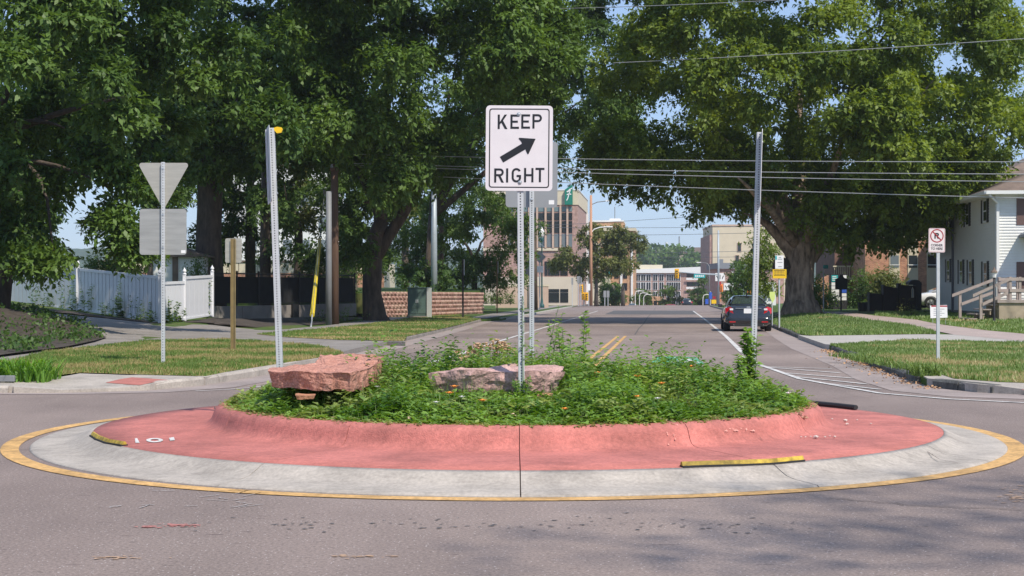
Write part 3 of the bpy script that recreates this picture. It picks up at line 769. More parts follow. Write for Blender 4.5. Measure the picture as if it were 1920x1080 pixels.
edging('rubber_edging', [(170, 818), (180, 825), (198, 832), (229, 837)], 'short bent yellow and black rubber strip hanging off the left rim of the apron', h=.038, wd=.042)
def far_edging():
    p = [(2.95 * math.sin(R(a)) * 1.38, 15.4 - 4.06 * math.cos(R(a))) for a in ()]
r_ = thing('rubber_edging', 'black rubber edging strip on the far right rim behind the plants', 'rubber edging', (3.6, 17.35, .125))
pts = [((4.06 * math.sin(R(a))) - 3.6, (15.4 - 4.06 * math.cos(R(a))) - 17.35) for a in (112, 117, 122, 127, 132, 137, 141)]
MB().tube([(x, y, .03) for x, y in pts], [.028] * 7, 8).build('rubber_strip', 'rubber_black', r_)

# ---------------------------------------------------------------- boulders
from mathutils import noise as mnoise
def boulder(name, label, cat, tops, thick, m, amp=.03, parent=None, seed=0, zoff=None, sub=4, under=.82):
    cx = sum(p[0] for p in tops) / len(tops); cy = sum(p[1] for p in tops) / len(tops); cz = min(p[2] for p in tops) - thick
    bm = bmesh.new(); n = len(tops)
    top = [bm.verts.new((x - cx, y - cy, z - cz)) for x, y, z in tops]
    bot = [bm.verts.new(((x - cx) * under, (y - cy) * under, 0)) for x, y, z in tops]
    ct = bm.verts.new((0, 0, sum(p[2] for p in tops) / n - cz + .01)); cb = bm.verts.new((0, 0, 0))
    for i in range(n):
        j = (i + 1) % n
        bm.faces.new((top[i], top[j], ct)); bm.faces.new((bot[j], bot[i], cb)); bm.faces.new((top[i], bot[i], bot[j], top[j]))
    bmesh.ops.subdivide_edges(bm, edges=bm.edges[:], cuts=3, use_grid_fill=True)
    bmesh.ops.triangulate(bm, faces=bm.faces[:])
    for _ in range(sub - 3):
        bmesh.ops.subdivide_edges(bm, edges=bm.edges[:], cuts=1, use_grid_fill=True)
    bm.normal_update()
    mv = {}
    for v in bm.verts:
        p = v.co + Vector((seed, seed * 2, 0))
        d = mnoise.noise(p * 3.5) * amp * 1.3 + mnoise.noise(p * 9) * amp * .8 + mnoise.noise(p * 24) * amp * .35
        cr = mnoise.cell(p * 7) * amp * .35
        extra = zoff(v.co.x, v.co.y, v.co.z) if zoff else 0
        mv[v] = v.co + v.normal * (d + cr) + Vector((0, 0, extra))
    for v, c in mv.items(): v.co = c
    me = bpy.data.meshes.new(name); bm.to_mesh(me); bm.free(); me.materials.append(MATS[m])
    return place(me, name, None, loc=(cx, cy, cz), label=label, cat=cat)
def P3(px, py, Y): return at(px, py, Y)
boulder('boulder', 'flat salmon pink boulder with a notch on top at the left of the planting bed', 'boulder',
        [P3(503, 696, 13.95), P3(560, 698, 13.75), P3(610, 698, 13.65), P3(658, 699, 13.6), P3(690, 690, 14.1), P3(722, 673, 15.0), P3(668, 669, 15.25), P3(600, 670, 15.15), P3(590, 684, 14.6), P3(518, 689, 14.5)],
        .155, 'rock_pink', .022, seed=3, zoff=lambda x, y, z: .03 * sstep(.15, .35, y) * (1 if z > .08 else 0), under=.95)
boulder('boulder', 'long mauve and orange slab of rock behind the keep right post', 'boulder',
        [P3(808, 702, 14.3), P3(870, 695, 14.15), P3(960, 694, 14.1), P3(1015, 697, 14.1), P3(1055, 699, 14.35), P3(1050, 687, 14.85), P3(975, 684, 15.1), P3(900, 688, 15.0), P3(840, 695, 14.7)],
        .21, 'rock_mauve', .035, seed=8)
boulder('rock', 'small orange rock under the right end of the mauve slab', 'rock', [P3(1006, 741, 13.75), P3(1034, 742, 13.75), P3(1036, 738, 13.95), P3(1008, 737, 13.95)], .07, 'rock_orange', .012, seed=5, sub=3)
boulder('rock', 'small tan rock under the left salmon boulder', 'rock', [P3(553, 741, 13.6), P3(592, 741, 13.6), P3(593, 738, 13.75), P3(555, 738, 13.75)], .04, 'rock_orange', .012, seed=15, sub=3)
0 and boulder('rock', 'thin orange stone beneath the left end of the mauve slab', 'rock', [P3(812, 716, 14.15), P3(868, 716, 14.1), P3(870, 712, 14.4), P3(815, 712, 14.4)], .09, 'rock_orange', .012, seed=25, sub=3)

# ================================================================ posts and signs
def perf_post(parent, h, w_=.051, m='galvanised', sp=.0254, x0=0.0, y0=0.0, z0=0.0, holes=True, side=True, nm='post', lean=0.0):
    b = MB(); t = w_ / 2
    b.bx(-t, t, -t, t, 0, h)
    o = b.build(nm, m, parent, loc=(x0, y0, z0), bevel=.004)
    o.rotation_euler = (0, lean, 0)
    if holes:
        hb = MB(); nz = int(h / sp); r = .0065 if sp < .03 else .009
        for k in range(nz):
            z = (k + .5) * sp
            for axis in ((0, -1), (1, 0)) + (((-1, 0),) if side else ()):
                vs = []
                for j in range(6):
                    a = math.pi / 3 * j; u, v = r * math.cos(a), r * math.sin(a)
                    if axis[0] == 0: vs.append((u, -t - .0012, z + v))
                    else: vs.append((axis[0] * (t + .0012), u, z + v))
                hb.add(vs, [tuple(range(6))])
        hb.build('punched_holes', 'hole_dark', o, kind='stuff')
    return o
def plate(parent, w_, h, r, cz, m, y=-.03, th=.004, name='sign_plate', cx=0, rim=None):
    b = MB().prism(rrect(w_, h, r, 6, cx, cz), y - th / 2, y + th / 2)
    return b.build(name, m, parent)
def bolt(parent, x, y, z, r=.010, s=-1):
    b = MB(); b.lathe([(r * 1.8, 0), (r * 1.8, .002), (r, .003), (r, .008), (r * .4, .010)], 10)
    o = b.build('bolt', 'galvanised', parent, loc=(x, y, z)); o.rotation_euler = (R(90) if s < 0 else R(-90), 0, 0)
    return o
# KEEP RIGHT -------------------------------------------------
Yk = 14.0; bx_, by_, bz_ = PX(978, Yk), Yk, bedz(abs(14.0 - 15.4)) - .04
kr = thing('keep_right_sign', 'white KEEP RIGHT sign with black diagonal arrow facing the camera', 'traffic sign', (bx_, by_, bz_))
ztop = PZ(198, Yk - .03) - bz_; zbot = PZ(358, Yk - .03) - bz_
post = perf_post(kr, ztop - .03, .056, 'galv_matte', lean=R(-.35))
# sign in its own tilted frame
sf = MB().prism(rrect(.605, zbot * 0 + (ztop - zbot), .038, 6), -.0025, .0025).build('sign_plate', 'sign_face', kr, loc=(-.022, -.036, (ztop + zbot) / 2))
sf.rotation_euler = (0, R(.45), R(-1.0))
SH = ztop - zbot
ring(rrect(.545, SH - .055, .025, 6), rrect(.525, SH - .075, .018, 6), -.0036, 'sign_black', 'border', sf)
# letters drawn as outlines in metres
def L_K(x, z, h, w_, t): return [[(x, z), (x + t, z), (x + t, z + h * .30), (x + t * 1.75, z + h * .44), (x + w_ - t * 1.15, z), (x + w_ + t * .12, z), (x + t * 2.55, z + h * .585), (x + w_ - t * .1, z + h), (x + w_ - t * 1.35, z + h), (x + t, z + h * .48), (x + t, z + h), (x, z + h)]]
def L_E(x, z, h, w_, t): return [[(x, z), (x + w_, z), (x + w_, z + t), (x + t, z + t), (x + t, z + h / 2 - t / 2), (x + w_ * .86, z + h / 2 - t / 2), (x + w_ * .86, z + h / 2 + t / 2), (x + t, z + h / 2 + t / 2), (x + t, z + h - t), (x + w_, z + h - t), (x + w_, z + h), (x, z + h)]]
def arc(cx, cz, rx, rz, a0, a1, n=10): return [(cx + rx * math.cos(R(a0 + (a1 - a0) * i / n)), cz + rz * math.sin(R(a0 + (a1 - a0) * i / n))) for i in range(n + 1)]
def L_P(x, z, h, w_, t, leg=False):
    bh = h * .55; cz = z + h - bh / 2; rr = bh / 2
    out = [(x, z), (x + t, z), (x + t, z + h - bh)]
    if leg: out += [(x + w_ * .42, z + h - bh), (x + w_ - t * 1.1, z), (x + w_ + t * .1, z), (x + w_ * .66, z + h - bh + .004)]
    out += arc(x + w_ - rr, cz, rr, rr, -78 if leg else -90, 90) + [(x, z + h)]
    inn = [(x + t, z + h - bh + t)] + arc(x + w_ - rr, cz, rr - t, rr - t, -90, 90) + [(x + t, z + h - t)]
    return [out, inn]
def L_I(x, z, h, w_, t): return [[(x, z), (x + t, z), (x + t, z + h), (x, z + h)]]
def L_H(x, z, h, w_, t): return [[(x, z), (x + t, z), (x + t, z + h / 2 - t / 2), (x + w_ - t, z + h / 2 - t / 2), (x + w_ - t, z), (x + w_, z), (x + w_, z + h), (x + w_ - t, z + h), (x + w_ - t, z + h / 2 + t / 2), (x + t, z + h / 2 + t / 2), (x + t, z + h), (x, z + h)]]
def L_T(x, z, h, w_, t): return [[(x + w_ / 2 - t / 2, z), (x + w_ / 2 + t / 2, z), (x + w_ / 2 + t / 2, z + h - t), (x + w_, z + h - t), (x + w_, z + h), (x, z + h), (x, z + h - t), (x + w_ / 2 - t / 2, z + h - t)]]
def L_G(x, z, h, w_, t):
    r = w_ / 2; cx = x + r; ct = z + h - r; cb = z + r
    out = arc(cx, ct, r, r, 25, 180, 10) + arc(cx, cb, r, r, 180, 360, 12) + [(x + w_, z + h * .52), (cx + t * .1, z + h * .52), (cx + t * .1, z + h * .52 - t), (x + w_ - t, z + h * .52 - t)]
    inn = arc(cx, cb, r - t, r - t, 360, 180, 12) + arc(cx, ct, r - t, r - t, 180, 25, 10)
    return [out + inn]
# photo measures: 900px zoom crop = 200 px -> one crop px is 1/4.5 photo px; sign scale 207 px per metre
q = 1 / 4.5 / 207.0; sx0, sz0 = 418, 440
def cx_(u): return (u - sx0) * q
def cz_(v): return -(v - sz0) * q
def glyph(fn, u0, u1, v0, v1, t, **k):
    polys = fn(cx_(u0), cz_(v1), cz_(v0) - cz_(v1), cx_(u1) - cx_(u0), t, **k)
    flatcurve(polys, -.0042, 'letter', 'sign_black', sf, .0004)
T_ = 17.5 * q
glyph(L_K, 236, 316, 158, 279, T_); glyph(L_E, 343, 415, 157, 277, T_); glyph(L_E, 434, 508, 155, 275, T_); glyph(L_P, 528, 608, 153, 274, T_)
glyph(L_P, 210, 290, 611, 730, T_, leg=True); glyph(L_I, 310, 330, 610, 729, T_); glyph(L_G, 357, 436, 607, 728, T_); glyph(L_H, 461, 540, 606, 726, T_); glyph(L_T, 557, 632, 604, 724, T_)
flatcurve([[(cx_(u), cz_(v)) for u, v in ((256, 514), (440, 402), (436, 388), (412, 360), (418, 352), (556, 360), (497, 489), (488, 490), (477, 468), (470, 450), (284, 562))]], -.0042, 'arrow', 'sign_black', sf, .0004)
for v in (155, 728): bolt(sf, cx_(412 if v < 400 else 426), -.005, cz_(v))
# sign at the back of the island, seen from behind
Yb = 18.2; bz_ = bedz(Yb - 15.4) - .03
s2 = thing('road_sign', 'grey back of a road sign on a perforated post behind the KEEP RIGHT sign', 'traffic sign', (PX(997, Yb), Yb, bz_))
perf_post(s2, PZ(262, Yb) - bz_, .056, 'galv_matte')
c = (PZ(265, Yb) + PZ(389, Yb)) / 2 - bz_
pl = MB().prism(rrect(.61, .775, .04, 6), -.0025, .0025).build('sign_plate', 'sign_back_grey', s2, loc=(.0, .032, c)); pl.rotation_euler = (0, R(.4), 0)
MB().bx(-.032, .032, -.0006, .0006, -.025, .025).build('sticker', 'sign_white', pl, loc=(.235, -.004, -.325))
for z in (-.3, .3): bolt(s2, 0, -.03, c + z)
# left post with an edge-on sign
Yl = 15.6
s3 = thing('road_sign', 'edge-on sign on a tall perforated post left of the boulder, yellow scrap on top', 'traffic sign', (PX(527, Yl), Yl, bedz(2.3) - .06))
z0 = s3.location.z; H = PZ(240, Yl) - z0; ln = math.atan((527 - 509) / FL * Yl / H)
po = perf_post(s3, H, .062, 'galv_matte', lean=-ln)
pl = MB().prism(rrect(.61, .76, .04, 6), -.0025, .0025).build('sign_plate', 'galv_matte', po, loc=(-.042, .0, H - .375)); pl.rotation_euler = (0, 0, R(-77.6))
MB().bx(-.012, -.002, -.028, .028, -.36, .36).build('sign_channel', 'galv_matte', pl, loc=(0, -.01, 0)).rotation_euler = (0, 0, R(90))
bolt(po, .034, 0, H - .66).rotation_euler = (0, R(90), 0)
sc = MB().prism([(0, 0), (.03, -.035), (.075, -.03), (.088, 0), (.08, .02), (.035, .03), (.0, .02)], -.02, .012).build('yellow_scrap', 'sign_yellow', po, loc=(.026, -.01, H - .02))
# right post, leaning
Yr = 15.75
s4 = thing('road_sign', 'edge-on sign on a leaning perforated post wrapped by a climbing weed', 'traffic sign', (PX(1410, Yr), Yr, bedz(2.4) - .06))
z0 = s4.location.z; H = PZ(248, Yr) - z0; ln = math.atan((1424 - 1410) / FL * Yr / H)
po4 = perf_post(s4, H, .056, 'galv_matte', lean=ln)
pl = MB().prism(rrect(.61, .76, .04, 6), -.0025, .0025).build('sign_plate', 'sign_white', po4, loc=(.030, .0, H - .37)); pl.rotation_euler = (0, 0, R(80.9))
bolt(po4, .030, 0, H - .1).rotation_euler = (0, R(90), 0)

# yield triangle and square, from behind ---------------------
Yy = 29.3; g = G(306, 683, zl); Yy = g[1]; z0 = zl(*g)
s5 = thing('yield_sign', 'pale backs of a triangular and a square sign on one post on the left lawn', 'traffic sign', (g[0], g[1], z0 - .02))
PXM = FL / Yy
perf_post(s5, (684 - 303) / PXM, .062, 'galv_matte', sp=.05)
zt = (683 - 303) / PXM; zb = (683 - 388) / PXM; hw = 48 / PXM; r = .05
def tri(hw, zt, zb, r):
    A, B, D = Vector((-hw, zt)), Vector((hw, zt)), Vector((0, zb)); out = []
    cs = [A, B, D]
    for i in range(3):
        p, a, c2 = cs[i], cs[i - 1], cs[(i + 1) % 3]
        d1 = (a - p).normalized(); d2 = (c2 - p).normalized(); ang = d1.angle(d2); l = r / math.tan(ang / 2)
        cen = p + (d1 + d2).normalized() * (r / math.sin(ang / 2)); s0 = p + d1 * l - cen; s1 = p + d2 * l - cen
        for k in range(6):
            v = s0.lerp(s1, k / 5).normalized() * r; out.append(tuple(cen + v))
    return out
MB().prism(tri(hw + .01, zt, zb - .03, .045), .033, .037).build('triangle_plate', 'sign_back_warm', s5)
c = (683 - 432.5) / PXM
MB().prism(rrect(88 / PXM, 86 / PXM, .05, 6, -.01, c), .033, .037).build('square_plate', 'sign_back', s5)
MB().bx(.32, .40, .0305, .0325, c - .39, c - .335).build('sticker', 'sign_white', s5)
for z in (c - .3, c + .3, zt - .12): bolt(s5, 0, -.032, z, .012)
# bronze post with a small sign
g = G(437, 659, zl); PXM = FL / g[1]
s6 = thing('road_sign', 'small pale sign back on a bronze post standing in dry grass', 'traffic sign', (g[0], g[1], zl(*g) - .02))
hh = (659 - 446) / PXM
b = MB(); b.bx(-.058, -.034, 0, .01, 0, hh); b.bx(.034, .058, 0, .01, 0, hh); b.bx(-.034, .034, .03, .04, 0, hh); b.bx(-.036, -.031, .0, .035, 0, hh); b.bx(.031, .036, 0, .035, 0, hh)
b.build('channel_post', 'post_bronze', s6)
MB().prism(rrect(31 / PXM, 46 / PXM, .04, 5, 0, hh - 22 / PXM), .05, .055).build('sign_plate', 'sign_back_warm', s6)
# no parking sign right
g = G(1759, 678, zr); PXM = FL / g[1]
s7 = thing('no_parking_sign', 'white no parking sign reading CORNER TO HERE on a post on the right lawn', 'traffic sign', (g[0], g[1], zr(*g) - .02))
hh = (678 - 426) / PXM
MB().bx(-.03, .03, -.015, .03, 0, hh - .1).build('post', 'galv_matte', s7, bevel=.004)
f = MB().prism(rrect(.315, .46, .03, 5), -.002, .002).build('sign_plate', 'sign_pinkish', s7, loc=(-.03, -.02, hh - .23)); f.rotation_euler = (0, R(.6), 0)
ring(rrect(.300, .445, .025, 5), rrect(.290, .435, .021, 5), -.003, 'sign_red', 'border', f)
cc = (0, .085)
circ = lambda r_, cx=0, cz=.085: [(cx + r_ * math.cos(t), cz + r_ * math.sin(t)) for t in np.linspace(0, 2 * math.pi, 33)[:-1]]
flatcurve(L_P(-.048, .03, .11, .088, .026, leg=True), -.003, 'letter', 'sign_black', f, .0003)
flatcurve([circ(.128), circ(.108)], -.0040, 'prohibition_ring', 'sign_red', f, .0003)
MB().box((0, -.0050, .085), (.23, .0008, .020), ry=R(45)).build('prohibition_bar', 'sign_red', f)
text('CORNER', .062, 0, -.095, -.003, 'lettering', 'sign_black', f, .0012, xs=.9)
text('TO HERE', .062, 0, -.16, -.003, 'lettering', 'sign_black', f, .0012, xs=.9)
# yard notice
g = G(1761, 594, zr); g = (PX(1761, 60), 60); zz = PZ(596, 60)
s8 = thing('yard_notice', 'small white yard notice with a red heading behind the no parking post', 'notice', (g[0], g[1], zz - .25))
MB().bx(-.33, .33, -.01, .01, .25, .74).build('board', 'sign_white', s8).rotation_euler = (0, R(-2), 0)
MB().bx(-.31, .31, -.014, -.0105, .68, .73).build('red_heading', 'sign_red', s8)
for k in range(4): MB().bx(-.22, .2 - .1 * (k % 2), -.014, -.0105, .58 - k * .08, .60 - k * .08).build('text_line', 'sign_back_grey', s8)
for x in (-.25, .25): MB().tube([(x, 0, 0), (x, 0, .3)], .006, 6).build('stake', 'galv_matte', s8)
# bus stop sign and yellow plate at the tree
Yp = 62; z0 = zr(PX(1459, Yp), Yp)
s9 = thing('bus_stop_sign', 'white and teal stop sign above a yellow plate beside the parked sedan', 'sign', (PX(1461, Yp), Yp, z0 - .03)); PXM = FL / Yp
zz = lambda py: PZ(py, Yp) - z0 + .03
MB().tube([(0, 0, 0), (0, 0, zz(482))], .035, 8).build('post', 'galv_matte', s9)
MB().bx(-.17, .17, -.06, -.045, zz(504), zz(479)).build('white_plate', 'sign_white', s9)
MB().bx(-.165, -.10, -.064, -.061, zz(487), zz(480)).build('emblem_panel', 'teal', s9)
for k, (py, w2) in enumerate(((483, .05), (486, .09), (492, .10), (500, .07))): MB().bx(-w2 + .02, w2 + .02, -.064, -.061, zz(py) - .012, zz(py) + .014).build('text_line', 'sign_back_grey', s9)
MB().bx(-.27, .28, -.06, -.045, zz(522), zz(505)).build('yellow_plate', 'sign_yellow', s9)
ring([(-.22, zz(517)), (.23, zz(517)), (.23, zz(506.5)), (-.22, zz(506.5))], [(-.205, zz(516.2)), (.215, zz(516.2)), (.215, zz(507.3)), (-.205, zz(507.3))], -.062, 'sign_black', 'plate_border', s9)
for py in (508.5, 511.5, 514.5): 
    for k in range(6): MB().bx(-.17 + k * .06, -.135 + k * .06, -.064, -.061, zz(py + .9), zz(py - .9)).build('small_letter', 'post_bronze_dark', s9)

# ================================================================ left side: fence, wall, poles
vines = []
def fence_run(root, p0, p1, h, boards, post_at_start=True, cap=True, name='board'):
    """boards between two posts; p = (x, y, z) world, root at origin of run"""
    P0, P1 = Vector(p0), Vector(p1); d = P1 - P0; dd = Vector((d.x, d.y, 0)); Lh = dd.length; ang = math.atan2(d.y, d.x)
    slope = d.z / Lh
    wb = Lh / boards
    bm_ = MB().bx(-wb / 2 + .018, wb / 2 - .018, -.011, .011, .12, h - .10).mesh('board', 'vinyl_white')
    base_ = P0 - root.location
    for k in range(boards):
        f_ = (k + .5) / boards; p = base_ + d * f_
        place(bm_, 'board', root, loc=p, rotz=ang)
    MB().add([tuple(base_ + Vector((0, .03, .12))), tuple(base_ + d + Vector((0, .03, .12))), tuple(base_ + d + Vector((0, .03, h - .1))), tuple(base_ + Vector((0, .03, h - .1))), tuple(base_ + Vector((0, .05, .12))), tuple(base_ + d + Vector((0, .05, .12))), tuple(base_ + d + Vector((0, .05, h - .1))), tuple(base_ + Vector((0, .05, h - .1)))], [(0, 1, 2, 3), (7, 6, 5, 4), (3, 2, 6, 7), (0, 4, 5, 1), (0, 3, 7, 4), (1, 5, 6, 2)]).build('groove_backing', 'pole_grey', root)
    for z0_, z1_, t_ in ((.05, .13, .04), (h - .11, h, .045)):
        b = MB(); n_ = dd.normalized(); s_ = Vector((-n_.y, n_.x, 0)) * t_
        vs = [base_ + s_ * a + Vector((0, 0, z)) + (d if e else Vector()) for e in (0, 1) for a, z in ((-1, z0_), (1, z0_), (1, z1_), (-1, z1_))]
        b.add(vs, [(0, 1, 2, 3), (7, 6, 5, 4), (0, 4, 5, 1), (1, 5, 6, 2), (2, 6, 7, 3), (3, 7, 4, 0)]).build('rail', 'vinyl_white', root)
def fpost(root, p, h, tall=.28):
    o = MB().bx(-.065, .065, -.065, .065, 0, h + .04).build('post', 'vinyl_white', root, loc=Vector(p) - root.location, bevel=.006)
    MB().lathe([(.088, 0), (.088, .03), (.05, .05), (.045, .08), (.085, .12), (.08, .15), (.05, .20), (.015, .26), (.004, .29)], 12).build('post_cap', 'vinyl_white', o, smooth=True, loc=(0, 0, h + .04))
def fpt(px, pyb, Y): return Vector((PX(px, Y), Y, PZ(pyb, Y)))
FY = [(20, 70.0), (146, 65.5), (300, 60.0), (345, 62.5), (398, 66.5)]
fA = fpt(20, 571, 70); fB = fpt(146, 584, 65.5); fC = fpt(300, 607, 60.0); fD = fpt(346, 602, 62.5); fE = fpt(398, 594, 66.5)
fn = thing('vinyl_fence', 'white vinyl board fence with capped posts stepping down the left bank', 'fence', (fC.x, fC.y, fC.z))
fence_run(fn, fA, fB, 1.86, 16); fence_run(fn, fB, fC, 1.84, 22); fence_run(fn, fC, fD, 1.62, 5); fence_run(fn, fD, fE, 1.80, 6)
fence_run(fn, fA + (fA - fB) * .8, fA, 1.86, 12)
for p, h in ((fA, 1.86), (fB, 1.86), (fC, 1.82), (fD, 1.84)): fpost(fn, p, h)
o = fpost(fn, fE, 1.9)
# low concrete wall with black chain link fence
Yw0, Yw1 = 74.0, 85.0
w0 = (PX(402, Yw0), Yw0); w1 = (PX(665, Yw1), Yw1)
lw = thing('retaining_wall', 'low stained concrete wall in shade under the black fence', 'wall', (w0[0], w0[1], zl(*w0) - .1))
dx, dy = w1[0] - w0[0], w1[1] - w0[1]; Lw = math.hypot(dx, dy); aw = math.atan2(dy, dx)
wh0 = PZ(574, Yw0) - zl(*w0) + .1
nb = 6
for k in range(nb):
    if k == 3:
        MB().bx(Lw * k / nb + .01, Lw * k / nb + .55, -.22, .12, 0, wh0 + .05).build('pier', 'chain_black', lw, rotz=aw)
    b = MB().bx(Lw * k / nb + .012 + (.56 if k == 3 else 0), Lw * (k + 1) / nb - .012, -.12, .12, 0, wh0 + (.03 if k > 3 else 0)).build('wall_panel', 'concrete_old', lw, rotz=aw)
cf = thing('chain_link_fence', 'black chain link fence standing on the low concrete wall', 'fence', (w0[0], w0[1], lw.location.z + wh0 + .02))
H = 1.55
for k in range(8):
    u = Lw * k / 7
    po = MB().tube([(u, 0, 0), (u, 0, H + .05)], .045, 8).build('post', 'chain_black', cf, rotz=aw)
    MB().lathe([(.06, 0), (.055, .06), (.01, .10)], 8, (u, 0, H + .05)).build('post_cap', 'chain_black', cf, rotz=aw)
MB().tube([(0, 0, H), (Lw, 0, H)], .025, 6).build('top_rail', 'chain_black', cf, rotz=aw)
MB().tube([(0, 0, .06), (Lw, 0, .06)], .015, 6).build('bottom_rail', 'chain_black', cf, rotz=aw)
wm = MB(); sp = .13; nn = int(Lw / sp)
for k in range(-int(H / sp), nn):
    for sgn in (1, -1):
        u0 = k * sp; u1 = u0 + H; z0_, z1_ = 0, H
        if sgn < 0: z0_, z1_ = H, 0
        ua, ub = max(0, u0), min(Lw, u1)
        if ub <= ua: continue
        za = z0_ + (z1_ - z0_) * (ua - u0) / H; zb_ = z0_ + (z1_ - z0_) * (ub - u0) / H
        t_ = .006
        wm.add([(ua, 0, za - t_), (ub, 0, zb_ - t_), (ub, 0, zb_ + t_), (ua, 0, za + t_)], [(0, 1, 2, 3)])
wm.build('wire_mesh', 'chain_black', cf, rotz=aw, kind='stuff')
# windscreen fabric panels behind the mesh (the fence reads nearly opaque black)
mat('screen_black', (.014, .015, .017), .9, .3, 3)
MB().bx(.05, Lw - .05, .03, .045, .1, H - .15).build('screen_cloth', 'screen_black', cf, rotz=aw)

# utility poles
def wpole(name, label, x, y, z0, h, r0, r1, m, cat='utility pole', lean=0):
    o = thing(name, label, cat, (x, y, z0))
    MB().tube([(0, 0, 0), (lean * .5, 0, h * .5), (lean, 0, h)], [r0, (r0 + r1) / 2, r1], 14).build('shaft', m, o, smooth=True)
    return o
g = G(627, 608, zl); UP = g
up = wpole('utility_pole', 'brown wooden utility pole beside a grey pole left of the big dark trunk', g[0], g[1], zl(*g) - .05, 7.2, .21, .16, 'pole_wood')
MB().bx(-.5, .5, -.06, .06, 6.9, 7.02).build('crossarm', 'pole_wood', up, rotz=R(80))
for x in (-.4, .4): MB().lathe([(.05, 0), (.07, .05), (.04, .12), (.05, .16)], 8, (x * .17, x, 7.02)).build('insulator', 'pole_grey', up)
g2 = G(617, 609, zl)
wpole('utility_pole', 'pale grey slim pole touching the brown wooden pole on its left', g2[0], g2[1] - .1, zl(*g2) - .05, 5.9, .14, .12, 'pole_grey')
# guy wire
ga = G(583, 613, zl); top = Vector((PX(608, 77), 77, PZ(365, 77)))
A = Vector((ga[0], ga[1], zl(*ga) - .02)); Bv = Vector((PX(600, 76.5), 76.5, PZ(450, 76.5)))
gw = thing('guy_wire', 'slanting guy wire with a bright yellow guard sleeve near the utility pole', 'guy wire', A)
MB().tube([(0, 0, 0), top - A], .012, 6).build('cable', 'wire_dark', gw)
d = Bv - A
MB().tube([d * .12, d * .5, d], [.10, .085, .07], 10).build('guard_sleeve', 'guard_yellow', gw)
MB().tube([(0, 0, 0), d * .12], .03, 6).build('anchor_rod', 'galv_matte', gw)
MB().lathe([(.05, 0), (.07, .04), (.07, .2), (.04, .24)], 8, tuple(top - A)).build('insulator', 'pole_grey', gw)
# steel pole and wooden pole right of trunk
g = G(814, 590, zl)
sp_ = wpole('steel_pole', 'tall pale blue-grey steel pole beside the green cabinet', g[0], g[1], zl(*g) - .05, 9.5, .24, .17, 'pole_steel', 'light pole')
MB().lathe([(.34, 0), (.34, .06), (.27, .12), (.27, .28)], 16).build('base_collar', 'pole_steel', sp_, smooth=False)
g = G(822, 588, zl)
wpole('utility_pole', 'brown wooden pole right behind the pale steel pole', g[0] + .15, g[1] + 1.0, zl(*g) - .05, 7.5, .22, .18, 'pole_wood')
# green cabinet
g = G(782, 596, zl); PXM = FL / g[1]
cb = thing('utility_cabinet', 'dark green roadside cabinet in front of the red stone wall', 'utility cabinet', (g[0], g[1], zl(*g) - .03), rotz=R(-6))
w_, h = 36 / PXM, 58 / PXM
MB().bx(-w_ / 2 - .05, w_ / 2 + .05, -.1, 1.2, 0, .14).build('plinth', 'concrete_old', cb)
MB().bx(-w_ / 2, w_ / 2, 0, 1.1, .14, h - .05).build('body', 'cabinet_green', cb, bevel=.02)
MB().bx(-w_ / 2 - .03, w_ / 2 + .03, -.04, 1.14, h - .05, h).build('top', 'cabinet_green', cb, bevel=.01)
for s_ in (-1, 1):
    dr = MB().bx(s_ * w_ * .245 - w_ * .225, s_ * w_ * .245 + w_ * .225, -.025, -.002, .28, h - .16).build('door', 'cabinet_green', cb, bevel=.008)
    MB().bx(s_ * .05 - .02, s_ * .05 + .02, -.06, -.027, .9, 1.1).build('handle', 'galv_matte', dr)
    for k in range(4): MB().bx(s_ * w_ * .245 - .17, s_ * w_ * .245 + .17, -.034, -.0255, h - .5 + k * .07, h - .47 + k * .07).build('vent_slot', 'cabinet_green', dr)
MB().bx(w_ / 2 + .02, w_ / 2 + .28, -.1, .2, .0, h - .02).build('meter_column', 'cabinet_side', cb, bevel=.01)
# meter post, small signs on thin posts
for px, pyb, pyt, lab in ((868, 596, 486, 'thin dark post with a narrow plate edge-on before the red stone wall'), (932, 588, 490, 'brown slim sign post on the grass right of the stone wall')):
    g = G(px, pyb, zl); PXM = FL / g[1]; h = (pyb - pyt) / PXM
    o = thing('sign_post', lab, 'sign', (g[0], g[1], zl(*g) - .03)); MB().bx(-.05, .05, -.04, .04, 0, h).build('post', 'post_bronze_dark' if px > 900 else 'chain_black', o)
    MB().bx(.05, .09, -.3, .3, h - .9, h + .02).build('sign_plate', 'sign_back_grey', o)
g = (PX(1013, 150), 150)
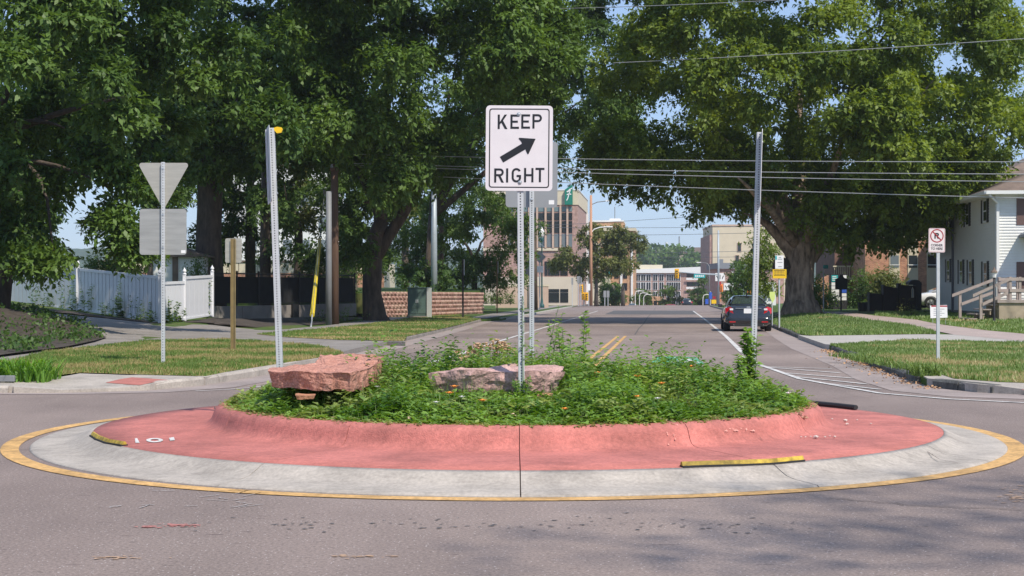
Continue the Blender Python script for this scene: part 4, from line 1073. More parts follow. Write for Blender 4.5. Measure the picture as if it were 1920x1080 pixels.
# red stone wall: individual rough blocks in courses
def stonewall(name, lab, p0, p1, h, zf, rows, bw, ms=('stone_red', 'stone_red_b'), batter=.0):
    o = thing(name, lab, 'wall', (p0[0], p0[1], 0)); d = Vector((p1[0] - p0[0], p1[1] - p0[1], 0)); L_ = d.length; a = math.atan2(d.y, d.x)
    meshes = []
    for v in range(6):
        bm = bmesh.new(); bmesh.ops.create_cube(bm, size=1); bmesh.ops.subdivide_edges(bm, edges=bm.edges[:], cuts=1, use_grid_fill=True)
        for q_ in bm.verts:
            q_.co = Vector((q_.co.x * (bw - .03), q_.co.y * .4, q_.co.z * (h / rows - .03)))
            if q_.co.y < -.1: q_.co += Vector((random.uniform(-.01, .01), (-.09 if abs(q_.co.x) < .01 and abs(q_.co.z) < .01 else random.uniform(-.03, .01)), 0))
        me = bpy.data.meshes.new('stone_block'); bm.to_mesh(me); bm.free(); me.materials.append(MATS[ms[v % 2]]); meshes.append(me)
    nx = max(1, int(L_ / bw))
    for r_ in range(rows):
        for k in range(nx):
            u = (k + .5 + (.5 if r_ % 2 else 0)) * L_ / nx
            if u > L_: continue
            x, y = p0[0] + d.x * u / L_, p0[1] + d.y * u / L_
            place(random.choice(meshes), 'stone_block', o, loc=(x - p0[0], y - p0[1], zf(x, y) + (r_ + .5) * h / rows), rotz=a)
    b = MB().bx(0, L_, .12, .4, -.3, h - .1).build('backing', 'joint_dark', o, loc=(0, 0, zf(*p0)), rotz=a)
    return o
ga_ = (PX(700, 92), 92.0); gb_ = (PX(800, 98), 98.0); gc_ = (PX(901, 112), 112.0)
stonewall('stone_wall', 'red rough stone block wall holding the grass bank, left stretch', ga_, gb_, 1.55, zl, 6, .42)
stonewall('stone_wall', 'red rough stone block wall right of the steel pole, ending at the path', gb_, gc_, 1.55, zl, 6, .42)
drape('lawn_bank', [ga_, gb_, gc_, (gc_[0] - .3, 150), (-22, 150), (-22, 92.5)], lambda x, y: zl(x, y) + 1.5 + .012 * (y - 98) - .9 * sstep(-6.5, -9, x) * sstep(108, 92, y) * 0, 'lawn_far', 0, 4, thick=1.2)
# long cream parking structure far left
YP = 150
ps = thing('parking_structure', 'long cream panelled parking deck with a brick base behind the left trees', 'building', (PX(180, YP), YP, -1.2))
x0, x1 = 0, PX(720, YP) - PX(180, YP)
zt = lambda py: PZ(py, YP) + 1.2
MB().bx(x0, x1, .1, 14, 0, zt(492)).build('wall', 'cream', ps)
MB().bx(x0, x1, -.0, .09, 0, zt(512)).build('brick_base', 'brick_orange', ps)
MB().bx(x0 - .1, x1 + .1, -.12, .1, zt(492), zt(488)).build('coping', 'roof_brown', ps)
me = MB().bx(-.42, .42, -.03, .08, zt(511.5), zt(493)).mesh('wall_panel', 'cream')
k = x0 + .5
while k < x1: place(me, 'wall_panel', ps, loc=(k, 0, 0)); k += .92
# bright building beyond (seen in the gaps)
wb = thing('white_building', 'pale building glimpsed between the dark left trunks', 'building', (PX(545, 210), 210, -2))
MB().bx(-9, 6, 0, 12, 0, PZ(300, 210) + 2).build('wall', 'trim_white', wb)
for r_ in range(5):
    for k in range(6): MB().bx(-8.2 + k * 2.4, -7 + k * 2.4, -.06, -.01, 2 + r_ * 3.2, 3.8 + r_ * 3.2).build('window', 'glass_grey', wb)
# shed behind the fence
Yh = 74
sh = thing('shed', 'small shed with grey-white panels, brown posts and a shingled roof behind the white fence', 'shed', (PX(276, Yh), Yh, -.2), rotz=R(0))
wz = lambda py: PZ(py, Yh) + .2
W = PX(380, Yh) - PX(276, Yh)
MB().bx(0, W, .05, 2.6, -.3, wz(482)).build('wall', 'siding', sh)
for k in range(12):
    u = .33 + W / 2 + .02 + k * .115
    if u < W - .05: MB().bx(u, u + .10, .02, .045, 0, wz(480)).build('plank', 'siding', sh)
for u in (.0, W / 2 - .12, ): MB().bx(u, u + .26, -.02, .048, -.3, wz(479)).build('corner_post', 'roof_brown', sh)
b = MB().prism([(-.3, wz(482)), (W + .3, wz(482)), (W + .3, wz(480)), (W / 2, wz(462)), (-.3, wz(480))], -.25, 2.8); b.build('roof', 'roof_brown', sh)
# wooden-toned lower kerb bed at the far left with day lilies handled below
ed = thing('planter_edging', 'grey metal edging of the day lily bed at the left kerb', 'edging', (-8.6, 22.25, .12))
MB().bx(-1.4, 1.45, -.03, .03, 0, .09).build('edging_strip', 'pole_grey', ed, bevel=.01)

# ================================================================ power lines
def wirep(label, pts, r=.014, m='wire'):
    P = [Vector(p) for p in pts]; o = thing('power_line', label, 'power line', P[0], group='power lines over the side street')
    n_ = 24; q_ = []
    for i in range(n_ + 1):
        t_ = i / n_; p = P[0].lerp(P[1], t_); p.z -= 4 * t_ * (1 - t_) * (P[0] - P[1]).length * .004; q_.append(p - P[0])
    MB().tube(q_, r, 5).build('cable', m, o); return o
for (xa, ya, xb, yb), lab in (((620, 288, 2350, 302), 'topmost of the four level cables crossing before the big right tree'), ((620, 305, 2350, 327), 'second highest of the level cables before the big right tree'), ((620, 308, 2350, 345), 'third of the four level cables before the big right tree'), ((700, 325, 2350, 381), 'lowest level cable, ending at the white house eave')):
    Pa = Vector(at(xa, ya, 77)); Pb = Vector(at(xb, yb, 55)); wirep(lab, [Pa, Pb], .017)
wirep('high cable rising to the right across the crown of the big tree', [at(1150, 118, 74), at(2300, 44, 58)], .017)
wirep('topmost cable, cutting the upper edge of the picture', [at(1050, 16, 74), at(1700, -14, 60)], .015)
for k, (ya, yb) in enumerate(((426, 424), (441, 436), (474, 470), (480, 481), (424, 395))):
    wirep('thin distant cable strung over the far road junction', [at(1000, ya, 235), at(1440, yb, 215)], .03, 'wire_dark')

# ================================================================ right side: house, brick block, street things
def siding(L_, H, lap=.13, dep=.032):
    n_ = int(H / lap); vs = []; fs = []
    for k in range(n_):
        z0_, z1_ = k * lap, min(H, (k + 1) * lap)
        i = len(vs); vs += [(0, -dep, z0_), (L_, -dep, z0_), (L_, 0, z1_), (0, 0, z1_), (0, 0, z0_), (L_, 0, z0_)]
        fs += [(i, i + 1, i + 2, i + 3), (i + 4, i + 5, i + 1, i)]
    return MB().add(vs, fs)
HX, HY = PX(1868, 68), 68.0; HZ0 = 0.05; gz = zr(HX, HY)
hs = thing('white_house', 'two storey white sided house with dark shuttered side windows and a brown hip roof', 'house', (HX, HY, gz - .1), rotz=R(-5.71))
hh = PZ(366, HY) - gz + .1; HL = 14.5; HW = 12.0
MB().bx(.0, HW, .0, HL, 0, hh).build('wall', 'siding', hs)
MB().bx(-.05, HW, -.05, HL + .05, 0, .32).build('foundation', 'concrete_old', hs)
o = siding(HW, hh - .35).build('front_siding', 'siding', hs, loc=(0, -.003, .33), kind='stuff')
o = siding(HL, hh - .35).build('side_siding', 'siding', hs, loc=(-.003, HL, .33), rotz=R(-90), kind='stuff')
MB().bx(-.035, .10, -.035, .10, .33, hh).build('corner_trim', 'trim_white', hs)
rf = MB(); e = .55
rf.add([(-e, -e, hh), (HW + e, -e, hh), (HW + e, HL + e, hh), (-e, HL + e, hh), (HW / 2, HW / 2, hh + 2.5), (HW / 2, HL - HW / 2, hh + 2.5)], [(0, 1, 4), (1, 2, 5, 4), (2, 3, 5), (3, 0, 4, 5), (3, 2, 1, 0)])
rf.build('roof', 'roof_brown', hs, loc=(0, 0, .16))
MB().bx(-e, HW + e, -e - .06, -e + .04, hh + .02, hh + .17).build('gutter', 'trim_white', hs)
MB().bx(-e - .06, -e + .04, -e, HL + e, hh + .02, hh + .17).build('gutter', 'trim_white', hs)
MB().bx(-e + .04, HW + e, -e + .04, HL + e, hh + .0, hh + .05).build('soffit', 'trim_white', hs)
MB().bx(-.02, .10, -.16, -.05, .2, hh - .3).build('downspout', 'trim_white', hs)
MB().tube([(-.4, -.55, hh), (-.2, -.35, hh - .18), (.04, -.12, hh - .35)], .05, 6).build('downspout_elbow', 'trim_white', hs)
def sidepos(px):      # where the ray of a photo column meets the side wall
    k = (px - 960) / FL; c_, s_ = math.cos(R(-5.71)), math.sin(R(-5.71))
    # wall: (HX,HY)+ t*(0.0995,0.995)
    t_ = (HX - k * HY) / (k * .995 - .0995); return t_
def swin(px0, px1, py0, py1, sh=True):
    t0, t1 = sorted((sidepos(px0), sidepos(px1))); Yc = HY + (t0 + t1) / 2
    z0_, z1_ = PZ(py1, Yc) - gz + .1, PZ(py0, Yc) - gz + .1
    wv = min(1.1, (t1 - t0)); tc = (t0 + t1) / 2; fr = MB()
    for a, c_, d_, e_ in ((-.45, .45, z1_ - .08, z1_), (-.45, .45, z0_, z0_ + .1), (-.45, -.37, z0_, z1_), (.37, .45, z0_, z1_), (-.37, .37, (z0_ + z1_) / 2 - .03, (z0_ + z1_) / 2 + .03)):
        fr.bx(-.06, -.0, tc + a, tc + c_, d_, e_)
    w_ = fr.build('window', 'trim_white', hs)
    MB().bx(-.04, -.025, tc - .37, tc + .37, z0_ + .1, z1_ - .08).build('pane', 'glass_dark', w_)
    if sh:
        for s_ in (-1, 1): MB().bx(-.07, -.02, tc + s_ * .62 - .16, tc + s_ * .62 + .16, z0_, z1_).build('shutter', 'shutter', hs)
for a in ((1772, 1787, 486, 529), (1796, 1811, 487, 532), (1813, 1829, 487, 535), (1840, 1858, 490, 537), (1773, 1787, 385, 427), (1808, 1822, 380, 425), (1840, 1857, 374, 418)): swin(*a)
t_ = sidepos(1789); MB().bx(-.13, -.03, t_ - .06, t_ + .06, .2, hh).build('downspout', 'downspout_grey', hs)
for z0_, z1_ in ((PZ(422, 68), PZ(371, 68)), (PZ(541, 68), PZ(491, 68))):
    z0_ -= gz - .1; z1_ -= gz - .1
    MB().bx(.86, 1.25, -.05, -.015, z0_, z1_).build('shutter', 'shutter_brown', hs); MB().bx(2.25, 2.64, -.05, -.015, z0_, z1_).build('shutter', 'shutter_brown', hs)
    f_ = MB().bx(1.27, 2.23, -.055, -.015, z0_, z1_).build('window', 'trim_white', hs); MB().bx(1.35, 2.15, -.065, -.056, z0_ + .08, z1_ - .08).build('pane', 'glass_dark', f_)
MB().prism([(0, 0), (3, 0), (3, .9), (.5, .42), (0, .12)], -1.3, 0).build('porch_roof', 'roof_grey', hs, loc=(.95, -.03, PZ(443, 66) - gz + .1))
# entry stairs
Ys = 65.6; sg = zr(PX(1850, Ys), Ys)
es = thing('entry_stairs', 'weathered grey wooden stair with railings on a tan block landing before the white house', 'stairs', (PX(1817, Ys), Ys, sg - .03))
lx = lambda px: PX(px, Ys) - PX(1817, Ys); lz = lambda py: PZ(py, Ys) - sg + .03
land = lz(562)
MB().bx(lx(1872), lx(2010), -.1, 1.7, 0, land - .13).build('landing_block', 'block_tan', es)
MB().bx(lx(1868), lx(2010), -.18, 1.75, land - .13, land).build('landing_deck', 'wood_weathered', es)
ns = 4
for k in range(ns):
    x0_ = lx(1818) + (lx(1870) - lx(1818)) * k / ns; z_ = land * (k + .6) / (ns + .6)
    MB().bx(x0_, x0_ + .36, .05, 1.45, z_ - .05, z_).build('tread', 'wood_weathered', es)
    MB().bx(x0_ + .3, x0_ + .34, .08, 1.42, max(0, z_ - .25), z_ - .05).build('riser', 'block_tan', es)
for yy, xs_ in ((0, 0), (1.5, -.45)):
    for u, zb_, zt_ in ((lx(1839) + xs_, 0, lz(548)), (lx(1894), 0, lz(519)), (lx(1912), land, lz(519)), (lx(1930), land, lz(519))):
        MB().bx(u - .055, u + .055, yy - .055, yy + .055, zb_, zt_).build('newel_post', 'wood_weathered', es)
    def rail(x0_, z0_, x1_, z1_): 
        MB().add([(x0_, yy - .05, z0_), (x1_, yy - .05, z1_), (x1_, yy - .05, z1_ + .13), (x0_, yy - .05, z0_ + .13), (x0_, yy - .10, z0_), (x1_, yy - .10, z1_), (x1_, yy - .10, z1_ + .13), (x0_, yy - .10, z0_ + .13)], [(0, 1, 2, 3), (7, 6, 5, 4), (0, 4, 5, 1), (2, 6, 7, 3), (1, 5, 6, 2), (0, 3, 7, 4)]).build('rail', 'wood_weathered', es)
    rail(lx(1823) + xs_, lz(553) - .1, lx(1892) + xs_ * .4, lz(522) - .1)
    rail(lx(1841) + xs_, lz(571) - .06, lx(1889) + xs_ * .4, lz(549) - .06)
    rail(lx(1892), lz(521) - .12, lx(2000), lz(521) - .12); rail(lx(1892), lz(543) - .1, lx(2000), lz(543) - .1)
# yard lamp
Ya = 63; g0 = zr(PX(1864, Ya), Ya)
la = thing('yard_lamp', 'black lamp post with a white lantern beside the entry stairs', 'lamp post', (PX(1864, Ya), Ya, g0 - .03))
hl = PZ(519, Ya) - g0
MB().lathe([(.09, 0), (.07, .1), (.05, .3), (.042, hl)], 10).build('post', 'shutter', la, smooth=True)
MB().lathe([(.085, hl), (.11, hl + .20)], 8).build('lantern_glass', 'lamp_clear', la)
MB().lathe([(.15, hl + .2), (.14, hl + .24), (.05, hl + .33), (.02, hl + .42)], 8).build('lantern_cap', 'roof_brown', la)
# second house roof behind
r2 = thing('brown_roof_house', 'house with a broad brown shingled roof rising behind the white house', 'house', (PX(1872, 100), 100, .3), rotz=R(-5.7))
MB().bx(0, 16, 0, 14, 0, 8.2).build('wall', 'brick_mauve', r2)
MB().add([(-.7, -.7, 8.2), (16.7, -.7, 8.2), (16.7, 14.7, 8.2), (-.7, 14.7, 8.2), (7, 7, 12.0), (9, 7, 12.0)], [(0, 1, 5, 4), (1, 2, 5), (2, 3, 4, 5), (3, 0, 4), (3, 2, 1, 0)]).build('roof', 'roof_brown', r2)
for u in (1.2, 4.2, 7.2): 
    f_ = MB().bx(u, u + 1.2, -.06, -.01, 5.6, 7.2).build('window', 'cream', r2); MB().bx(u + .1, u + 1.1, -.075, -.061, 5.7, 7.1).build('pane', 'glass_dark', f_)
# orange brick block
YB = 112; gB = zr(PX(1660, YB), YB) - .1
bb_ = thing('brick_building', 'orange brick block with tall cream window panels behind the dark church sign', 'building', (PX(1620, YB), YB, gB), rotz=R(-3))
bl = lambda px: PX(px, YB) - PX(1620, YB); bz = lambda py: PZ(py, YB) - gB
MB().bx(bl(1622), bl(1790), 0, 12, 0, bz(446)).build('wall', 'brick_orange', bb_)
MB().bx(bl(1622) - .1, bl(1790), -.12, 12.1, bz(446), bz(438)).build('parapet', 'cream', bb_)
for a, c_ in ((1667, 1686), (1701, 1720), (1736, 1755)):
    pn = MB().bx(bl(a), bl(c_), -.05, -.005, .2, bz(447)).build('window_panel', 'cream', bb_)
    MB().bx(bl(a) + .07, bl(c_) - .07, -.07, -.052, bz(496), bz(479)).build('pane', 'glass_grey' if a < 1690 else 'glass_dark', pn)
    MB().bx(bl(a) + .07, bl(c_) - .07, -.07, -.052, bz(502), bz(497.5)).build('pane', 'glass_grey' if a < 1690 else 'glass_dark', pn)
    MB().bx(bl(a), bl(c_), -.10, -.072, bz(497.5), bz(496)).build('sill', 'trim_white', pn)
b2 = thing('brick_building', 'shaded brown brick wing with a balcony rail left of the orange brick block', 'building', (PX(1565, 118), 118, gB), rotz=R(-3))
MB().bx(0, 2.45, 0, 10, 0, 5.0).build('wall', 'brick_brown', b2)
for k in range(9): MB().bx(-.2 + k * .14, -.16 + k * .14, -1.2, -1.15, 2.2, 3.0).build('baluster', 'cream', b2)
MB().bx(-.3, 1.2, -1.25, -1.1, 3.0, 3.1).build('balcony_rail', 'cream', b2); MB().bx(-.3, 2.2, -1.25, 0, 2.05, 2.2).build('balcony_floor', 'cream', b2)
b3 = thing('brick_wall', 'low orange brick wall with a sloping top behind the light green shrubs', 'wall', (PX(1531, 108), 108, gB))
MB().prism([(0, 0), (.85, 0), (.85, bz(515) * 108 / 112), (0, bz(524) * 108 / 112)], 0, .4).build('wall', 'brick_orange', b3)
# business sign, blue and white panels
Yg = 98; g1 = zr(PX(1572, Yg), Yg)
bs = thing('business_sign', 'tall white sign board with a blue header and blue and white panels', 'sign', (PX(1572, Yg), Yg, g1 - .05))
sx = lambda px: PX(px, Yg) - PX(1572, Yg); szz = lambda py: PZ(py, Yg) - g1 + .05
MB().bx(sx(1557.5), sx(1588.5), 0, .2, 0, szz(514)).build('frame', 'shutter', bs)
MB().bx(sx(1559), sx(1571), -.02, -.001, szz(528), szz(516)).build('header_panel', 'teal', bs)
for k in range(3): MB().bx(sx(1560.5), sx(1568) + .05 * k, -.03, -.021, szz(519.5 + k * 3.3), szz(518 + k * 3.3)).build('text_line', 'sign_white', bs)
for (a, c_, d_, e_, m_) in ((1559, 1566, 535.5, 529.5, 'sign_white'), (1559, 1566, 542, 536.5, 'sign_white'), (1581, 1587, 522, 516, 'sign_white'), (1578.5, 1587, 549, 543, 'blue_sign'), (1559, 1573, 549, 543, 'sign_white'), (1559, 1573, 556, 550, 'sign_white'), (1559, 1587, 563, 557, 'sign_white'), (1578.5, 1587, 556, 550, 'sign_white')):
    MB().bx(sx(a), sx(c_), -.02, -.001, szz(d_), szz(e_)).build('panel', m_, bs)
hm = thing('historic_marker', 'black historical marker with a crested top on a post before the business sign', 'marker', (PX(1577, 90), 90, zr(PX(1577, 90), 90) - .05))
mz = lambda py: PZ(py, 90) - hm.location.z; mx_ = lambda px: PX(px, 90) - PX(1577, 90)
MB().prism([(mx_(1566), mz(543)), (mx_(1589), mz(543)), (mx_(1589), mz(523)), (mx_(1583), mz(521)), (mx_(1579), mz(515)), (mx_(1575), mz(515)), (mx_(1572), mz(521)), (mx_(1566), mz(523))], -.04, .04).build('plaque', 'shutter', hm, bevel=.01)
MB().tube([(0, 0, 0), (0, 0, mz(543))], .05, 8).build('post', 'shutter', hm)
# dark stepped church sign
Yc = 84; gc = zr(PX(1680, Yc), Yc) - .05
ch = thing('church_sign', 'dark brown stepped monument sign with an arched tower and a small white window emblem', 'monument', (PX(1680, Yc), Yc, gc))
cx2 = lambda px: PX(px, Yc) - PX(1680, Yc); cz2 = lambda py: PZ(py, Yc) - gc
for nm, a, c_, zt0, zt1, y0_, y1_ in (('low_panel', 1632, 1655, 549, 552, 0, .3), ('middle_panel', 1657, 1683, 536, 540, -.05, .35), ('tall_panel', 1686, 1717, 534, 536, -.08, .4)):
    MB().prism([(cx2(a), 0), (cx2(c_), 0), (cx2(c_), cz2(zt1)), (cx2(a), cz2(zt0))], y0_, y1_).build(nm, 'brown_dark', ch, bevel=.02)
for a in (1630, 1656, 1684): MB().bx(cx2(a), cx2(a + (2 if a < 1680 else 6)), -.02 if a < 1680 else .05, .45, 0, cz2(548 if a < 1640 else 534 if a < 1670 else 531)).build('edge_post', 'shutter', ch)
MB().bx(cx2(1717), cx2(1727), -.12, .6, 0, cz2(534)).build('tower_body', 'shutter', ch)
MB().prism([(cx2(1703), cz2(534)), (cx2(1728), cz2(534)), (cx2(1727), cz2(529))] + [(cx2(1715) + cx2(1725.5) * 0 + .32 * math.cos(t), cz2(531) + .17 * math.sin(t) + .02) for t in np.linspace(.1, 3.04, 9)] + [(cx2(1703), cz2(529))], -.1, .55).build('tower_cap', 'shutter', ch)
MB().prism([(cx2(1708), cz2(558)), (cx2(1712.5), cz2(558)), (cx2(1712.5), cz2(543)), (cx2(1710.2), cz2(538)), (cx2(1708), cz2(543))], -.11, -.082).build('window_emblem', 'cream', ch)
MB().prism([(cx2(1708.8), cz2(557)), (cx2(1711.7), cz2(557)), (cx2(1711.7), cz2(543.5)), (cx2(1710.2), cz2(540.5)), (cx2(1708.8), cz2(543.5))], -.115, -.111).build('emblem_inset', 'sign_back_grey', ch)
for k, px in enumerate((1612,)):
    o = thing('garden_pot', 'dark planter pot with dried reddish flowers left of the church sign', 'planter', (PX(1618, 86), 86, zr(PX(1618, 86), 86) - .03))
    MB().lathe([(.22, 0), (.27, .1), (.30, .45), (.33, .5)], 14).build('pot', 'shutter', o)

# ================================================================ vehicles
def loft(sts, prof):
    vs = []; n_ = None
    for st in sts:
        r_ = prof(*st[1:]); n_ = len(r_); vs += [(x, st[0], z) for x, z in r_]
    fs = [(i * n_ + k, i * n_ + (k + 1) % n_, (i + 1) * n_ + (k + 1) % n_, (i + 1) * n_ + k) for i in range(len(sts) - 1) for k in range(n_)]
    fs += [tuple(range(n_)), tuple(range(len(sts) * n_ - 1, (len(sts) - 1) * n_ - 1, -1))]
    return MB().add(vs, fs)
def car(name, label, loc, rotz, paint, suv=False, small=False, group=None):
    o = thing(name, label, 'car', loc, rotz, group)
    hi = .30 if suv else 0
    def bp(w_, zl_, zt_):
        h_ = [(w_ * .80, zl_), (w_ * .955, zl_ + .10), (w_, zl_ + (zt_ - zl_) * .45), (w_ * .985, zl_ + (zt_ - zl_) * .72), (w_ * .90, zt_ - .045), (w_ * .74, zt_)]
        return h_ + [(0, zt_ + .015)] + [(-x, z) for x, z in h_[::-1]]
    st = [(-2.36, .70, .42, .66 + hi), (-2.30, .82, .30, .86 + hi), (-2.18, .885, .22, 1.0 + hi), (-1.85, .905, .20, 1.02 + hi), (-1.2, .915, .20, .99 + hi), (0, .92, .19, .95 + hi), (1.0, .915, .20, .94 + hi), (1.6, .90, .20, .88 + hi * .8), (2.1, .85, .22, .78 + hi * .6), (2.33, .74, .30, .66 + hi * .5), (2.42, .58, .38, .56 + hi * .4)]
    loft(st, bp).build('body', paint, o, smooth=True, bevel=0)
    def cp(wb_, wt_, zb_, zt_):
        h_ = [(wb_, zb_), (wt_ + (wb_ - wt_) * .12, zt_ - .07), (wt_ * .88, zt_)]
        return h_ + [(0, zt_ + .02)] + [(-x, z) for x, z in h_[::-1]]
    zr_ = 1.385 + hi * 1.1; zb_ = .96 + hi
    cs = [(-1.90, .70, .69, zb_ - .05, zb_ + .05), (-1.12 if not suv else -1.8, .78, .55, zb_ - .05, zr_ - .05), (-.55, .80, .56, zb_ - .05, zr_), (.15, .80, .56, zb_ - .05, zr_ - .01), (1.30, .76, .70, zb_ - .05, zb_ + .03)]
    if suv: cs[0] = (-2.15, .74, .70, zb_ - .05, zb_ + .08)
    loft(cs, cp).build('cabin', paint, o, smooth=True)
    # glass: inset quads a little proud of the sloping faces
    def glass(a, b_, c_, d_, inset, nm, off):
        P = [Vector(p) for p in (a, b_, c_, d_)]; cen = sum(P, Vector()) / 4
        n_ = (P[1] - P[0]).cross(P[3] - P[0]).normalized()
        if n_.dot(Vector(off)) < 0: n_ = -n_
        P = [p.lerp(cen, inset) + n_ * .014 for p in P]; Q_ = [p - n_ * .01 for p in P]
        MB().add(P + Q_, [(0, 1, 2, 3), (7, 6, 5, 4), (0, 4, 5, 1), (1, 5, 6, 2), (2, 6, 7, 3), (3, 7, 4, 0)]).build(nm, 'glass_car', o)
    y0_, y1_ = cs[0][0], cs[1][0]
    glass((-.68, y0_ + .05, zb_ + .09), (.68, y0_ + .05, zb_ + .09), (.50, y1_, zr_ - .05), (-.50, y1_, zr_ - .05), .07, 'rear_window', (0, -1, .5))
    glass((-.66, 1.22, zb_ + .07), (.66, 1.22, zb_ + .07), (.54, .22, zr_ - .02), (-.54, .22, zr_ - .02), .07, 'windscreen', (0, 1, .5))
    for s_ in (-1, 1):
        glass((s_ * .80, -1.25, zb_ + .04), (s_ * .80, -.15, zb_ + .04), (s_ * .625, -.2, zr_ - .10), (s_ * .635, -.98, zr_ - .12), .08, 'side_window', (s_, 0, .3))
        glass((s_ * .80, -.08, zb_ + .04), (s_ * .78, .92, zb_ + .03), (s_ * .64, .18, zr_ - .12), (s_ * .625, -.12, zr_ - .10), .08, 'side_window', (s_, 0, .3))
    for sx_ in (-1, 1):
        for yy in (-1.42, 1.42):
            wl_ = thing('wheel', None, None); wl_.parent = o; wl_.location = (sx_ * .80, yy, .33)
            t_ = MB(); ns_ = 22
            for r_, xx in ((.20, .12), (.31, .125), (.335, .09), (.335, -.09), (.31, -.125), (.20, -.12)): t_.v += [(xx * sx_, r_ * math.cos(2 * math.pi * k / ns_), r_ * math.sin(2 * math.pi * k / ns_)) for k in range(ns_)]
            t_.f = [(i * ns_ + k, i * ns_ + (k + 1) % ns_, ((i + 1) % 6) * ns_ + (k + 1) % ns_, ((i + 1) % 6) * ns_ + k) for i in range(6) for k in range(ns_)]; t_.m = [0] * len(t_.f)
            t_.build('tyre', 'tyre', wl_, smooth=False)
            rm = MB()
            for k in range(5):
                a = 2 * math.pi * k / 5; rm.box((.10 * sx_, .11 * math.cos(a), .11 * math.sin(a)), (.03, .05, .22), rx=a - math.pi / 2)
            rm.v += []; rm.build('rim', 'rim', wl_)
            if not small:
                ar = MB(); ns2 = 16
                vs = [(sx_ * .135 * 1.0, r_ * math.cos(math.pi * k / ns2), r_ * math.sin(math.pi * k / ns2)) for r_ in (.345, .375) for k in range(ns2 + 1)]
                ar.add(vs, [(k, k + 1, ns2 + 2 + k, ns2 + 1 + k) for k in range(ns2)]).build('wheel_arch', 'tyre', o, loc=(sx_ * .785, yy, .33))
    # rear end
    for s_ in (-1, 1):
        zc = .82 + hi
        tl = MB().add([(s_ * .58, -2.345, zc - .12), (s_ * .80, -2.29, zc - .17), (s_ * .895, -2.20, zc - .10), (s_ * .89, -2.17, zc + .09), (s_ * .74, -2.27, zc + .15), (s_ * .64, -2.34, zc + .07),
                        (s_ * .58, -2.15, zc - .10), (s_ * .80, -2.1, zc - .11), (s_ * .86, -2.0, zc - .06), (s_ * .85, -1.95, zc + .10), (s_ * .72, -2.1, zc + .14), (s_ * .60, -2.15, zc + .10)],
                       [(0, 1, 2, 3, 4, 5), (11, 10, 9, 8, 7, 6)] + [(i, (i + 1) % 6, 6 + (i + 1) % 6, 6 + i) for i in range(6)]).build('tail_light', 'lamp_red', o)
        MB().box((s_ * .655, -2.33, zc + .045), (.13, .03, .07)).build('reversing_lamp', 'lamp_clear', tl)
        MB().box((s_ * .985, .78, .98 + hi), (.17, .12, .12)).build('door_mirror', paint, o, bevel=.02)
        MB().box((s_ * .90, .80, .96 + hi), (.1, .04, .03)).build('mirror_arm', 'tyre', o)
        MB().box((s_ * .66, 2.26, .66 + hi * .6), (.30, .22, .12), rz=s_ * -.35).build('headlight', 'lamp_clear', o)
        if not small:
            MB().bx(s_ * .925 - .006, s_ * .925 + .006, .18, .30, .78 + hi, .80 + hi).build('door_handle', 'chrome', o)
            MB().lathe([(.035, 0), (.035, .12)], 8).build('exhaust_tip', 'chrome', o, loc=(s_ * .55, -2.28, .27)).rotation_euler = (R(90), 0, 0)
    if not small:
        MB().prism(rrect(.36, .18, .015, 3, 0, .80 + hi), -2.352, -2.335).build('number_plate', 'sign_white', o)
        MB().prism(rrect(1.0, .022, .01, 3, 0, .905 + hi), -2.335, -2.31).build('chrome_strip', 'chrome', o)
        MB().prism(rrect(.15, .07, .03, 4, 0, .945 + hi), -2.31, -2.28).build('badge', 'chrome', o)
        loft([(-2.43, .70, .33, .50), (-2.40, .82, .28, .60), (-2.28, .90, .24, .62), (-2.0, .925, .22, .60)], bp).build('bumper', paint, o, smooth=True)
        MB().bx(-.55, .55, -2.42, -2.2, .20, .31).build('bumper_valance', 'tyre', o)
        MB().bx(-.78, .78, -2.446, -2.38, .485, .505).build('bumper_crease', 'chrome' if False else 'tyre', o)
        for s_ in (-1, 1): MB().bx(s_ * .62 - .12, s_ * .62 + .12, -2.445, -2.39, .36, .40).build('reflector', 'lamp_red', o)
        MB().lathe([(.02, 0), (.035, .06), (.04, .12), (.0, .14)], 8).build('roof_aerial', 'tyre', o, loc=(0, -.9, zr_))
        for s_ in (-1, 1):
            for yy in (-.45,): MB().box((s_ * .34, yy + 0, 1.08), (.30, .12, .42)).build('front_seat', 'tyre', o)
    return o
Ycar = 60.2; xc = PX(1413, Ycar)
car('parked_car', 'black sedan with red tail lights parked at the right kerb', (xc, Ycar + 2.1, base(Ycar)), R(-5.7), 'car_black')
Yv = 89; car('parked_car', 'white car parked in the drive, nose showing behind the church sign', (PX(1785, Yv), Yv, zr(PX(1785, Yv), Yv)), R(88), 'car_white', small=False)
# far traffic: over the crest of the hill
def carfar(lab, px, py_, Y, paint, rz=-5.7, suv=False): car('distant_car', lab, (PX(px, Y), Y, PZ(py_, Y)), R(rz), paint, suv, small=True)
carfar('black pickup-sized car with lit red tail lights heading down beyond the junction', 1288, 579, 262, 'car_black', suv=True)
carfar('dull red car partly sunk behind the crest of the road', 1253, 585, 275, 'car_red', rz=84)
carfar('dark grey car roof just showing over the crest, left lane', 1186, 584, 272, 'car_silver', rz=174)

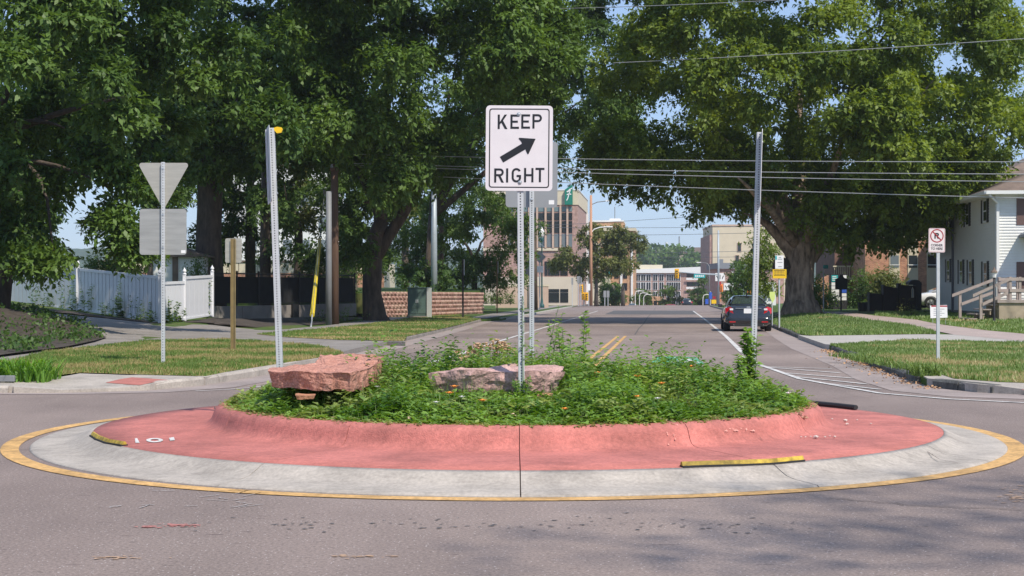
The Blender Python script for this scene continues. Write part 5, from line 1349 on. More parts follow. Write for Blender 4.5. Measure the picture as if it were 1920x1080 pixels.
# ================================================================ the junction beyond
def sig(root, x, z, y=0, col='signal_yellow', red=False, sc_=1.0):
    h_ = MB().bx(x - .19 * sc_, x + .19 * sc_, y - .12, y + .12, z - .55 * sc_, z + .55 * sc_).build('signal_head', col, root, bevel=.02)
    bp_ = MB().bx(x - .32 * sc_, x + .32 * sc_, y + .10, y + .12, z - .72 * sc_, z + .72 * sc_).build('back_board', col, root)
    for k, dz in enumerate((.35, 0, -.35)):
        MB().lathe([(.13 * sc_, 0), (.12 * sc_, .03)], 12).build('lens', 'lamp_red' if (red and k == 0) else 'lens_dark', h_, loc=(x, y - .13, z + dz * sc_)).rotation_euler = (R(90), 0, 0)
Yj = 228; zj = base(Yj) + .12
ma = thing('signal_mast', 'tall grey traffic signal mast whose arm reaches over the far junction with a yellow signal', 'traffic signal', (PX(1347, Yj), Yj, zj))
jz = lambda py: PZ(py, Yj) - zj; jx = lambda px: PX(px, Yj) - PX(1347, Yj)
MB().tube([(0, 0, 0), (0, 0, jz(432))], [.2, .12], 10).build('pole', 'pole_steel', ma, smooth=True)
MB().tube([(0, 0, jz(515)), (jx(1310), 0, jz(513.5)), (jx(1268), 0, jz(510))], [.14, .10, .06], 8).build('arm', 'pole_steel', ma, smooth=True)
sig(ma, jx(1269), jz(513), -.1)
MB().bx(jx(1301), jx(1322), -.06, -.02, jz(521), jz(514)).build('street_name_plate', 'teal', ma)
for k in range(5): MB().bx(jx(1303.5 + k * 3.4), jx(1305.8 + k * 3.4), -.07, -.061, jz(519), jz(516)).build('plate_letter', 'sign_white', ma)
def lanesign(root, x0_, x1_, z0_, z1_, y=-.1):
    p = MB().bx(x0_, x1_, y, y + .03, z0_, z1_).build('lane_sign', 'sign_white', root); w_ = (x1_ - x0_); h_ = z1_ - z0_; c_ = (x0_ + x1_) / 2
    MB().bx(c_ - w_ * .035, c_ + w_ * .035, y - .015, y - .001, z0_ + h_ * .25, z1_ - h_ * .2).build('arrow', 'sign_black', p)
    for s_ in (-1, 1):
        MB().prism([(c_ + s_ * w_ * a, z0_ + h_ * b_) for a, b_ in ((.20, .25), (.27, .25), (.29, .42), (.41, .62), (.37, .70), (.22, .48))], y - .015, y - .001).build('arrow', 'sign_black', p)
lanesign(ma, jx(1341), jx(1359), jz(527), jz(512))
sig(ma, jx(1352), jz(540), -.15, 'orange', True, .8)
MB().bx(jx(1345), jx(1352), -.12, -.09, jz(535), jz(528)).build('small_sign', 'sign_red', ma)
MB().bx(jx(1349), jx(1352.5), -.08, -.04, jz(566), jz(552)).build('pedestrian_signal', 'rock_orange', ma)
Yq = 205; zq = base(Yq) + .12
ls = thing('lane_sign', 'white three arrow lane sign on its own post near the far junction', 'traffic sign', (PX(1366, Yq), Yq, zq))
lanesign(ls, -.62, .62, PZ(544, Yq) - zq, PZ(531, Yq) - zq); MB().tube([(0, 0, 0), (0, 0, PZ(532, Yq) - zq)], .05, 6).build('post', 'galv_matte', ls)
lp = thing('street_light', 'grey street light with a curved arm left of the signal mast', 'street light', (PX(1330, 235), 235, base(235)))
zz = lambda py: PZ(py, 235) - base(235)
MB().tube([(0, 0, 0), (0, 0, zz(500)), (-.3, 0, zz(494)), (-1.4, 0, zz(492))], [.11, .08, .06, .05], 8).build('pole', 'pole_grey', lp, smooth=True)
MB().box((-1.6, 0, zz(492)), (.7, .25, .12)).build('luminaire', 'sign_white', lp)
for px, Yd, pt in ((1191, 262, 545), (1199, 275, 549), (1207, 290, 552), (1318, 262, 552)):
    d_ = thing('street_light', 'pale curved street light on the slope beyond the crest', 'street light', (PX(px, Yd), Yd, base(Yd)), group='street lights beyond the crest')
    h_ = PZ(pt, Yd) - base(Yd)
    MB().tube([(0, 0, 0), (0, 0, h_ - .6), (.15, 0, h_ - .15), (.6, 0, h_), (1.1, 0, h_ - .05)], .06, 6).build('pole', 'sign_white', d_); MB().box((1.3, 0, h_ - .06), (.5, .2, .1)).build('luminaire', 'sign_white', d_)
# wooden pole with two lamp arms
Yw = 214; zw = zl(PX(1107, Yw), Yw)
wp = thing('utility_pole', 'tall orange-toned wooden pole with two street lamp arms at the far junction', 'utility pole', (PX(1108, Yw), Yw, zw))
uz = lambda py: PZ(py, Yw) - zw; ux = lambda px: PX(px, Yw) - PX(1108, Yw)
MB().tube([(0, 0, 0), (0, 0, uz(366))], [.24, .16], 10).build('shaft', 'pole_wood_pale', wp, smooth=True)
MB().tube([(0, 0, uz(384)), (ux(1120), 0, uz(379)), (ux(1136), 0, uz(377))], .06, 6).build('lamp_arm', 'pole_grey', wp); MB().box((ux(1141), 0, uz(376.5)), (.85, .3, .16)).build('luminaire', 'sign_white', wp)
MB().tube([(0, 0, uz(437)), (ux(1114), 0, uz(430)), (ux(1124), 0, uz(426.5)), (ux(1138), 0, uz(425))], .07, 6).build('lamp_arm', 'sign_white', wp); MB().box((ux(1143), 0, uz(425)), (.85, .3, .16)).build('luminaire', 'sign_white', wp)
MB().tube([(-.3, 0, uz(520)), (-.3, 0, 0)], .06, 6).build('conduit', 'pole_grey', wp)
# ornamental lamp
Yo = 168; zo = zl(PX(1016, Yo), Yo)
ol = thing('ornamental_lamp', 'dark teal ornamental lamp post with a pale acorn globe on the left verge', 'lamp post', (PX(1016, Yo), Yo, zo))
oz = lambda py: PZ(py, Yo) - zo
MB().lathe([(.28, 0), (.28, .3), (.16, .5), (.12, .9), (.09, 1.2), (.07, oz(455)), (.14, oz(452)), (.22, oz(447)), (.10, oz(444))], 12).build('post', 'lamp_teal', ol, smooth=True)
MB().lathe([(.14, oz(446)), (.26, oz(440)), (.26, oz(434)), (.12, oz(429)), (.05, oz(427)), (.02, oz(424))], 14).build('globe', 'lamp_clear', ol, smooth=True)
dg = thing('road_sign', 'grey diamond sign seen from behind with a white plate under it on the left verge', 'traffic sign', (PX(1012, 150), 150, zl(PX(1012, 150), 150)))
dz = lambda py: PZ(py, 150) - dg.location.z; s_ = 11.5 / FL * 150
MB().tube([(0, 0, 0), (0, 0, dz(470))], .05, 6).build('post', 'galv_matte', dg)
MB().prism([(-s_, dz(482)), (0, dz(494)), (s_, dz(482)), (0, dz(470))], -.09, -.06).build('diamond_plate', 'sign_back_grey', dg)
MB().bx(-.33, .35, -.09, -.06, dz(511), dz(499)).build('lower_plate', 'sign_white', dg)
MB().box((.22, -.1, dz(460)), (.5, .1, .1), ry=R(35)).build('bracket', 'sign_white', dg)
# left junction signals and signs
sg_ = thing('traffic_signal', 'yellow signal heads clustered on the left corner of the far junction', 'traffic signal', (PX(1095, 210), 210, zl(PX(1095, 210), 210)))
qz = lambda py: PZ(py, 210) - sg_.location.z
MB().tube([(0, 0, 0), (0, 0, qz(528))], .10, 8).build('pole', 'pole_grey', sg_)
for x, z_, sc_ in ((-.35, 541, .75), (.35, 556, .8), (-.1, 555, .7)): sig(sg_, x, qz(z_), -.2, 'signal_yellow' if x < .3 else 'signal_yellow', False, sc_)
for px, pt, pw, cl in ((1073, 521, 1.7, 'sign_back_grey'), (1085, 518, 3.2, 'sign_back_grey'), (1089, 520, 2, 'sign_back_grey'), (1104, 532, 2.6, 'sign_white'), (1134, 545, 2.5, 'sign_back_grey'), (1140, 545, 2.5, 'sign_back_grey')):
    o = thing('road_sign', 'small grey or white sign plate on a thin post by the far left corner', 'traffic sign', (PX(px, 206), 206, zl(PX(px, 206), 206)), group='small signs at the far left corner')
    h_ = PZ(pt, 206) - o.location.z; MB().tube([(0, 0, 0), (0, 0, h_)], .05, 6).build('post', 'galv_matte', o)
    MB().bx(-pw * .071, pw * .071, -.08, -.05, h_ - .9, h_).build('sign_plate', cl, o)
for px, pt, Ys_, lab in ((1413, 497, 150, 'grey plate on a dark post left of the trunk, beyond the sedan'), (1546, 503, 86, 'small teal street name blade on a slim grey post right of the big trunk')):
    zz_ = zr(PX(px, Ys_), Ys_); o = thing('sign_post', lab, 'sign', (PX(px - 2 if px > 1500 else px - 16, Ys_), Ys_, zz_)); h_ = PZ(pt, Ys_) - zz_
    MB().tube([(0, 0, 0), (0, 0, h_)], .035, 6).build('post', 'galv_matte', o)
    if px > 1500: MB().bx(-.02, .26, -.03, .0, h_ - .02, h_ + .18).build('blade', 'teal', o)
    else: MB().bx(-.28, .28, -.06, -.03, h_ - .75, h_ + .1).build('sign_plate', 'sign_back_grey', o)
sy = thing('crossing_sign', 'pale lime sign board partly hidden behind the parked black sedan', 'sign', (PX(1449, 66), 66, zr(PX(1449, 66), 66)))
zz = lambda py: PZ(py, 66) - sy.location.z
MB().prism([(-.14, zz(547)), (.09, zz(547)), (.09, zz(560)), (-.02, zz(568)), (-.14, zz(556))], -.02, .0).build('board', 'lime', sy); MB().tube([(-.02, .02, 0), (-.02, .02, zz(548))], .02, 6).build('post', 'galv_matte', sy)
yb_ = thing('warning_board', 'small yellow board with a red disc above it at the foot of the signal mast', 'sign', (PX(1339, 220), 220, base(220) + .12))
MB().bx(-.38, .30, -.05, 0, .25, .8).build('board', 'sign_yellow', yb_); MB().lathe([(.22, 0), (.22, .03)], 12).build('disc', 'sign_red', yb_, loc=(0, -.02, 1.1)).rotation_euler = (R(90), 0, 0)
MB().tube([(0, .02, 0), (0, .02, 1.1)], .04, 6).build('post', 'galv_matte', yb_)
o = thing('banner', 'small blue banner post right of the far lane', 'banner', (PX(1332, 224), 224, base(224) + .12)); MB().bx(-.18, .22, -.05, 0, .9, 1.9).build('banner_cloth', 'blue_sign', o); MB().tube([(.0, .03, 0), (.0, .03, 2)], .04, 6).build('post', 'sign_white', o)
o = thing('mail_box', 'blue drop box standing beside the far right pavement', 'drop box', (PX(1325, 224), 224, base(224) + .12)); MB().bx(-.22, .22, -.2, .2, .15, .9).build('box_body', 'blue_sign', o, bevel=.04); MB().bx(-.2, .2, -.18, .18, 0, .15).build('box_feet', 'shutter', o)

# ---------------------------------------------------------------- far buildings
YF = 250; zF = PZ(570, YF)
fb = thing('office_building', 'brick and cream office with tall dark glazing and a green F emblem on its parapet', 'building', (PX(1083, YF), YF, zF - .3), rotz=R(-5.71))
fx = lambda px: (px - 1083) / FL * YF; fz = lambda py: PZ(py, YF) - zF + .3
x0 = fx(905)
MB().bx(x0, 0, 0, 30, 0, fz(384)).build('wall', 'brick_mauve', fb)
MB().bx(x0 - .1, .12, -.12, 30, fz(384), fz(357)).build('parapet', 'cream', fb)
MB().bx(x0 - .15, .2, -.2, 30.1, fz(357), fz(355)).build('coping', 'trim_white', fb)
MB().bx(x0, .02, -.6, -.005, 0, fz(519)).build('ground_storey', 'cream_shade', fb)
MB().bx(x0, fx(1046), -.25, -.005, fz(470), fz(465)).build('stone_band', 'cream', fb)
cols = [950, 964, 978, 992, 1007, 1023, 1037, 1051, 1064, 1075]
for i in range(len(cols) - 1):
    a, c_ = fx(cols[i]) + .18, fx(cols[i + 1]) - .18
    for z0_, z1_, m_ in ((397, 387, 'glass_teal'), (413, 398.5, 'glass_dark'), (437, 414, 'glass_dark'), (464, 438, 'glass_grey')):
        MB().bx(a, c_, -.08, -.01, fz(z0_) + .05, fz(z1_) - .05).build('window_pane', m_, fb)
    MB().bx(fx(cols[i]) - .15, fx(cols[i]) + .15, -.35, -.01, fz(465), fz(385)).build('mullion', 'stone_tan', fb)
for a, c_ in ((985, 1000), (1021, 1026.5), (1027.5, 1049), (1050.5, 1064.5)): MB().bx(fx(a), fx(c_), -.08, -.01, fz(517), fz(490)).build('window_pane', 'glass_dark', fb)
for a, c_ in ((988, 1006), (1009, 1024.5), (1026.5, 1049), (1051, 1066)):
    MB().bx(fx(a), fx(c_), -.67, -.605, fz(567), fz(549)).build('window_pane', 'glass_dark', fb); MB().bx(fx(a), fx(c_), -.67, -.605, fz(548), fz(542)).build('window_pane', 'glass_dark', fb)
MB().bx(.005, .08, 4, 26, fz(381), fz(366)).build('window_pane', 'glass_dark', fb)
MB().bx(.005, .3, 27, 30, 0, fz(384)).build('pilaster', 'trim_white', fb)
em = MB().prism([(fx(1059.5), fz(384)), (fx(1074), fz(384)), (fx(1074), fz(346)), (fx(1059.5), fz(356))], -.75, -.13).build('emblem_panel', 'teal_dark', fb)
def fpoly(l): return [(fx(980 + u / 4), fz(340 + v / 4)) for u, v in l]
for l in (fpoly([(332, 75), (342, 72), (352, 60), (374, 48), (375, 56), (357, 66), (346, 82), (334, 84)]), fpoly([(357, 62), (366, 58), (352, 100), (344, 130), (333, 150), (330, 142), (338, 126), (346, 98)]), fpoly([(332, 98), (350, 92), (366, 95), (366, 103), (350, 100), (334, 106)])):
    MB().prism(l, -.80, -.755).build('emblem_stroke', 'sign_white', em)
pw = thing('garden_wall', 'low pink stone wall panel at the left of the office building', 'wall', (PX(984, 170), 170, zl(PX(984, 170), 170)))
MB().bx(-3.2, 2.6, 0, .4, 0, PZ(537, 170) - pw.location.z).build('wall', 'stone_tan', pw); MB().bx(-3.3, 2.7, -.05, .45, PZ(537, 170) - pw.location.z, PZ(534, 170) - pw.location.z).build('coping', 'cream', pw)

YG = 335; zG = base(YG)
ob = thing('corner_building', 'tall tan brick building with a cream cornice and a white numeral 2', 'building', (PX(1150, YG), YG, zG), rotz=R(-5.71))
ox = lambda px: (px - 1150) / FL * YG; oz = lambda py: PZ(py, YG) - zG
MB().bx(ox(1120), ox(1189), 0, 24, 0, oz(433)).build('wall', 'brick_tan', ob)
MB().bx(ox(1118), ox(1192), -.5, 24.3, oz(433), oz(427)).build('cornice', 'cream', ob)
MB().bx(ox(1118), ox(1190), -.3, -.01, oz(440), oz(438)).build('string_course', 'cream', ob); MB().bx(ox(1118), ox(1190), -.3, -.01, oz(459), oz(456)).build('string_course', 'cream', ob)
for px in (1122, 1163, 1183): MB().bx(ox(px), ox(px + 4), -.35, -.01, 0, oz(459)).build('pilaster', 'trim_white', ob)
for r_ in range(5):
    for px in (1128, 1140, 1152, 1168): MB().bx(ox(px), ox(px + 8), -.12, -.01, oz(456 + r_ * 22), oz(443 + r_ * 22)).build('window', 'glass_dark', ob)
text('2', 1.3, ox(1172), oz(435.5), -.55, 'numeral', 'sign_white', ob, .03)
MB().bx(ox(1095), ox(1167), 8, 22, 0, oz(413)).build('upper_block', 'brick_tan', ob); MB().bx(ox(1094), ox(1168), 7.8, 22.2, oz(413), oz(410)).build('upper_coping', 'trim_white', ob)
MB().bx(ox(1140), ox(1161), 9, 13, oz(411), oz(406)).build('roof_unit', 'trim_white', ob); MB().tube([(ox(1150), 10, oz(406)), (ox(1150), 10, oz(383))], .09, 5).build('antenna', 'pole_grey', ob)
MB().bx(ox(1108), ox(1145), -3, -.02, 0, oz(512)).build('shop_front', 'cream', ob); MB().bx(ox(1142), ox(1161), -3.1, -3.01, oz(515), oz(508)).build('awning', 'teal', ob)

YO = 470; zO = PZ(590, YO)
of = thing('brick_office', 'wide three storey brick office with white window bays in the valley', 'building', (PX(1190, YO), YO, zO), rotz=R(-4))
ax = lambda px: (px - 1190) / FL * YO; az = lambda py: PZ(py, YO) - zO
MB().bx(ax(1178), ax(1345), 0, 30, 0, az(512)).build('wall', 'brick_mauve', of)
MB().add([(ax(1178), -.8, az(512)), (ax(1345), -.8, az(512)), (ax(1345), 30, az(512)), (ax(1178), 30, az(512)), (ax(1178), -.8, az(506)), (ax(1345), -.8, az(499)), (ax(1345), 30, az(499)), (ax(1178), 30, az(506))], [(0, 1, 5, 4), (1, 2, 6, 5), (2, 3, 7, 6), (3, 0, 4, 7), (4, 5, 6, 7), (3, 2, 1, 0)]).build('roof_band', 'trim_white', of)
MB().bx(ax(1195), ax(1243), 5, 20, az(506), az(496)).build('penthouse', 'cream', of)
for px in (1192.5, 1202, 1212, 1224.5, 1236, 1250, 1258.5, 1267):
    for zb_, zt_ in ((526, 515), (543, 529.5), (557, 547), (572, 560)):
        f_ = MB().bx(ax(px) - .1, ax(px + 8) + .1, -.15, -.01, az(zb_ + .8), az(zt_ - .8)).build('window_bay', 'trim_white', of)
        MB().bx(ax(px + .3), ax(px + 3.6), -.22, -.151, az(zb_), az(zt_)).build('pane', 'glass_dark', f_); MB().bx(ax(px + 4.5), ax(px + 7.7), -.22, -.151, az(zb_), az(zt_)).build('pane', 'glass_dark', f_)
for zb_, zt_ in ((520, 512.5), (537, 529)):
    MB().bx(ax(1287), ax(1312), -.05, -.01, az(zb_), az(zt_)).build('balcony_opening', 'glass_dark', of)
    MB().bx(ax(1286), ax(1313), -.9, -.7, az(zb_ + 5), az(zb_ + 1)).build('balcony_rail', 'trim_white', of)
so2 = thing('low_shop', 'low orange brick shop front seen over the crest in front of the brick office', 'building', (PX(1228, 330), 330, PZ(580, 330)))
MB().bx(-1.5, 1.6, 0, 6, 0, PZ(556, 330) - PZ(580, 330)).build('wall', 'brick_tan', so2)
for k in range(3): MB().bx(-1.2 + k * .95, -.5 + k * .95, -.06, -.01, .5, PZ(564, 330) - PZ(580, 330)).build('window', 'glass_dark', so2)

YC2 = 290; zC = base(YC2)
cbd = thing('cream_building', 'tall plain cream walled building right of the street, brick strip on its left edge', 'building', (PX(1336, YC2), YC2, zC), rotz=R(-2))
cx3 = lambda px: (px - 1336) / FL * YC2; cz3 = lambda py: PZ(py, YC2) - zC
MB().bx(0, cx3(1480), 0, 20, 0, cz3(424)).build('wall', 'cream', cbd)
MB().bx(-.5, -.02, .2, 20, 0, cz3(440)).build('brick_strip', 'brick_mauve', cbd); MB().bx(-.1, cx3(1481), -.1, 20.1, cz3(424), cz3(421)).build('coping', 'stone_tan', cbd)
for px, a, c_ in ((1382, 455, 472), (1410, 455, 472), (1378, 478, 492), (1440, 455, 472)): 
    f_ = MB().bx(cx3(px), cx3(px + 8), -.1, -.01, cz3(c_), cz3(a)).build('window', 'stone_tan', cbd); MB().bx(cx3(px + 1), cx3(px + 7), -.14, -.101, cz3(c_ - 1), cz3(a + 1)).build('pane', 'glass_dark', cbd if False else f_)
lb = thing('low_brick_building', 'low dark brick building with a blue-grey roof band at the foot of the cream building', 'building', (PX(1348, 262), 262, base(262) + .0))
l3 = lambda px: (px - 1348) / FL * 262; m3 = lambda py: PZ(py, 262) - base(262)
MB().bx(0, l3(1470), 0, 14, 0, m3(504)).build('wall', 'brick_mauve', lb); MB().bx(-.3, l3(1472), -.4, 14.3, m3(504), m3(493)).build('roof_band', 'roof_grey', lb)
MB().bx(0, .7, -.2, .6, m3(493), m3(486)).build('roof_post', 'roof_grey', lb)
for k, (px, py) in enumerate(((1374, 510), (1374, 521), (1352, 517))): MB().lathe([(.22, 0), (.22, .1)], 10).build('wall_lamp', 'lamp_clear', lb, loc=(l3(px), -.02, m3(py))).rotation_euler = (R(90), 0, 0)
of2 = thing('orange_kiosk', 'narrow orange shop facade between the signal posts and the big trunk', 'building', (PX(1400, 190), 190, zr(PX(1400, 190), 190)))
MB().bx(0, PX(1455, 190) - PX(1400, 190), 0, 6, 0, 2.9).build('wall', 'trim_white', of2); MB().bx(.05, .9, -.1, -.01, 0, 2.7).build('orange_panel', 'orange', of2)
for k in range(3): MB().bx(1.1 + k * .8, 1.7 + k * .8, -.1, -.01, .7, 2.1).build('window', 'glass_grey', of2)

# ---------------------------------------------------------------- far wooded hills
nx_, ny_ = 360, 110
X_ = np.linspace(-900, 1100, nx_); Y_ = np.linspace(640, 2600, ny_)
V = []; 
for y in Y_:
    for x in X_:
        t1 = sstep(700, 1250, y) * 24; t2 = sstep(1500, 2050, y) * 42
        z = -14 + t1 + t2 + mnoise.noise(Vector((x / 420, y / 300, 0))) * 5 * sstep(700, 1100, y)
        tr = abs(mnoise.noise(Vector((x / 16, y / 30, 3)))) * 7 + mnoise.noise(Vector((x / 6.5, y / 20, 9))) * 3.0
        V.append((x, y, z + tr * sstep(660, 800, y)))
F = [(j * nx_ + i, j * nx_ + i + 1, (j + 1) * nx_ + i + 1, (j + 1) * nx_ + i) for j in range(ny_ - 1) for i in range(nx_ - 1)]
b = MB(); b.v = V; b.f = F; b.m = [0] * len(F); b.build('wooded_hills', 'hill_wood', kind='structure')
def farb(lab, px0, px1, pyt, pyb, Y, roofh=0, m='far_wall'):
    o = thing('hillside_building', lab, 'building', (PX((px0 + px1) / 2, Y), Y, PZ(pyb, Y) - 6)); w_ = (px1 - px0) / FL * Y / 2
    ht = PZ(pyt, Y) - PZ(pyb, Y) + 6
    MB().bx(-w_, w_, 0, 15, 0, ht).build('wall', m, o)
    if roofh: MB().prism([(-w_ - 1, ht), (w_ + 1, ht), (w_ * .8, ht + roofh), (-w_ * .8, ht + roofh)], -.8, 15.8).build('roof', 'far_roof', o)
    return o
farb('long brown roofed institution on the far wooded slope, right part', 1290, 1334, 475, 484, 1300, 5)
farb('brown roofed building on the far slope behind the white stack', 1226, 1262, 472, 480, 1300, 4)
farb('narrow gabled building in the middle of the far slope', 1296, 1312, 483, 492, 1150, 6, 'far_wall')
farb('pale grey house low on the far slope', 1226, 1238, 482, 490, 1100, 2, 'siding')
farb('small tan house on the far slope above the brick office', 1262, 1284, 476, 482, 1300, 4)
farb('far orange building seen through the left trees', 262, 274, 480, 490, 900, 0, 'brick_orange')
farb('far pale building seen through the left trees', 246, 258, 478, 490, 950, 0, 'cream')
for px, pt, pb, r_, lab in ((1249.5, 454, 478, 1.3, 'white stack rising from the far slope'), (1273.5, 443, 474, .55, 'thin grey mast on the far slope'), (1243, 467, 480, .7, 'short tan chimney beside the white stack')):
    o = thing('chimney_stack', lab, 'chimney', (PX(px, 1250), 1250, PZ(pb, 1250) - 4)); MB().tube([(0, 0, 0), (0, 0, PZ(pt, 1250) - PZ(pb, 1250) + 4)], [r_, r_ * .8], 8).build('shaft', 'trim_white' if r_ > 1 else 'pole_grey', o)

# ================================================================ vegetation
def unit(n, up=0.0):
    v = rng.normal(size=(n, 3)); v[:, 2] += up; return v / np.linalg.norm(v, axis=1, keepdims=True)
def poly_w(pl, Y): return [(PX(x, Y), PZ(y, Y)) for x, y in pl]
def crown_points(poly, Y0, depth, n, falloff=3.5, shell=.55):
    """clump centres inside an outline standing at Y0, given real thickness that shrinks towards the edge"""
    xs = [p[0] for p in poly]; zs = [p[1] for p in poly]; out = []
    while sum(len(o) for o in out) < n:
        x = rng.uniform(min(xs), max(xs), 4000); z = rng.uniform(min(zs), max(zs), 4000)
        k = inpoly(x, z, poly); x, z = x[k], z[k]; e = edgedist(x, z, poly)
        d = depth * np.sqrt(np.clip(e / falloff, .05, 1))
        u = rng.uniform(-1, 1, len(x)); s_ = rng.uniform(size=len(x)) < shell
        u = np.where(s_, np.sign(u) * np.abs(u) ** .3, u)
        out.append(np.stack([x, Y0 + u * d, z], 1))
    return np.concatenate(out)[:n]
BT = [None]
def clump_leaves(Cn, per, rad, twig=9, L=.19, droop=.35, ctr=None, jitter=.25):
    """Cn clump centres; twigs radiate from each, carrying leaves"""
    N = len(Cn); nt_ = max(1, per // twig)
    c = np.repeat(Cn, nt_, 0); M_ = len(c)
    out = unit(M_, .15)
    if ctr is not None:
        o = c - ctr; o /= (np.linalg.norm(o, axis=1, keepdims=True) + 1e-6); out = out * .8 + o * .55
        out /= np.linalg.norm(out, axis=1, keepdims=True)
    rr = np.repeat(rad * rng.uniform(.55, 1.25, N), nt_)[:, None]
    start = c + out * rr * rng.uniform(.15, .75, (M_, 1)); start[:, 2] -= 0
    ax_ = out * .8 + rng.normal(size=(M_, 3)) * .35; ax_[:, 2] -= droop; ax_ /= np.linalg.norm(ax_, axis=1, keepdims=True)
    tl = rng.uniform(.35, .8, (M_, 1))
    k = np.tile((np.arange(twig) + .5) / twig, M_)[:, None]
    s_ = np.repeat(start, twig, 0); a = np.repeat(ax_, twig, 0); t_ = np.repeat(tl, twig, 0)
    P = s_ + a * t_ * k * (1.0) + rng.normal(size=(M_ * twig, 3)) * .04; P[:, 2] -= (k[:, 0] ** 2) * .12
    sd = rng.normal(size=(M_ * twig, 3)); sd -= a * np.sum(sd * a, 1, keepdims=True); sd /= (np.linalg.norm(sd, axis=1, keepdims=True) + 1e-6)
    D = a * .55 + sd * .8; D[:, 2] -= .25
    Nn = np.repeat(out, twig, 0) * .50 + rng.normal(size=(M_ * twig, 3)) * .30; Nn[:, 2] += .70
    bt_ = BT[0] if BT[0] is not None and len(BT[0]) == N else rng.uniform(0, 1, N); BT[0] = None
    ct = np.repeat(bt_, nt_ * twig) * .45 + np.repeat(rng.uniform(0, 1, M_), twig) * .25 + rng.uniform(0, 1, M_ * twig) * .30
    n = len(P); Ls = L * rng.uniform(.7, 1.3, n)
    return leafquads(P, D, Nn, Ls, Ls * .52), ct
def limbs(root, m, start, targets, r0, seed=0, nm='limb'):
    for t_ in targets:
        t_ = Vector(t_); s0 = Vector(start); mid = s0.lerp(t_, .45) + Vector((random.uniform(-.5, .5), random.uniform(-.5, .5), random.uniform(.3, 1.2)))
        pts = []
        for k in range(9):
            u = k / 8; p = s0 * (1 - u) ** 2 + mid * 2 * u * (1 - u) + t_ * u * u
            pts.append(p + Vector((random.uniform(-.06, .06), random.uniform(-.06, .06), 0)) * (k > 0))
        MB().tube(pts, [r0 * (1 - u / 8) ** .8 + .02 for u in range(9)], 8, wob=.05).build(nm, m, root, smooth=True)
def trunk_(root, m, pts, rads, n=16, wob=.06):
    return MB().tube(pts, rads, n, wob=wob).build('trunk', m, root, smooth=True)
LEAFN = [0]
def tree(label, kind, bx, by, bz, tpts, trads, polys, Y0, depth, nclump, per, rad, leafm, bark, limb_targets=(), limb_r=.22, L=.19, droop=.35, limb_start=None, group=None, shell=.6, falloff=3.5, tops=()):
    root = thing(kind, label, 'tree', (bx, by, bz), group=group)
    if tpts: trunk_(root, bark, tpts, trads)
    tot = []; tin = []
    areas = [abs(sum(p[i][0] * p[(i + 1) % len(p)][1] - p[(i + 1) % len(p)][0] * p[i][1] for i in range(len(p)))) for p in polys]
    for p, a in zip(polys, areas):
        nb_ = max(3, int(nclump * a / sum(areas) / 7)); bo = crown_points(p, Y0, depth, nb_, falloff, shell)
        Rb = rad * 1.55; u_ = rng.normal(size=(nb_, 7, 3)); u_ /= np.linalg.norm(u_, axis=2, keepdims=True); rr_ = rng.uniform(0, 1, (nb_, 7, 1)) ** .5
        of = u_ * rr_ * Rb * np.array([1, 1, .38]); of[:, :, 2] += .45 * Rb * (1 - rr_[:, :, 0] ** 2) - .2
        pts = (bo[:, None, :] + of).reshape(-1, 3)
        BT[0] = np.repeat(rng.uniform(0, 1, nb_), 7)
        q, t_ = clump_leaves(pts, per, rad * .72, L=L, droop=droop, ctr=np.array([sum(v[0] for v in p) / len(p), Y0, sum(v[1] for v in p) / len(p) - 1.5]))
        tot.append(q); tin.append(t_)
    for p in tops:      # unseen crown above the picture, added to shade the ground: fewer, larger leaves
        a = abs(sum(p[i][0] * p[(i + 1) % len(p)][1] - p[(i + 1) % len(p)][0] * p[i][1] for i in range(len(p)))) / 2
        q, t_ = clump_leaves(crown_points(p, Y0, depth, int(a * 1.6), falloff, .3), 54, 1.1, L=.5, droop=droop); tot.append(q); tin.append(t_)
    q = np.concatenate(tot); t_ = np.concatenate(tin); LEAFN[0] += len(q)
    q = q - np.array([bx, by, bz])
    npmesh('crown', q, 4, leafm, t_, root)
    if limb_targets:
        ls = limb_start if limb_start else tpts[-1]
        limbs(root, bark, ls, [Vector(v) - Vector((bx, by, bz)) for v in limb_targets], limb_r)
    return root
def T(px, py, Y): return Vector(at(px, py, Y))

# --- the big maple on the right
Y = 80; z0 = zr(PX(1500, Y), Y) - .1; B = Vector((PX(1502, Y), Y, z0))
poly = [(1045, 300), (1130, 285), (1140, 240), (1165, 120), (1180, -160), (1500, -260), (1780, -160), (1850, -20), (1880, 60), (1905, 200), (1900, 330), (1850, 365), (1878, 430), (1830, 478), (1790, 440), (1720, 432), (1690, 442), (1640, 440), (1600, 465), (1570, 470), (1540, 420), (1480, 400), (1430, 420), (1400, 465), (1365, 425), (1330, 395), (1290, 405), (1262, 345), (1225, 335), (1195, 362), (1160, 322), (1115, 325)]
big = tree('huge spreading maple with a thick forked pale trunk, reaching over the road', 'maple_tree', *B,
     [(0.05, 0, -.2), (0, 0, .3), (-.05, 0, 1.2), (-.05, 0, 2.6), (0.05, 0, 3.6), (.1, 0, 4.4)], [1.15, .88, .74, .74, .82, .55],
     [poly_w(poly, Y), poly_w([(1300, 280), (1860, 280), (1850, 390), (1700, 405), (1600, 425), (1500, 330), (1400, 380), (1320, 370)], Y)], Y, 9.0, 1950, 170, 1.05, GREEN_M, 'bark_pale',
     L=.25, droop=.25, shell=.7, falloff=4)
o = B
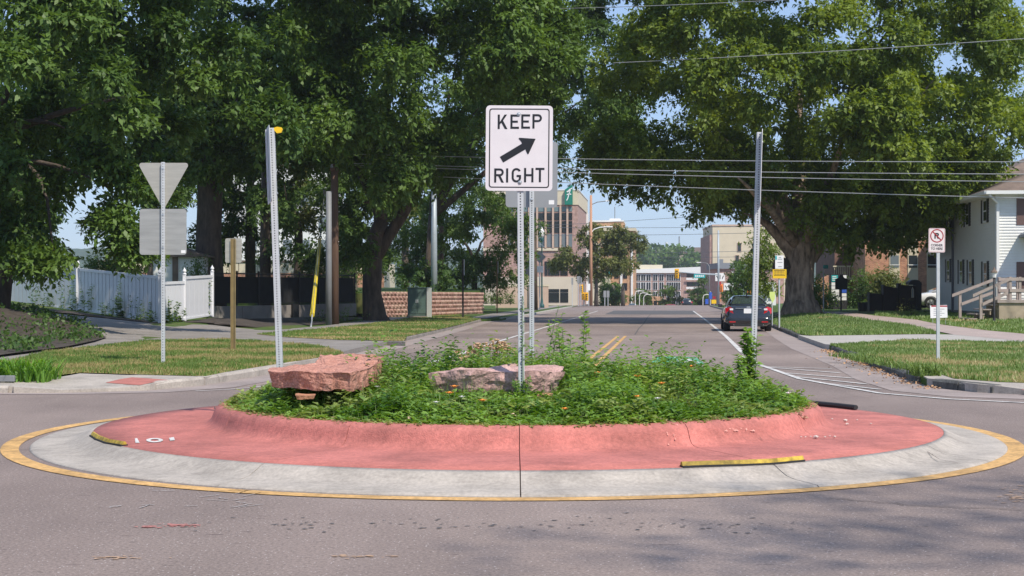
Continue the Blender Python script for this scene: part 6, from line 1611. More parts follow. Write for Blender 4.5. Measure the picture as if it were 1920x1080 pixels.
for s_, e_, r_ in (((-.35, 0, 3.1), T(1395, 400, 79), .42), ((-.2, 0, 3.6), T(1440, 250, 80), .45), ((.2, 0, 3.6), T(1560, 330, 80), .50), ((.45, 0, 3.0), T(1640, 380, 79), .40), ((0, .2, 3.8), T(1500, 120, 83), .45),
                   ((.3, -.2, 3.8), T(1750, 150, 78), .35), ((-.3, -.2, 3.8), T(1300, 200, 77), .35), ((.2, .3, 3.8), T(1850, 260, 82), .3), ((-.2, -.3, 3.6), T(1380, 330, 74), .28), ((.2, -.4, 3.8), T(1600, 200, 73), .28)):
    limbs(big, 'bark_pale', s_, [e_ - B], r_)
for a in range(9):
    an = a * .7 + .2; MB().tube([(.6 * math.cos(an), .6 * math.sin(an), .7), (.95 * math.cos(an), .95 * math.sin(an), .12), (1.5 * math.cos(an), 1.5 * math.sin(an), -.12)], [.30, .20, .05], 8, wob=.1).build('root_flare', 'bark_pale', big, smooth=True)
MB().lathe([(.1, -.5), (.42, -.3), (.52, 0), (.42, .35), (.1, .5)], 12, (-1.0, -.1, 2.55)).build('burl', 'bark', big, smooth=True)
# --- behind it at the right
Y = 132; x = PX(1800, Y)
tree('upright tree whose spiky top shows the sky behind the big maple, far right', 'maple_tree', x, Y, .3, [(0, 0, -.3), (0, 0, 5), (.3, 0, 9)], [.5, .4, .3],
     [poly_w([(1640, 60), (1680, -5), (1735, 30), (1770, 12), (1800, 25), (1840, 28), (1885, -10), (1930, 25), (1990, -30), (2080, 100), (2060, 330), (1960, 320), (1880, 300), (1850, 360), (1760, 440), (1640, 400)], Y)], Y, 6, 260, 130, 1.2, GREEN_M, 'bark', [T(1760, 160, 132), T(1880, 150, 132), T(1700, 250, 130)], .22, L=.24, shell=.6)
# dark branch at the far right in front of sky
# --- left mass
Y = 49; x = PX(-60, Y)
tree('dark green tree at the far left edge whose boughs hang over the bank and fence', 'ash_tree', x, Y + 2, zl(x, Y) - .1, [(0, 0, -.2), (0, 0, 3), (.2, 0, 6)], [.45, .36, .28],
     [poly_w([(-260, -80), (380, -80), (440, 40), (420, 130), (470, 190), (512, 210), (500, 240), (450, 250), (420, 275), (340, 272), (285, 290), (255, 330), (262, 400), (225, 395), (200, 350), (160, 365), (130, 380), (100, 410), (75, 440), (80, 470), (45, 490), (25, 525), (-15, 555), (-70, 575), (-260, 590)], Y)], Y, 6.0, 640, 170, .66, GREEN_D, 'bark',
     [T(120, 240, 49), T(60, 100, 49), T(250, 180, 48), T(-150, 200, 49)], .14, L=.23, droop=.45, shell=.65, falloff=2.0, tops=[poly_w([(-300, -110), (-280, -500), (100, -620), (480, -450), (560, -110)], 49)])
tree('light green leafy bough group hanging between the left tree and the square sign', 'ash_tree', PX(5, 49), 49, zl(PX(5, 49), 49) - .1, [(0, 0, -.2), (.3, 0, 3), (.6, 0, 5)], [.2, .16, .1],
     [poly_w([(150, 330), (200, 300), (262, 330), (275, 400), (262, 470), (278, 492), (245, 480), (222, 440), (190, 420), (150, 420), (120, 400)], 46), poly_w([(30, 470), (90, 460), (118, 475), (110, 492), (40, 500)], 46)], 46, 1.2, 60, 110, .4, GREEN, 'bark', [T(200, 350, 46), T(100, 470, 46)], .07, L=.2, droop=.55, shell=.5, falloff=1.2)
Y = 76; x = PX(395, Y)
tree('large dark tree with a thick blackish trunk just behind the end of the white fence', 'ash_tree', x, Y, zl(x, Y) - .1, [(0, 0, -.3), (0, 0, 1.2), (-.05, 0, 4), (0, 0, 7), (.2, 0, 9)], [.95, .72, .62, .60, .5],
     [poly_w([(150, -80), (640, -80), (650, 120), (600, 250), (560, 300), (500, 300), (480, 345), (430, 340), (380, 300), (330, 300), (280, 290), (200, 330), (60, 330), (40, 100)], Y)], Y, 6.5, 640, 150, 1.1, GREEN_D, 'bark',
     [T(280, 120, 76), T(500, 100, 76), T(200, 220, 76), T(560, 220, 75), T(400, 0, 78)], .34, L=.27, droop=.4, tops=[poly_w([(100, -110), (200, -330), (640, -330), (680, -110)], 76)])
Y = 80; x = PX(703, Y)
t4 = tree('tree with a dark leaning forked trunk on the left verge, leaves draping low', 'elm_tree', x, Y, zl(x, Y) - .1, [(.1, 0, -.3), (0, 0, .3), (-.12, 0, 1.5), (-.1, 0, 3), (.05, 0, 4.4), (.35, 0, 5.3)], [.95, .62, .50, .47, .46, .36],
     [poly_w([(500, -80), (1010, -80), (1052, 120), (1040, 200), (960, 260), (905, 330), (870, 330), (830, 380), (790, 370), (740, 400), (725, 440), (705, 480), (665, 490), (650, 420), (610, 360), (570, 320), (545, 300), (520, 150)], Y), poly_w([(585, 190), (680, 200), (690, 370), (650, 360), (600, 330)], Y)], Y - 6, 8.0, 880, 165, 1.0, GREEN, 'bark',
     [T(620, 240, 78), T(560, 100, 80), T(740, 150, 80), T(680, 380, 76)], .26, L=.26, droop=.55, shell=.7, tops=[poly_w([(480, -110), (560, -330), (1000, -330), (1030, -110)], 76)])
limbs(t4, 'bark', (.1, 0, 3.4), [T(800, 330, 80) - Vector((x, Y, zl(x, Y) - .1)), T(900, 200, 80) - Vector((x, Y, zl(x, Y) - .1))], .30)
Y = 96; x = PX(655, Y)
tree('pale grey forked tree behind the wooden pole, left of the leaning trunk', 'elm_tree', x, Y, zl(x, Y) - .1, [(0, 0, -.3), (0, 0, 2), (.0, 0, 3.6)], [.62, .5, .5],
     [poly_w([(540, 250), (700, 200), (800, 300), (760, 440), (690, 430), (600, 430), (540, 380)], Y)], Y, 3, 120, 110, 1.0, GREEN_O, 'bark_grey', [T(610, 380, 96), T(700, 370, 96), T(640, 300, 96)], .28, L=.24, shell=.3)
Y = 108; x = PX(806, Y)
tree('dark tree with foliage cascading down beside the KEEP RIGHT sign', 'elm_tree', x, Y, zl(x, Y) - .1, [(0, 0, -.3), (0, 0, 3), (.2, 0, 7)], [.42, .36, .3],
     [poly_w([(860, -80), (1205, -80), (1212, 60), (1195, 180), (1175, 240), (1160, 265), (1120, 258), (1080, 285), (1045, 305), (1000, 335), (960, 400), (900, 420), (850, 470), (830, 540), (815, 540), (770, 470), (790, 400), (850, 300)], Y)], Y, 6, 560, 150, 1.15, GREEN_D, 'bark',
     [T(900, 250, 108), T(1000, 120, 108), T(1100, 180, 106), T(860, 100, 108)], .24, L=.30, droop=.6, shell=.7)
Y = 125; x = PX(890, Y)
tree('bright green bushy tree low behind the red stone wall', 'maple_tree', x, Y, 1.0, [(0, 0, -.8), (0, 0, 2.5)], [.25, .18],
     [poly_w([(700, 470), (760, 430), (800, 390), (880, 350), (955, 365), (985, 430), (992, 500), (975, 550), (900, 525), (840, 530), (780, 515), (720, 530)], Y)], Y, 3.5, 300, 130, .9, GREEN_L, 'bark', [T(850, 440, 125), T(920, 440, 125)], .12, L=.22, shell=.6)
# dark spruce-like masses deep in the left, sparse enough for sky to glint through
for px, pl, Y, lab in ((470, [(400, 150), (560, 150), (580, 420), (545, 500), (500, 470), (430, 480), (400, 400)], 98, 'dark narrow conifer with slim trunk, left of two behind the tall perforated post'),
                       ((498), [(470, 100), (700, 150), (650, 400), (600, 480), (560, 500), (520, 480)], 92, 'dark narrow conifer with slim trunk right behind the tall perforated post'),):
    tree(lab, 'conifer_tree', PX(px, Y), Y, zl(PX(px, Y), Y) - .1, [(0, 0, -.2), (0, 0, 5), (0, 0, 11)], [.36, .3, .2], [poly_w(pl, Y)], Y, 3, 150, 110, .9, GREEN_D, 'bark', [T(px - 30, 400, Y), T(px + 40, 380, Y)], .08, L=.22, droop=.7, shell=.2)
for px, pl, Y, lab in ((60, [(-200, 150), (380, 60), (400, 330), (300, 350), (230, 330), (150, 400), (60, 430), (-200, 480)], 105, 'dark background tree behind the far left boughs'),
                       (760, [(560, 0), (900, 0), (900, 300), (820, 420), (740, 440), (620, 380)], 135, 'dark background tree filling the gap behind the leaning trunk'),
                       (1000, [(880, 60), (1180, 40), (1150, 260), (1080, 300), (1000, 340), (900, 420)], 140, 'background tree behind the cascading dark tree')):
    tree(lab, 'elm_tree', PX(px, Y), Y, zl(PX(px, Y), 100) - .1, [(0, 0, -.2), (0, 0, 7)], [.4, .3], [poly_w(pl, Y)], Y, 4, 230, 120, 1.4, GREEN_D, 'bark', (), L=.30, shell=.4)
tree('dark dense tree between the thick trunk and the wooden pole, behind the chain link fence', 'elm_tree', PX(560, 97), 97, zl(PX(560, 97), 97) - .1, [(0, 0, -.2), (0, 0, 6)], [.35, .25],
     [poly_w([(290, 240), (720, 240), (730, 440), (680, 500), (600, 470), (560, 505), (500, 450), (430, 480), (380, 440), (320, 430), (280, 340)], 97)], 97, 3.5, 330, 120, 1.0, GREEN_D, 'bark', (), L=.27, shell=.4)
tree('tree standing behind the camera to the right, out of the picture', 'street_tree', 13.0, -5.5, 0, [(0, 0, -.1), (-.1, .2, 8), (-.6, .9, 15)], [.35, .28, .14],
     [[(9.4, 16.4), (11.0, 15.8), (13.2, 16.2), (14.0, 18.0), (13.0, 20), (10.6, 20.2), (9.2, 18.4)]], -3.0, 2.2, 70, 34, .8, GREEN, 'bark', [(11, -3, 17.4)], .06, L=.13)
# shrubs along the chain fence, bright shrub right of the trunk line
def shrub(label, pl, Y, depth, ncl, per, rad, m, L=.12, name='shrub', cat='shrub', group=None, gz_=None, droop=.1, up=0):
    x = sum(PX(p[0], Y) for p in pl) / len(pl); z = gz_ if gz_ is not None else min(PZ(p[1], Y) for p in pl)
    o = thing(name, label, cat, (x, Y, z), group=group); p = poly_w(pl, Y)
    pts = crown_points(p, Y, depth, ncl, 1.0, .6); q, t_ = clump_leaves(pts, per, rad, L=L, droop=droop); q = q - np.array([x, Y, z]); q[:, :, 2] = np.maximum(q[:, :, 2], .0)
    npmesh('foliage', q, 4, m, t_, o)
    MB().tube([(0, 0, -.1), (0, 0, max(.15, (max(v[1] for v in p) - z) * .5))], .03, 6).build('stem', 'bark', o)
    LEAFN[0] += len(q); return o
shrub('dark shrub on top of the concrete wall behind the slanting guy wire', [(560, 560), (560, 510), (600, 480), (660, 490), (670, 560)], 92, 1.5, 50, 120, .6, GREEN_D, .16)
shrub('dark hedge beyond the white fence, left of the shed', [(150, 505), (200, 488), (270, 492), (280, 520), (150, 520)], 80, 1.5, 50, 110, .5, GREEN, .14)
shrub('ivy heap on the shed wall beside the thick trunk', [(362, 500), (370, 480), (380, 492), (378, 520), (364, 520)], 73, .3, 10, 80, .3, GREEN_D, .12)
shrub('low dark creeping plants along the foot of the concrete wall', [(560, 612), (600, 598), (675, 588), (678, 596), (640, 606)], 76, .5, 24, 80, .25, GREEN_D, .1, gz_=None)
shrub('green hedge behind the white business sign panels, right of the maple', [(1588, 578), (1588, 525), (1625, 512), (1655, 520), (1690, 530), (1690, 560), (1650, 575)], 100, 1.5, 70, 140, .6, GREEN, .15)
shrub('ornamental grass clump before the brick windows, tops pale', [(1640, 560), (1640, 525), (1665, 512), (1690, 530), (1700, 560)], 96, .8, 30, 100, .5, GREEN_O, .18)
shrub('light green shrub left of the business sign', [(1517, 578), (1515, 545), (1530, 525), (1548, 535), (1558, 560), (1556, 580)], 94, 1.0, 34, 120, .5, GREEN_L, .15)
shrub('dried reddish plant growing in the dark pot', [(1609, 560), (1608, 548), (1618, 543), (1628, 548), (1627, 560)], 86, .3, 10, 80, .25, GREEN_O, .10)
shrub('dark shrub mass behind the parked sedan and signal mast', [(1372, 580), (1368, 540), (1385, 500), (1410, 490), (1425, 530), (1420, 582)], 140, 1.5, 40, 110, 1.0, GREEN_D, .25)
shrub('green tree-like bush between the sedan and the thick trunk', [(1425, 560), (1400, 470), (1420, 430), (1450, 440), (1462, 520), (1450, 560)], 118, 1.5, 46, 110, .8, GREEN_M, .22)
for px, w_ in ((905, 5), (922, 8), (938, 6), (957, 10)): shrub('small round green shrub planted before the dark building beyond the stone wall', [(px - w_, 570), (px - w_, 558), (px, 552), (px + w_, 558), (px + w_, 570)], 140, .4, 8, 80, .35, GREEN, .14, group='small round shrubs beyond the stone wall')
shrub('low white flowering tuft on the grass before the church sign', [(1688, 590), (1692, 580), (1720, 582), (1735, 592)], 72, .3, 8, 60, .2, GREEN_O, .08)
# street trees by the far junction
for lab, px, pyb, Y, pl, lm, ss in (('airy olive street tree behind the orange wooden pole', 1118, 572, 218, [(1042, 500), (1040, 470), (1070, 455), (1075, 430), (1110, 420), (1150, 425), (1165, 440), (1160, 500), (1130, 520), (1090, 512), (1060, 505)], GREEN_O, 230),
                                  ('yellowish slim street tree at the right of the wooden pole', 1168, 572, 225, [(1150, 470), (1160, 435), (1190, 440), (1195, 490), (1185, 508), (1160, 500)], GREEN_O, 90),
                                  ('dense dark bush-like tree by the teal awning', 1150, 573, 232, [(1128, 572), (1122, 530), (1140, 508), (1165, 515), (1168, 572)], GREEN_D, 90),
                                  ('round dark green tree in front of the brick office, right one', 1310, 590, 285, [(1285, 582), (1290, 552), (1300, 540), (1318, 520), (1332, 515), (1334, 582)], GREEN_D, 110),
                                  ('round green tree in front of the brick office, middle', 1253, 590, 300, [(1240, 585), (1242, 550), (1252, 541), (1270, 548), (1282, 560), (1280, 585)], GREEN, 80),
                                  ('low green trees over the crest near the pale curved street lights', 1200, 585, 300, [(1165, 585), (1165, 558), (1185, 550), (1210, 548), (1222, 560), (1220, 585)], GREEN, 90),
                                  ('dark tree standing against the foot of the cream building', 1390, 575, 240, [(1372, 565), (1370, 520), (1385, 495), (1410, 480), (1425, 500), (1425, 565)], GREEN_D, 110)):
    z_ = base(Y) + .1
    tree(lab, 'street_tree', PX(px, Y), Y, z_, [(0, 0, -.2), (0, 0, 2.5), (0, 0, PZ(470, Y) - z_ if ss > 200 else 3)], [.32, .25, .12], [poly_w(pl, Y)], Y, 3.0, ss, 70, .9, lm, 'bark_grey', ([T(1080, 470, Y), T(1140, 450, Y), T(1110, 450, Y)] if ss > 200 else ()), .12, L=.36, shell=.6, falloff=2)
# bigger trees on the far slope in the valley
for px, py, Yv, w_, h_ in ((1205, 500, 800, 16, 13), (1272, 497, 760, 20, 14), (1225, 478, 900, 14, 11), (1300, 492, 820, 13, 9), (1322, 490, 850, 12, 9), (1190, 488, 820, 14, 14), (1250, 486, 950, 12, 9)):
    z_ = PZ(py + 18, Yv)
    o = thing('distant_tree', 'rounded tree on the valley slope beyond the brick office', 'tree', (PX(px, Yv), Yv, z_), group='trees on the valley slope')
    n_ = 500; P = unit(n_) * np.array([w_ / 2, w_ / 2, h_ / 2]) * rng.uniform(.7, 1.05, (n_, 1)) + np.array([0, 0, h_ * .55])
    npmesh('crown', leafquads(P, unit(n_), unit(n_, .8), np.full(n_, 2.4), np.full(n_, 2.0)), 4, GREEN_D, rng.uniform(0, 1, n_), o); MB().tube([(0, 0, -2), (0, 0, h_ * .5)], .4, 6).build('trunk', 'bark', o)

# ---- plants of the island bed
def bedsample(n, rmax=2.80, seed=0):
    r_ = rmax * np.sqrt(rng.uniform(0, 1, n)); a = rng.uniform(0, 2 * math.pi, n)
    return RX + r_ * np.cos(a), 15.4 + r_ * np.sin(a), r_
BZ = np.vectorize(bedz)
def nz(x, y, s, o=0): return np.array([mnoise.noise(Vector((a * s + o, b_ * s, o))) for a, b_ in zip(x, y)])
rocks = [[(-2.05, 14.1), (-1.5, 14.0), (-1.35, 14.9), (-1.9, 14.9)], [(-.72, 14.2), (.42, 14.15), (.42, 14.95), (-.6, 14.9)]]
def cover(n, leaves, hb, L, lm, rmax=2.82, name='ground_cover', label=None, edge=False, seed=0, mask=None):
    x, y, r_ = bedsample(n, rmax)
    if edge:
        r_ = rng.uniform(2.68, 2.90, n) + .03 * 0; a = rng.uniform(0, 2 * math.pi, n); x = RX + r_ * np.cos(a); y = 15.4 + r_ * np.sin(a)
    keep = np.ones(n, bool)
    keep &= ~inpoly(x, y, rocks[1])
    k2 = nz(x, y, 1.1, seed) > -.55
    keep &= k2
    if mask is not None: keep &= nz(x, y, 1.7, seed + 11) > mask
    x, y, r_ = x[keep], y[keep], r_[keep]; n = len(x)
    hv = hb * (1 + 1.1 * nz(x, y, .9, seed + 3) + .8 * nz(x, y, 2.6, seed + 5)) * np.clip((3.05 - r_) / 1.3, .22, 1) * rng.uniform(.55, 1.25, n); hv = np.clip(hv, .03, 1)
    front = ((x > -.85) & (x < .55) & (y < 14.25)) | ((x > -2.35) & (x < -1.5) & (y < 13.95)); hv = np.where(front, np.minimum(hv, np.where(x < -1, .19, .065) + .04 * rng.uniform(0, 1, n)), hv)
    hv = np.where((x > -2.35) & (x < -1.45) & (y > 13.4) & (y < 15.4), np.minimum(hv, .19), hv)
    hv = hv * np.where(y > 16.2, np.where(x > .8, .5, .8), 1.0)
    z = BZ(r_) - .02
    lean = rng.normal(size=(n, 2)) * .35
    k = np.tile((np.arange(leaves) + 1) / leaves, n)
    X1 = np.repeat(x, leaves) + np.repeat(lean[:, 0] * hv, leaves) * k; Y1 = np.repeat(y, leaves) + np.repeat(lean[:, 1] * hv, leaves) * k
    Z1 = np.repeat(z, leaves) + np.repeat(hv, leaves) * k
    P = np.stack([X1, Y1, Z1], 1); N_ = len(P)
    az = rng.uniform(0, 2 * math.pi, N_); D = np.stack([np.cos(az), np.sin(az), rng.uniform(-.2, .7, N_)], 1); Nn = np.stack([rng.normal(size=N_) * .3, rng.normal(size=N_) * .3, np.ones(N_)], 1) 
    Ls = L * rng.uniform(.6, 1.3, N_)
    tint = np.clip(.45 + .55 * np.repeat(nz(x, y, 2.0, seed + 7), leaves) + rng.normal(size=N_) * .18, 0, 1)
    o = npmesh(name, leafquads(P, D, Nn, Ls, Ls * .42), 4, lm, tint, None, kind='stuff')
    if label: o['label'] = label
    LEAFN[0] += N_; return o
cover(8800, 13, .25, .062, COVER, label='dense leafy green ground cover filling the round planting bed')
cover(2400, 6, .045, .04, COVER_B, edge=True, name='ground_cover', label='low creeping leaves spilling over the rim of the planting bed', seed=4)
cover(700, 7, .06, .045, BLADE_DRY, edge=True, name='ground_cover', label='yellowing sprigs along the edge of the planting bed', seed=9)
cover(2000, 12, .27, .085, COVER_B, label='paler broad leaved weeds among the ground cover', seed=31, mask=.06)
cover(1300, 16, .25, .045, GREEN_O, label='olive small leaved sprigs among the ground cover', seed=47, mask=.1)
# fine grass-like blades among them
x, y, r_ = bedsample(2500); keep = np.ones(len(x), bool)
for rk in rocks: keep &= ~inpoly(x, y, rk)
x, y, r_ = x[keep], y[keep], r_[keep]; n = len(x); h_ = rng.uniform(.12, .28, n) * np.clip((3.0 - r_) / .8, .4, 1)
a = rng.uniform(0, 6.28, n); dx, dy = np.cos(a), np.sin(a); ln = rng.uniform(.1, .6, n) * h_
b0 = np.stack([x - dy * .004, y + dx * .004, BZ(r_)], 1); b1 = np.stack([x + dy * .004, y - dx * .004, BZ(r_)], 1); tp = np.stack([x + dx * ln, y + dy * ln, BZ(r_) + h_], 1)
npmesh('grass_blades', np.stack([b0, b1, tp], 1), 3, BLADE, rng.uniform(0, 1, n), None, kind='stuff', label='thin grass blades among the bed plants')

def weed(label, px, py, Y, h, n=60, L=.07, lm=COVER, lean=(0, 0), name='tall_weed', cat='weed', z0=None, spread=.08, heads=0, headm='flower_tan', group=None, stems=3, taper=True):
    x = PX(px, Y); z = z0 if z0 is not None else bedz(math.hypot(x, Y - 15.4))
    o = thing(name, label, cat, (x, Y, z), group=group); P = []; D = []; mb = MB(); hd = MB()
    for s_ in range(stems):
        ox_, oy_ = random.uniform(-spread, spread), random.uniform(-spread, spread); hh_ = h * random.uniform(.75, 1) if s_ else h
        pts = [Vector((ox_ * (.3 + .7 * u) + lean[0] * u * u * hh_, oy_ * (.3 + .7 * u) + lean[1] * u * hh_, hh_ * u)) + Vector((random.uniform(-.006, .006), random.uniform(-.006, .006), 0)) for u in np.linspace(0, 1, 7)]
        mb.tube(pts, [.005 * (1 - .5 * i / 6) for i in range(7)], 5)
        for k in range(n // stems):
            u = random.uniform(.05, 1); i = min(5, int(u * 6)); p = pts[i].lerp(pts[i + 1], u * 6 - i); P.append(p); a_ = random.uniform(0, 6.28); D.append((math.cos(a_), math.sin(a_), random.uniform(-.2, .6)))
        for k in range(heads):
            c_ = pts[-1] + Vector((random.uniform(-.05, .05), random.uniform(-.05, .05), random.uniform(-.02, .03)))
            hd.lathe([(.004, -.02), (.018, 0), (.014, .006)], 7, tuple(c_))
    mb.build('stem', MATS['blade_green'] if False else 'bark' if heads else 'stem_green', o)
    P = np.array([tuple(p) for p in P]); D = np.array(D); Ls = L * rng.uniform(.6, 1.3, len(P)) * (1.15 - .5 * P[:, 2] / h if taper else 1)
    npmesh('leaves', leafquads(P, D, np.stack([rng.normal(size=len(P)) * .4, rng.normal(size=len(P)) * .4, np.ones(len(P))], 1), Ls, Ls * .5), 4, lm, rng.uniform(.2, 1, len(P)), o)
    if heads: hd.build('flower_heads', headm, o, kind='stuff')
    return o
mat('stem_green', (.10, .18, .05), .8)
weed('tall leafy weed climbing the right leaning post', 1409, 700, 15.5, .68, 330, .085, spread=.06, stems=6, taper=False)
weed('leafy weed clump at the foot of the right leaning post', 1398, 705, 15.4, .42, 260, .085, spread=.13, stems=6)
weed('thin vine at the foot of the KEEP RIGHT post', 975, 735, 13.9, .24, 200, .05, spread=.10, stems=6)
weed('slender vine winding up the KEEP RIGHT post', 980, 735, 13.95, .95, 45, .035, spread=.02, stems=1)
weed('tall upright weed with pointed leaves right of the back post', 1095, 690, 17.2, .78, 150, .095, spread=.03, stems=2)
weed('bushy weed with broad leaves between the back post and the upright weed', 1050, 690, 17.3, .70, 220, .095, spread=.18, stems=5, lean=(-.1, 0))
weed('tall thin weed reaching up before the distant kerb', 1030, 690, 17.2, .85, 60, .07, spread=.04, stems=2, lean=(.15, 0))
weed('yellowish leafy plant right behind the KEEP RIGHT post', 1010, 690, 17.6, .36, 110, .07, lm=BLADE_DRY, spread=.14, stems=6)
for i, (px, h_) in enumerate(((868, .28), (885, .31), (905, .36), (925, .40), (945, .38), (960, .33), (893, .36), (935, .34))):
    weed('tan flat topped flower stalks standing behind the mauve slab', px, 688, 17.3 + .15 * (i % 3), h_ + .05, 24, .05, lm=GREEN_O, heads=10, spread=.06, group='tan flower stalks behind the mauve slab')
for i, (px, h_) in enumerate(((738, .33), (745, .26), (700, .2), (1186, .2), (1300, .17), (640, .3))):
    weed('wispy grey green flower stalk rising from the ground cover', px, 690, 16.6 + .2 * (i % 2), h_ + .06, 20, .035, lm=GREEN_O, spread=.03, stems=2, group='wispy stalks in the planting bed')
def flower(px, py, Y, m, s_=.032, lab='orange blossom in the ground cover', grp='orange blossoms in the planting bed'):
    x = PX(px, Y); z = PZ(py, Y); o = thing('flower', lab, 'flower', (x, Y, z), group=grp)
    mb = MB()
    for k in range(9):
        a_ = k * .7; mb.add([(0, 0, 0), (s_ * math.cos(a_ - .3), s_ * math.sin(a_ - .3) * .7, s_ * .3), (s_ * 1.3 * math.cos(a_), s_ * 1.3 * math.sin(a_) * .7, s_ * .5), (s_ * math.cos(a_ + .3), s_ * math.sin(a_ + .3) * .7, s_ * .3)], [(0, 1, 2, 3)])
    mb.lathe([(s_ * .5, .0), (s_ * .6, s_ * .3), (s_ * .2, s_ * .6)], 8).build('petals', m, o); MB().tube([(0, 0, -.12), (0, 0, 0)], .002, 4).build('stem', 'stem_green', o)
for px, py, Y_ in ((1120, 700, 14.6), (905, 752, 13.3), (1060, 768, 13.0), (1240, 720, 14.0), (1195, 706, 14.2), (1197, 745, 13.2), (1296, 688, 15.2), (843, 738, 13.4), (852, 726, 13.5)): flower(px, py, Y_, 'flower_orange')
for px, py, Y_ in ((1310, 709, 14.8), (736, 712, 14.8), (708, 726, 14.2), (1478, 738, 13.8), (1233, 748, 13.3), (866, 745, 13.3), (818, 755, 13.2)): flower(px, py, Y_, 'flower_white', .024, 'pale dried blossom in the ground cover', 'pale blossoms in the planting bed')
for px, py, Y_ in ((1335, 698, 15.2), (1348, 700, 15.2)): flower(px, py, Y_, 'flower_tan', .02, 'reddish tan seed head above the ground cover', 'tan seed heads in the planting bed')

# fallen leaves
def fallen(px, py, s_, zf, m='leaf_litter_pale', fn=None, lab='dry tan leaf lying on the bed edge', grp='dry fallen leaves on the island', up=.02):
    x, y = fn(px, py); z = zf(x, y) + up; o = None; mb = MB(); n_ = 10; a0 = random.uniform(0, 6)
    vs = [(0, 0, .01)] + [((s_ if k % 2 else s_ * .5) * math.cos(a0 + k * .628), (s_ if k % 2 else s_ * .5) * math.sin(a0 + k * .628), random.uniform(-.004, .03)) for k in range(n_)]
    mb.add(vs, [(0, 1 + k, 1 + (k + 1) % n_) for k in range(n_)]); o = mb.build('fallen_leaf', m, None, loc=(x, y, z), label=lab, cat='leaf', group=grp); o.rotation_euler = (random.uniform(-.6, .6), random.uniform(-.6, .6), 0)
for px, py, s_ in ((556, 752, .05), (965, 785, .04), (978, 778, .03), (1095, 790, .045), (800, 788, .03), (1508, 790, .05), (1500, 783, .03), (1235, 792, .03), (770, 792, .03)): fallen(px, py, s_, zisl, fn=isl)
# litter along the right gutter: too many to count
n = 1000; t_ = rng.uniform(0, 1, n); Yl_ = 22.5 + 16.5 * t_ ** 1.0; Xl = np.interp(Yl_, [22.5, 24, 25, 29.8, 39.7], [6.25, 6.3, 6.45, 6.98, 8.1]) - rng.exponential(.13, n) - .04
cl = nz(Xl * 0 + Yl_, Yl_ * 0, 1.3, 5) > -.12
Xl, Yl_ = Xl[cl], Yl_[cl]; n = len(Xl)
P = np.stack([Xl, Yl_, np.array([base(v) for v in Yl_]) + .012 + rng.uniform(0, .02, n)], 1)
npmesh('leaf_litter', leafquads(P, unit(n) * np.array([1, 1, .2]), unit(n, 1.2), rng.uniform(.03, .07, n), rng.uniform(.02, .045, n)), 4, 'leaf_litter', None, None, kind='stuff', label='dry leaf litter gathered along the right gutter')

# ---- lawns: tufts of blades
def lawn(polys, n, zf, h, lm, label, drythr=None, wdt=.012, off=.01, seed=0, excl=()):
    X, Yv = [], []
    P = polys; xs = [p[0] for p in P]; ys_ = [p[1] for p in P]; got = 0
    while got < n:
        x = rng.uniform(min(xs), max(xs), n); y = rng.uniform(min(ys_), max(ys_), n); k = inpoly(x, y, P) & (np.abs((x / y) * FL) < 1350) 
        k &= rng.uniform(size=n) < np.clip((32 / y) ** 1.2, .15, 1)
        for e in excl: k &= ~inpoly(x, y, e)
        X.append(x[k]); Yv.append(y[k]); got += k.sum()
    x = np.concatenate(X)[:n]; y = np.concatenate(Yv)[:n]
    nn_ = nz(x, y, .45, seed) + .5 * nz(x, y, 1.6, seed + 2); hh_ = h * rng.uniform(.5, 1.5, n) * (1 + .6 * nz(x, y, 2.5, seed + 4))
    z = np.array([zf(a_, b_) for a_, b_ in zip(x, y)]) + off
    a = rng.uniform(0, 6.28, n); dx, dy = np.cos(a), np.sin(a); ln = rng.uniform(0, .8, n) * hh_; wv = wdt * np.clip(y / 28, 1, 2.5)
    b0 = np.stack([x - wv, y, z], 1); b1 = np.stack([x + wv, y, z], 1); tp = np.stack([x + dx * ln, y + dy * ln, z + hh_], 1)
    V = np.stack([b0, b1, tp], 1)
    if drythr is None: drythr = 9
    dry = (nn_ + rng.normal(size=n) * .16) > drythr
    for sel, m_, lb in ((~dry, lm, label), (dry, BLADE_DRY, label.replace('green', 'straw coloured'))):
        if sel.sum() > 10: npmesh('grass', V[sel], 3, m_, np.clip(.5 + .5 * nn_[sel] + rng.normal(size=sel.sum()) * .25, 0, 1), None, kind='stuff', label=lb)
lawn(lawnA, 72000, zl, .055, BLADE, 'short green grass of the left corner lawn', .02, seed=1)
lawn(lawnB, 22000, zl, .05, BLADE, 'short green grass of the left verge with the trunks', .18, seed=5)
lawn(lawnR1, 82000, zr, .06, BLADE, 'short green grass of the right corner lawn', .28, seed=9)
lawn(lawnR2, 34000, zr, .10, BLADE, 'thicker green grass of the right verge', .55, seed=13)
lawn(lawnR3, 14000, zr, .08, BLADE, 'green grass in front of the white house', .5, seed=17)
# bank of creeping weeds
bank = pp([(-60, 600), (20, 575), (80, 585), (200, 636), (120, 655), (20, 668), (-60, 680)], zl)
drape('soil_bank', bank, zl, 'dirt_bank', .06, 1.0)
n = 20000; x = rng.uniform(min(p[0] for p in bank), max(p[0] for p in bank), n); y = rng.uniform(min(p[1] for p in bank), max(p[1] for p in bank), n); k = inpoly(x, y, bank) & (nz(x, y, .8, 21) > -.05); x, y = x[k], y[k]; n = len(x)
P = np.stack([x, y, np.array([zl(a_, b_) for a_, b_ in zip(x, y)]) + .05 + rng.uniform(0, .22, n)], 1)
npmesh('bank_creepers', leafquads(P, unit(n), unit(n, .8), rng.uniform(.08, .16, n), rng.uniform(.05, .1, n)), 4, GREEN_D, rng.uniform(0, .7, n), None, kind='stuff', label='creeping weeds over the shaded soil bank')
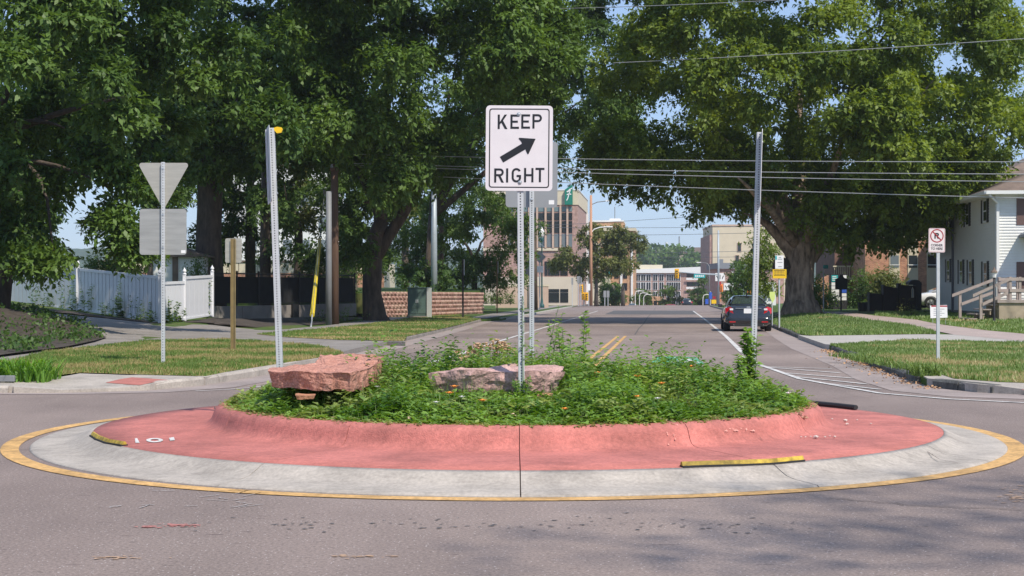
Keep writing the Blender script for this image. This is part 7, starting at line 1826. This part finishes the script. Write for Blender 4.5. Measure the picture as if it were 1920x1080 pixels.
# weeds and vines along the white fence
def fencepoint(u):
    pts = [fA, fB, fC, fD, fE]; L_ = [0]
    for i in range(4): L_.append(L_[-1] + (pts[i + 1] - pts[i]).length)
    d_ = u * L_[-1]
    for i in range(4):
        if d_ <= L_[i + 1] + 1e-6: return pts[i].lerp(pts[i + 1], (d_ - L_[i]) / (L_[i + 1] - L_[i]))
for i, (px, h_, n_) in enumerate(((62, 1.1, 60), (86, 1.0, 60), (96, .7, 60), (116, 1.3, 50), (136, 1.4, 80), (150, 1.0, 70), (164, 1.5, 60), (190, .6, 50), (206, .9, 50), (215, 1.6, 90), (228, .9, 160), (250, 1.1, 40), (262, 1.0, 50), (276, 1.2, 60), (288, .5, 40), (322, 1.1, 200), (314, .9, 160), (336, .7, 120))):
    best = min(np.linspace(0, 1, 200), key=lambda u: abs(960 + FL * fencepoint(u).x / fencepoint(u).y - px)); p = fencepoint(best)
    weed('dark weed growing up against the white vinyl fence', px, 600, p.y - .35, h_, n_, .17, lm=GREEN_D, z0=p.z - .05, spread=.3, stems=3, group='weeds along the white vinyl fence')
p = fencepoint(.93)
weed('dark ivy climbing the end panel of the white vinyl fence', 385, 600, fE.y - .5, 1.75, 220, .17, lm=GREEN_D, z0=fE.z - .1, spread=.35, stems=4)
# day lilies at the far left kerb
def blades(label, cx, cy, rx, ry, n, h, lm, zf, wd=.016, name='day_lilies', cat='plants'):
    x = cx + rx * (rng.uniform(-1, 1, n)); y = cy + ry * rng.uniform(-1, 1, n); z = np.array([zf(a_, b_) for a_, b_ in zip(x, y)]); a = rng.uniform(0, 6.28, n); dx, dy = np.cos(a), np.sin(a)
    hh_ = h * rng.uniform(.5, 1.1, n); o_ = hh_ * rng.uniform(.3, 1.0, n); quads = []
    for u0, u1 in ((0, .35), (.35, .7), (.7, 1.0)):
        def pos(u, s_): 
            w2 = wd * (1 - u ** 2 * .9) * s_
            return np.stack([x + dx * o_ * u ** 1.6 - dy * w2, y + dy * o_ * u ** 1.6 + dx * w2, z + hh_ * (1.25 * u - .42 * u ** 2.4)], 1)
        quads.append(np.stack([pos(u0, -1), pos(u0, 1), pos(u1, 1), pos(u1, -1)], 1))
    t_ = np.tile(rng.uniform(0, 1, n), 3)
    return npmesh(name, np.concatenate(quads), 4, lm, t_, None, kind='stuff', label=label)
blades('bright green day lily leaves arching over the left kerb', -8.1, 22.75, 1.35, .45, 1500, .40, LILY, zl, .013)
blades('bright green day lily leaves arching over the left kerb, left end', -8.9, 22.9, .6, .45, 500, .42, LILY, zl, .013)
blades('tuft of long grass at the end of the dark right kerb', 6.45, 24.2, .18, .35, 260, .26, BLADE, zr, .010, 'long_grass')
blades('long grass along the dark right kerb', 6.85, 28.5, .30, 3.5, 900, .14, BLADE, zr, .010, 'long_grass')
print('leaves', LEAFN[0])

# ================================================================ air
hz = MB().box((0, 1290, 41), (3040, 2700, 108)).build('haze', 'hole_dark')
m = bpy.data.materials.new('haze'); m.use_nodes = True; N = m.node_tree.nodes; N.clear()
ou = N.new('ShaderNodeOutputMaterial'); pv = N.new('ShaderNodeVolumePrincipled'); pv.inputs['Color'].default_value = (.80, .88, 1.0, 1); pv.inputs['Density'].default_value = .00017; pv.inputs['Anisotropy'].default_value = .2
m.node_tree.links.new(pv.outputs[0], ou.inputs['Volume']); hz.data.materials.clear(); hz.data.materials.append(m); hz['kind'] = 'stuff'
m.cycles.homogeneous_volume = True if hasattr(m, 'cycles') else None
# labels that tell look-alikes apart by their place
ORD = ['first', 'second', 'third', 'fourth', 'fifth', 'sixth', 'seventh', 'eighth', 'ninth', 'tenth', 'eleventh', 'twelfth', 'thirteenth', 'fourteenth', 'fifteenth', 'sixteenth', 'seventeenth', 'eighteenth', 'nineteenth', 'twentieth']
for grp, fmt, key in (('weeds along the white vinyl fence', 'dark weed against the white vinyl fence, {} from the left', 0), ('tan flower stalks behind the mauve slab', 'tan flat topped flower stalks behind the mauve slab, {} from the left', 0),
                      ('trees on the valley slope', 'rounded tree on the distant valley slope, {} from the left', 0), ('street lights beyond the crest', 'pale curved street light beyond the crest, {} from the left', 0),
                      ('tan seed heads in the planting bed', 'reddish tan seed head above the ground cover, {} from the left', 0),
                      ('small round shrubs beyond the stone wall', 'small round shrub beyond the stone wall, {} from the left', 0), ('wispy stalks in the planting bed', 'wispy grey green stalk in the planting bed, {} from the left', 0),
                      ('orange blossoms in the planting bed', 'orange blossom in the planting bed, {} from the left', 0), ('pale blossoms in the planting bed', 'pale dried blossom in the planting bed, {} from the left', 0),
                      ('small signs at the far left corner', 'small sign plate on a thin post at the far left corner, {} from the left', 0), ('dry fallen leaves on the island', 'dry tan leaf lying on the planting bed edge, {} from the left', 0),
                      ('pebbles scattered on the red apron', 'pale pink pebble on the red apron, {} from the left', 0)):
    L_ = sorted([o for o in C.objects if o.get('group') == grp], key=lambda o: o.location.x / o.location.y)
    for i, o in enumerate(L_):
        if i < len(ORD): o['label'] = fmt.format(ORD[i])
L_ = sorted([o for o in C.objects if o.get('label', '').startswith('thin distant cable')], key=lambda o: -o.location.z)
for i, o in enumerate(L_): o['label'] = 'thin distant cable over the far road junction, %s from the top' % ORD[i]
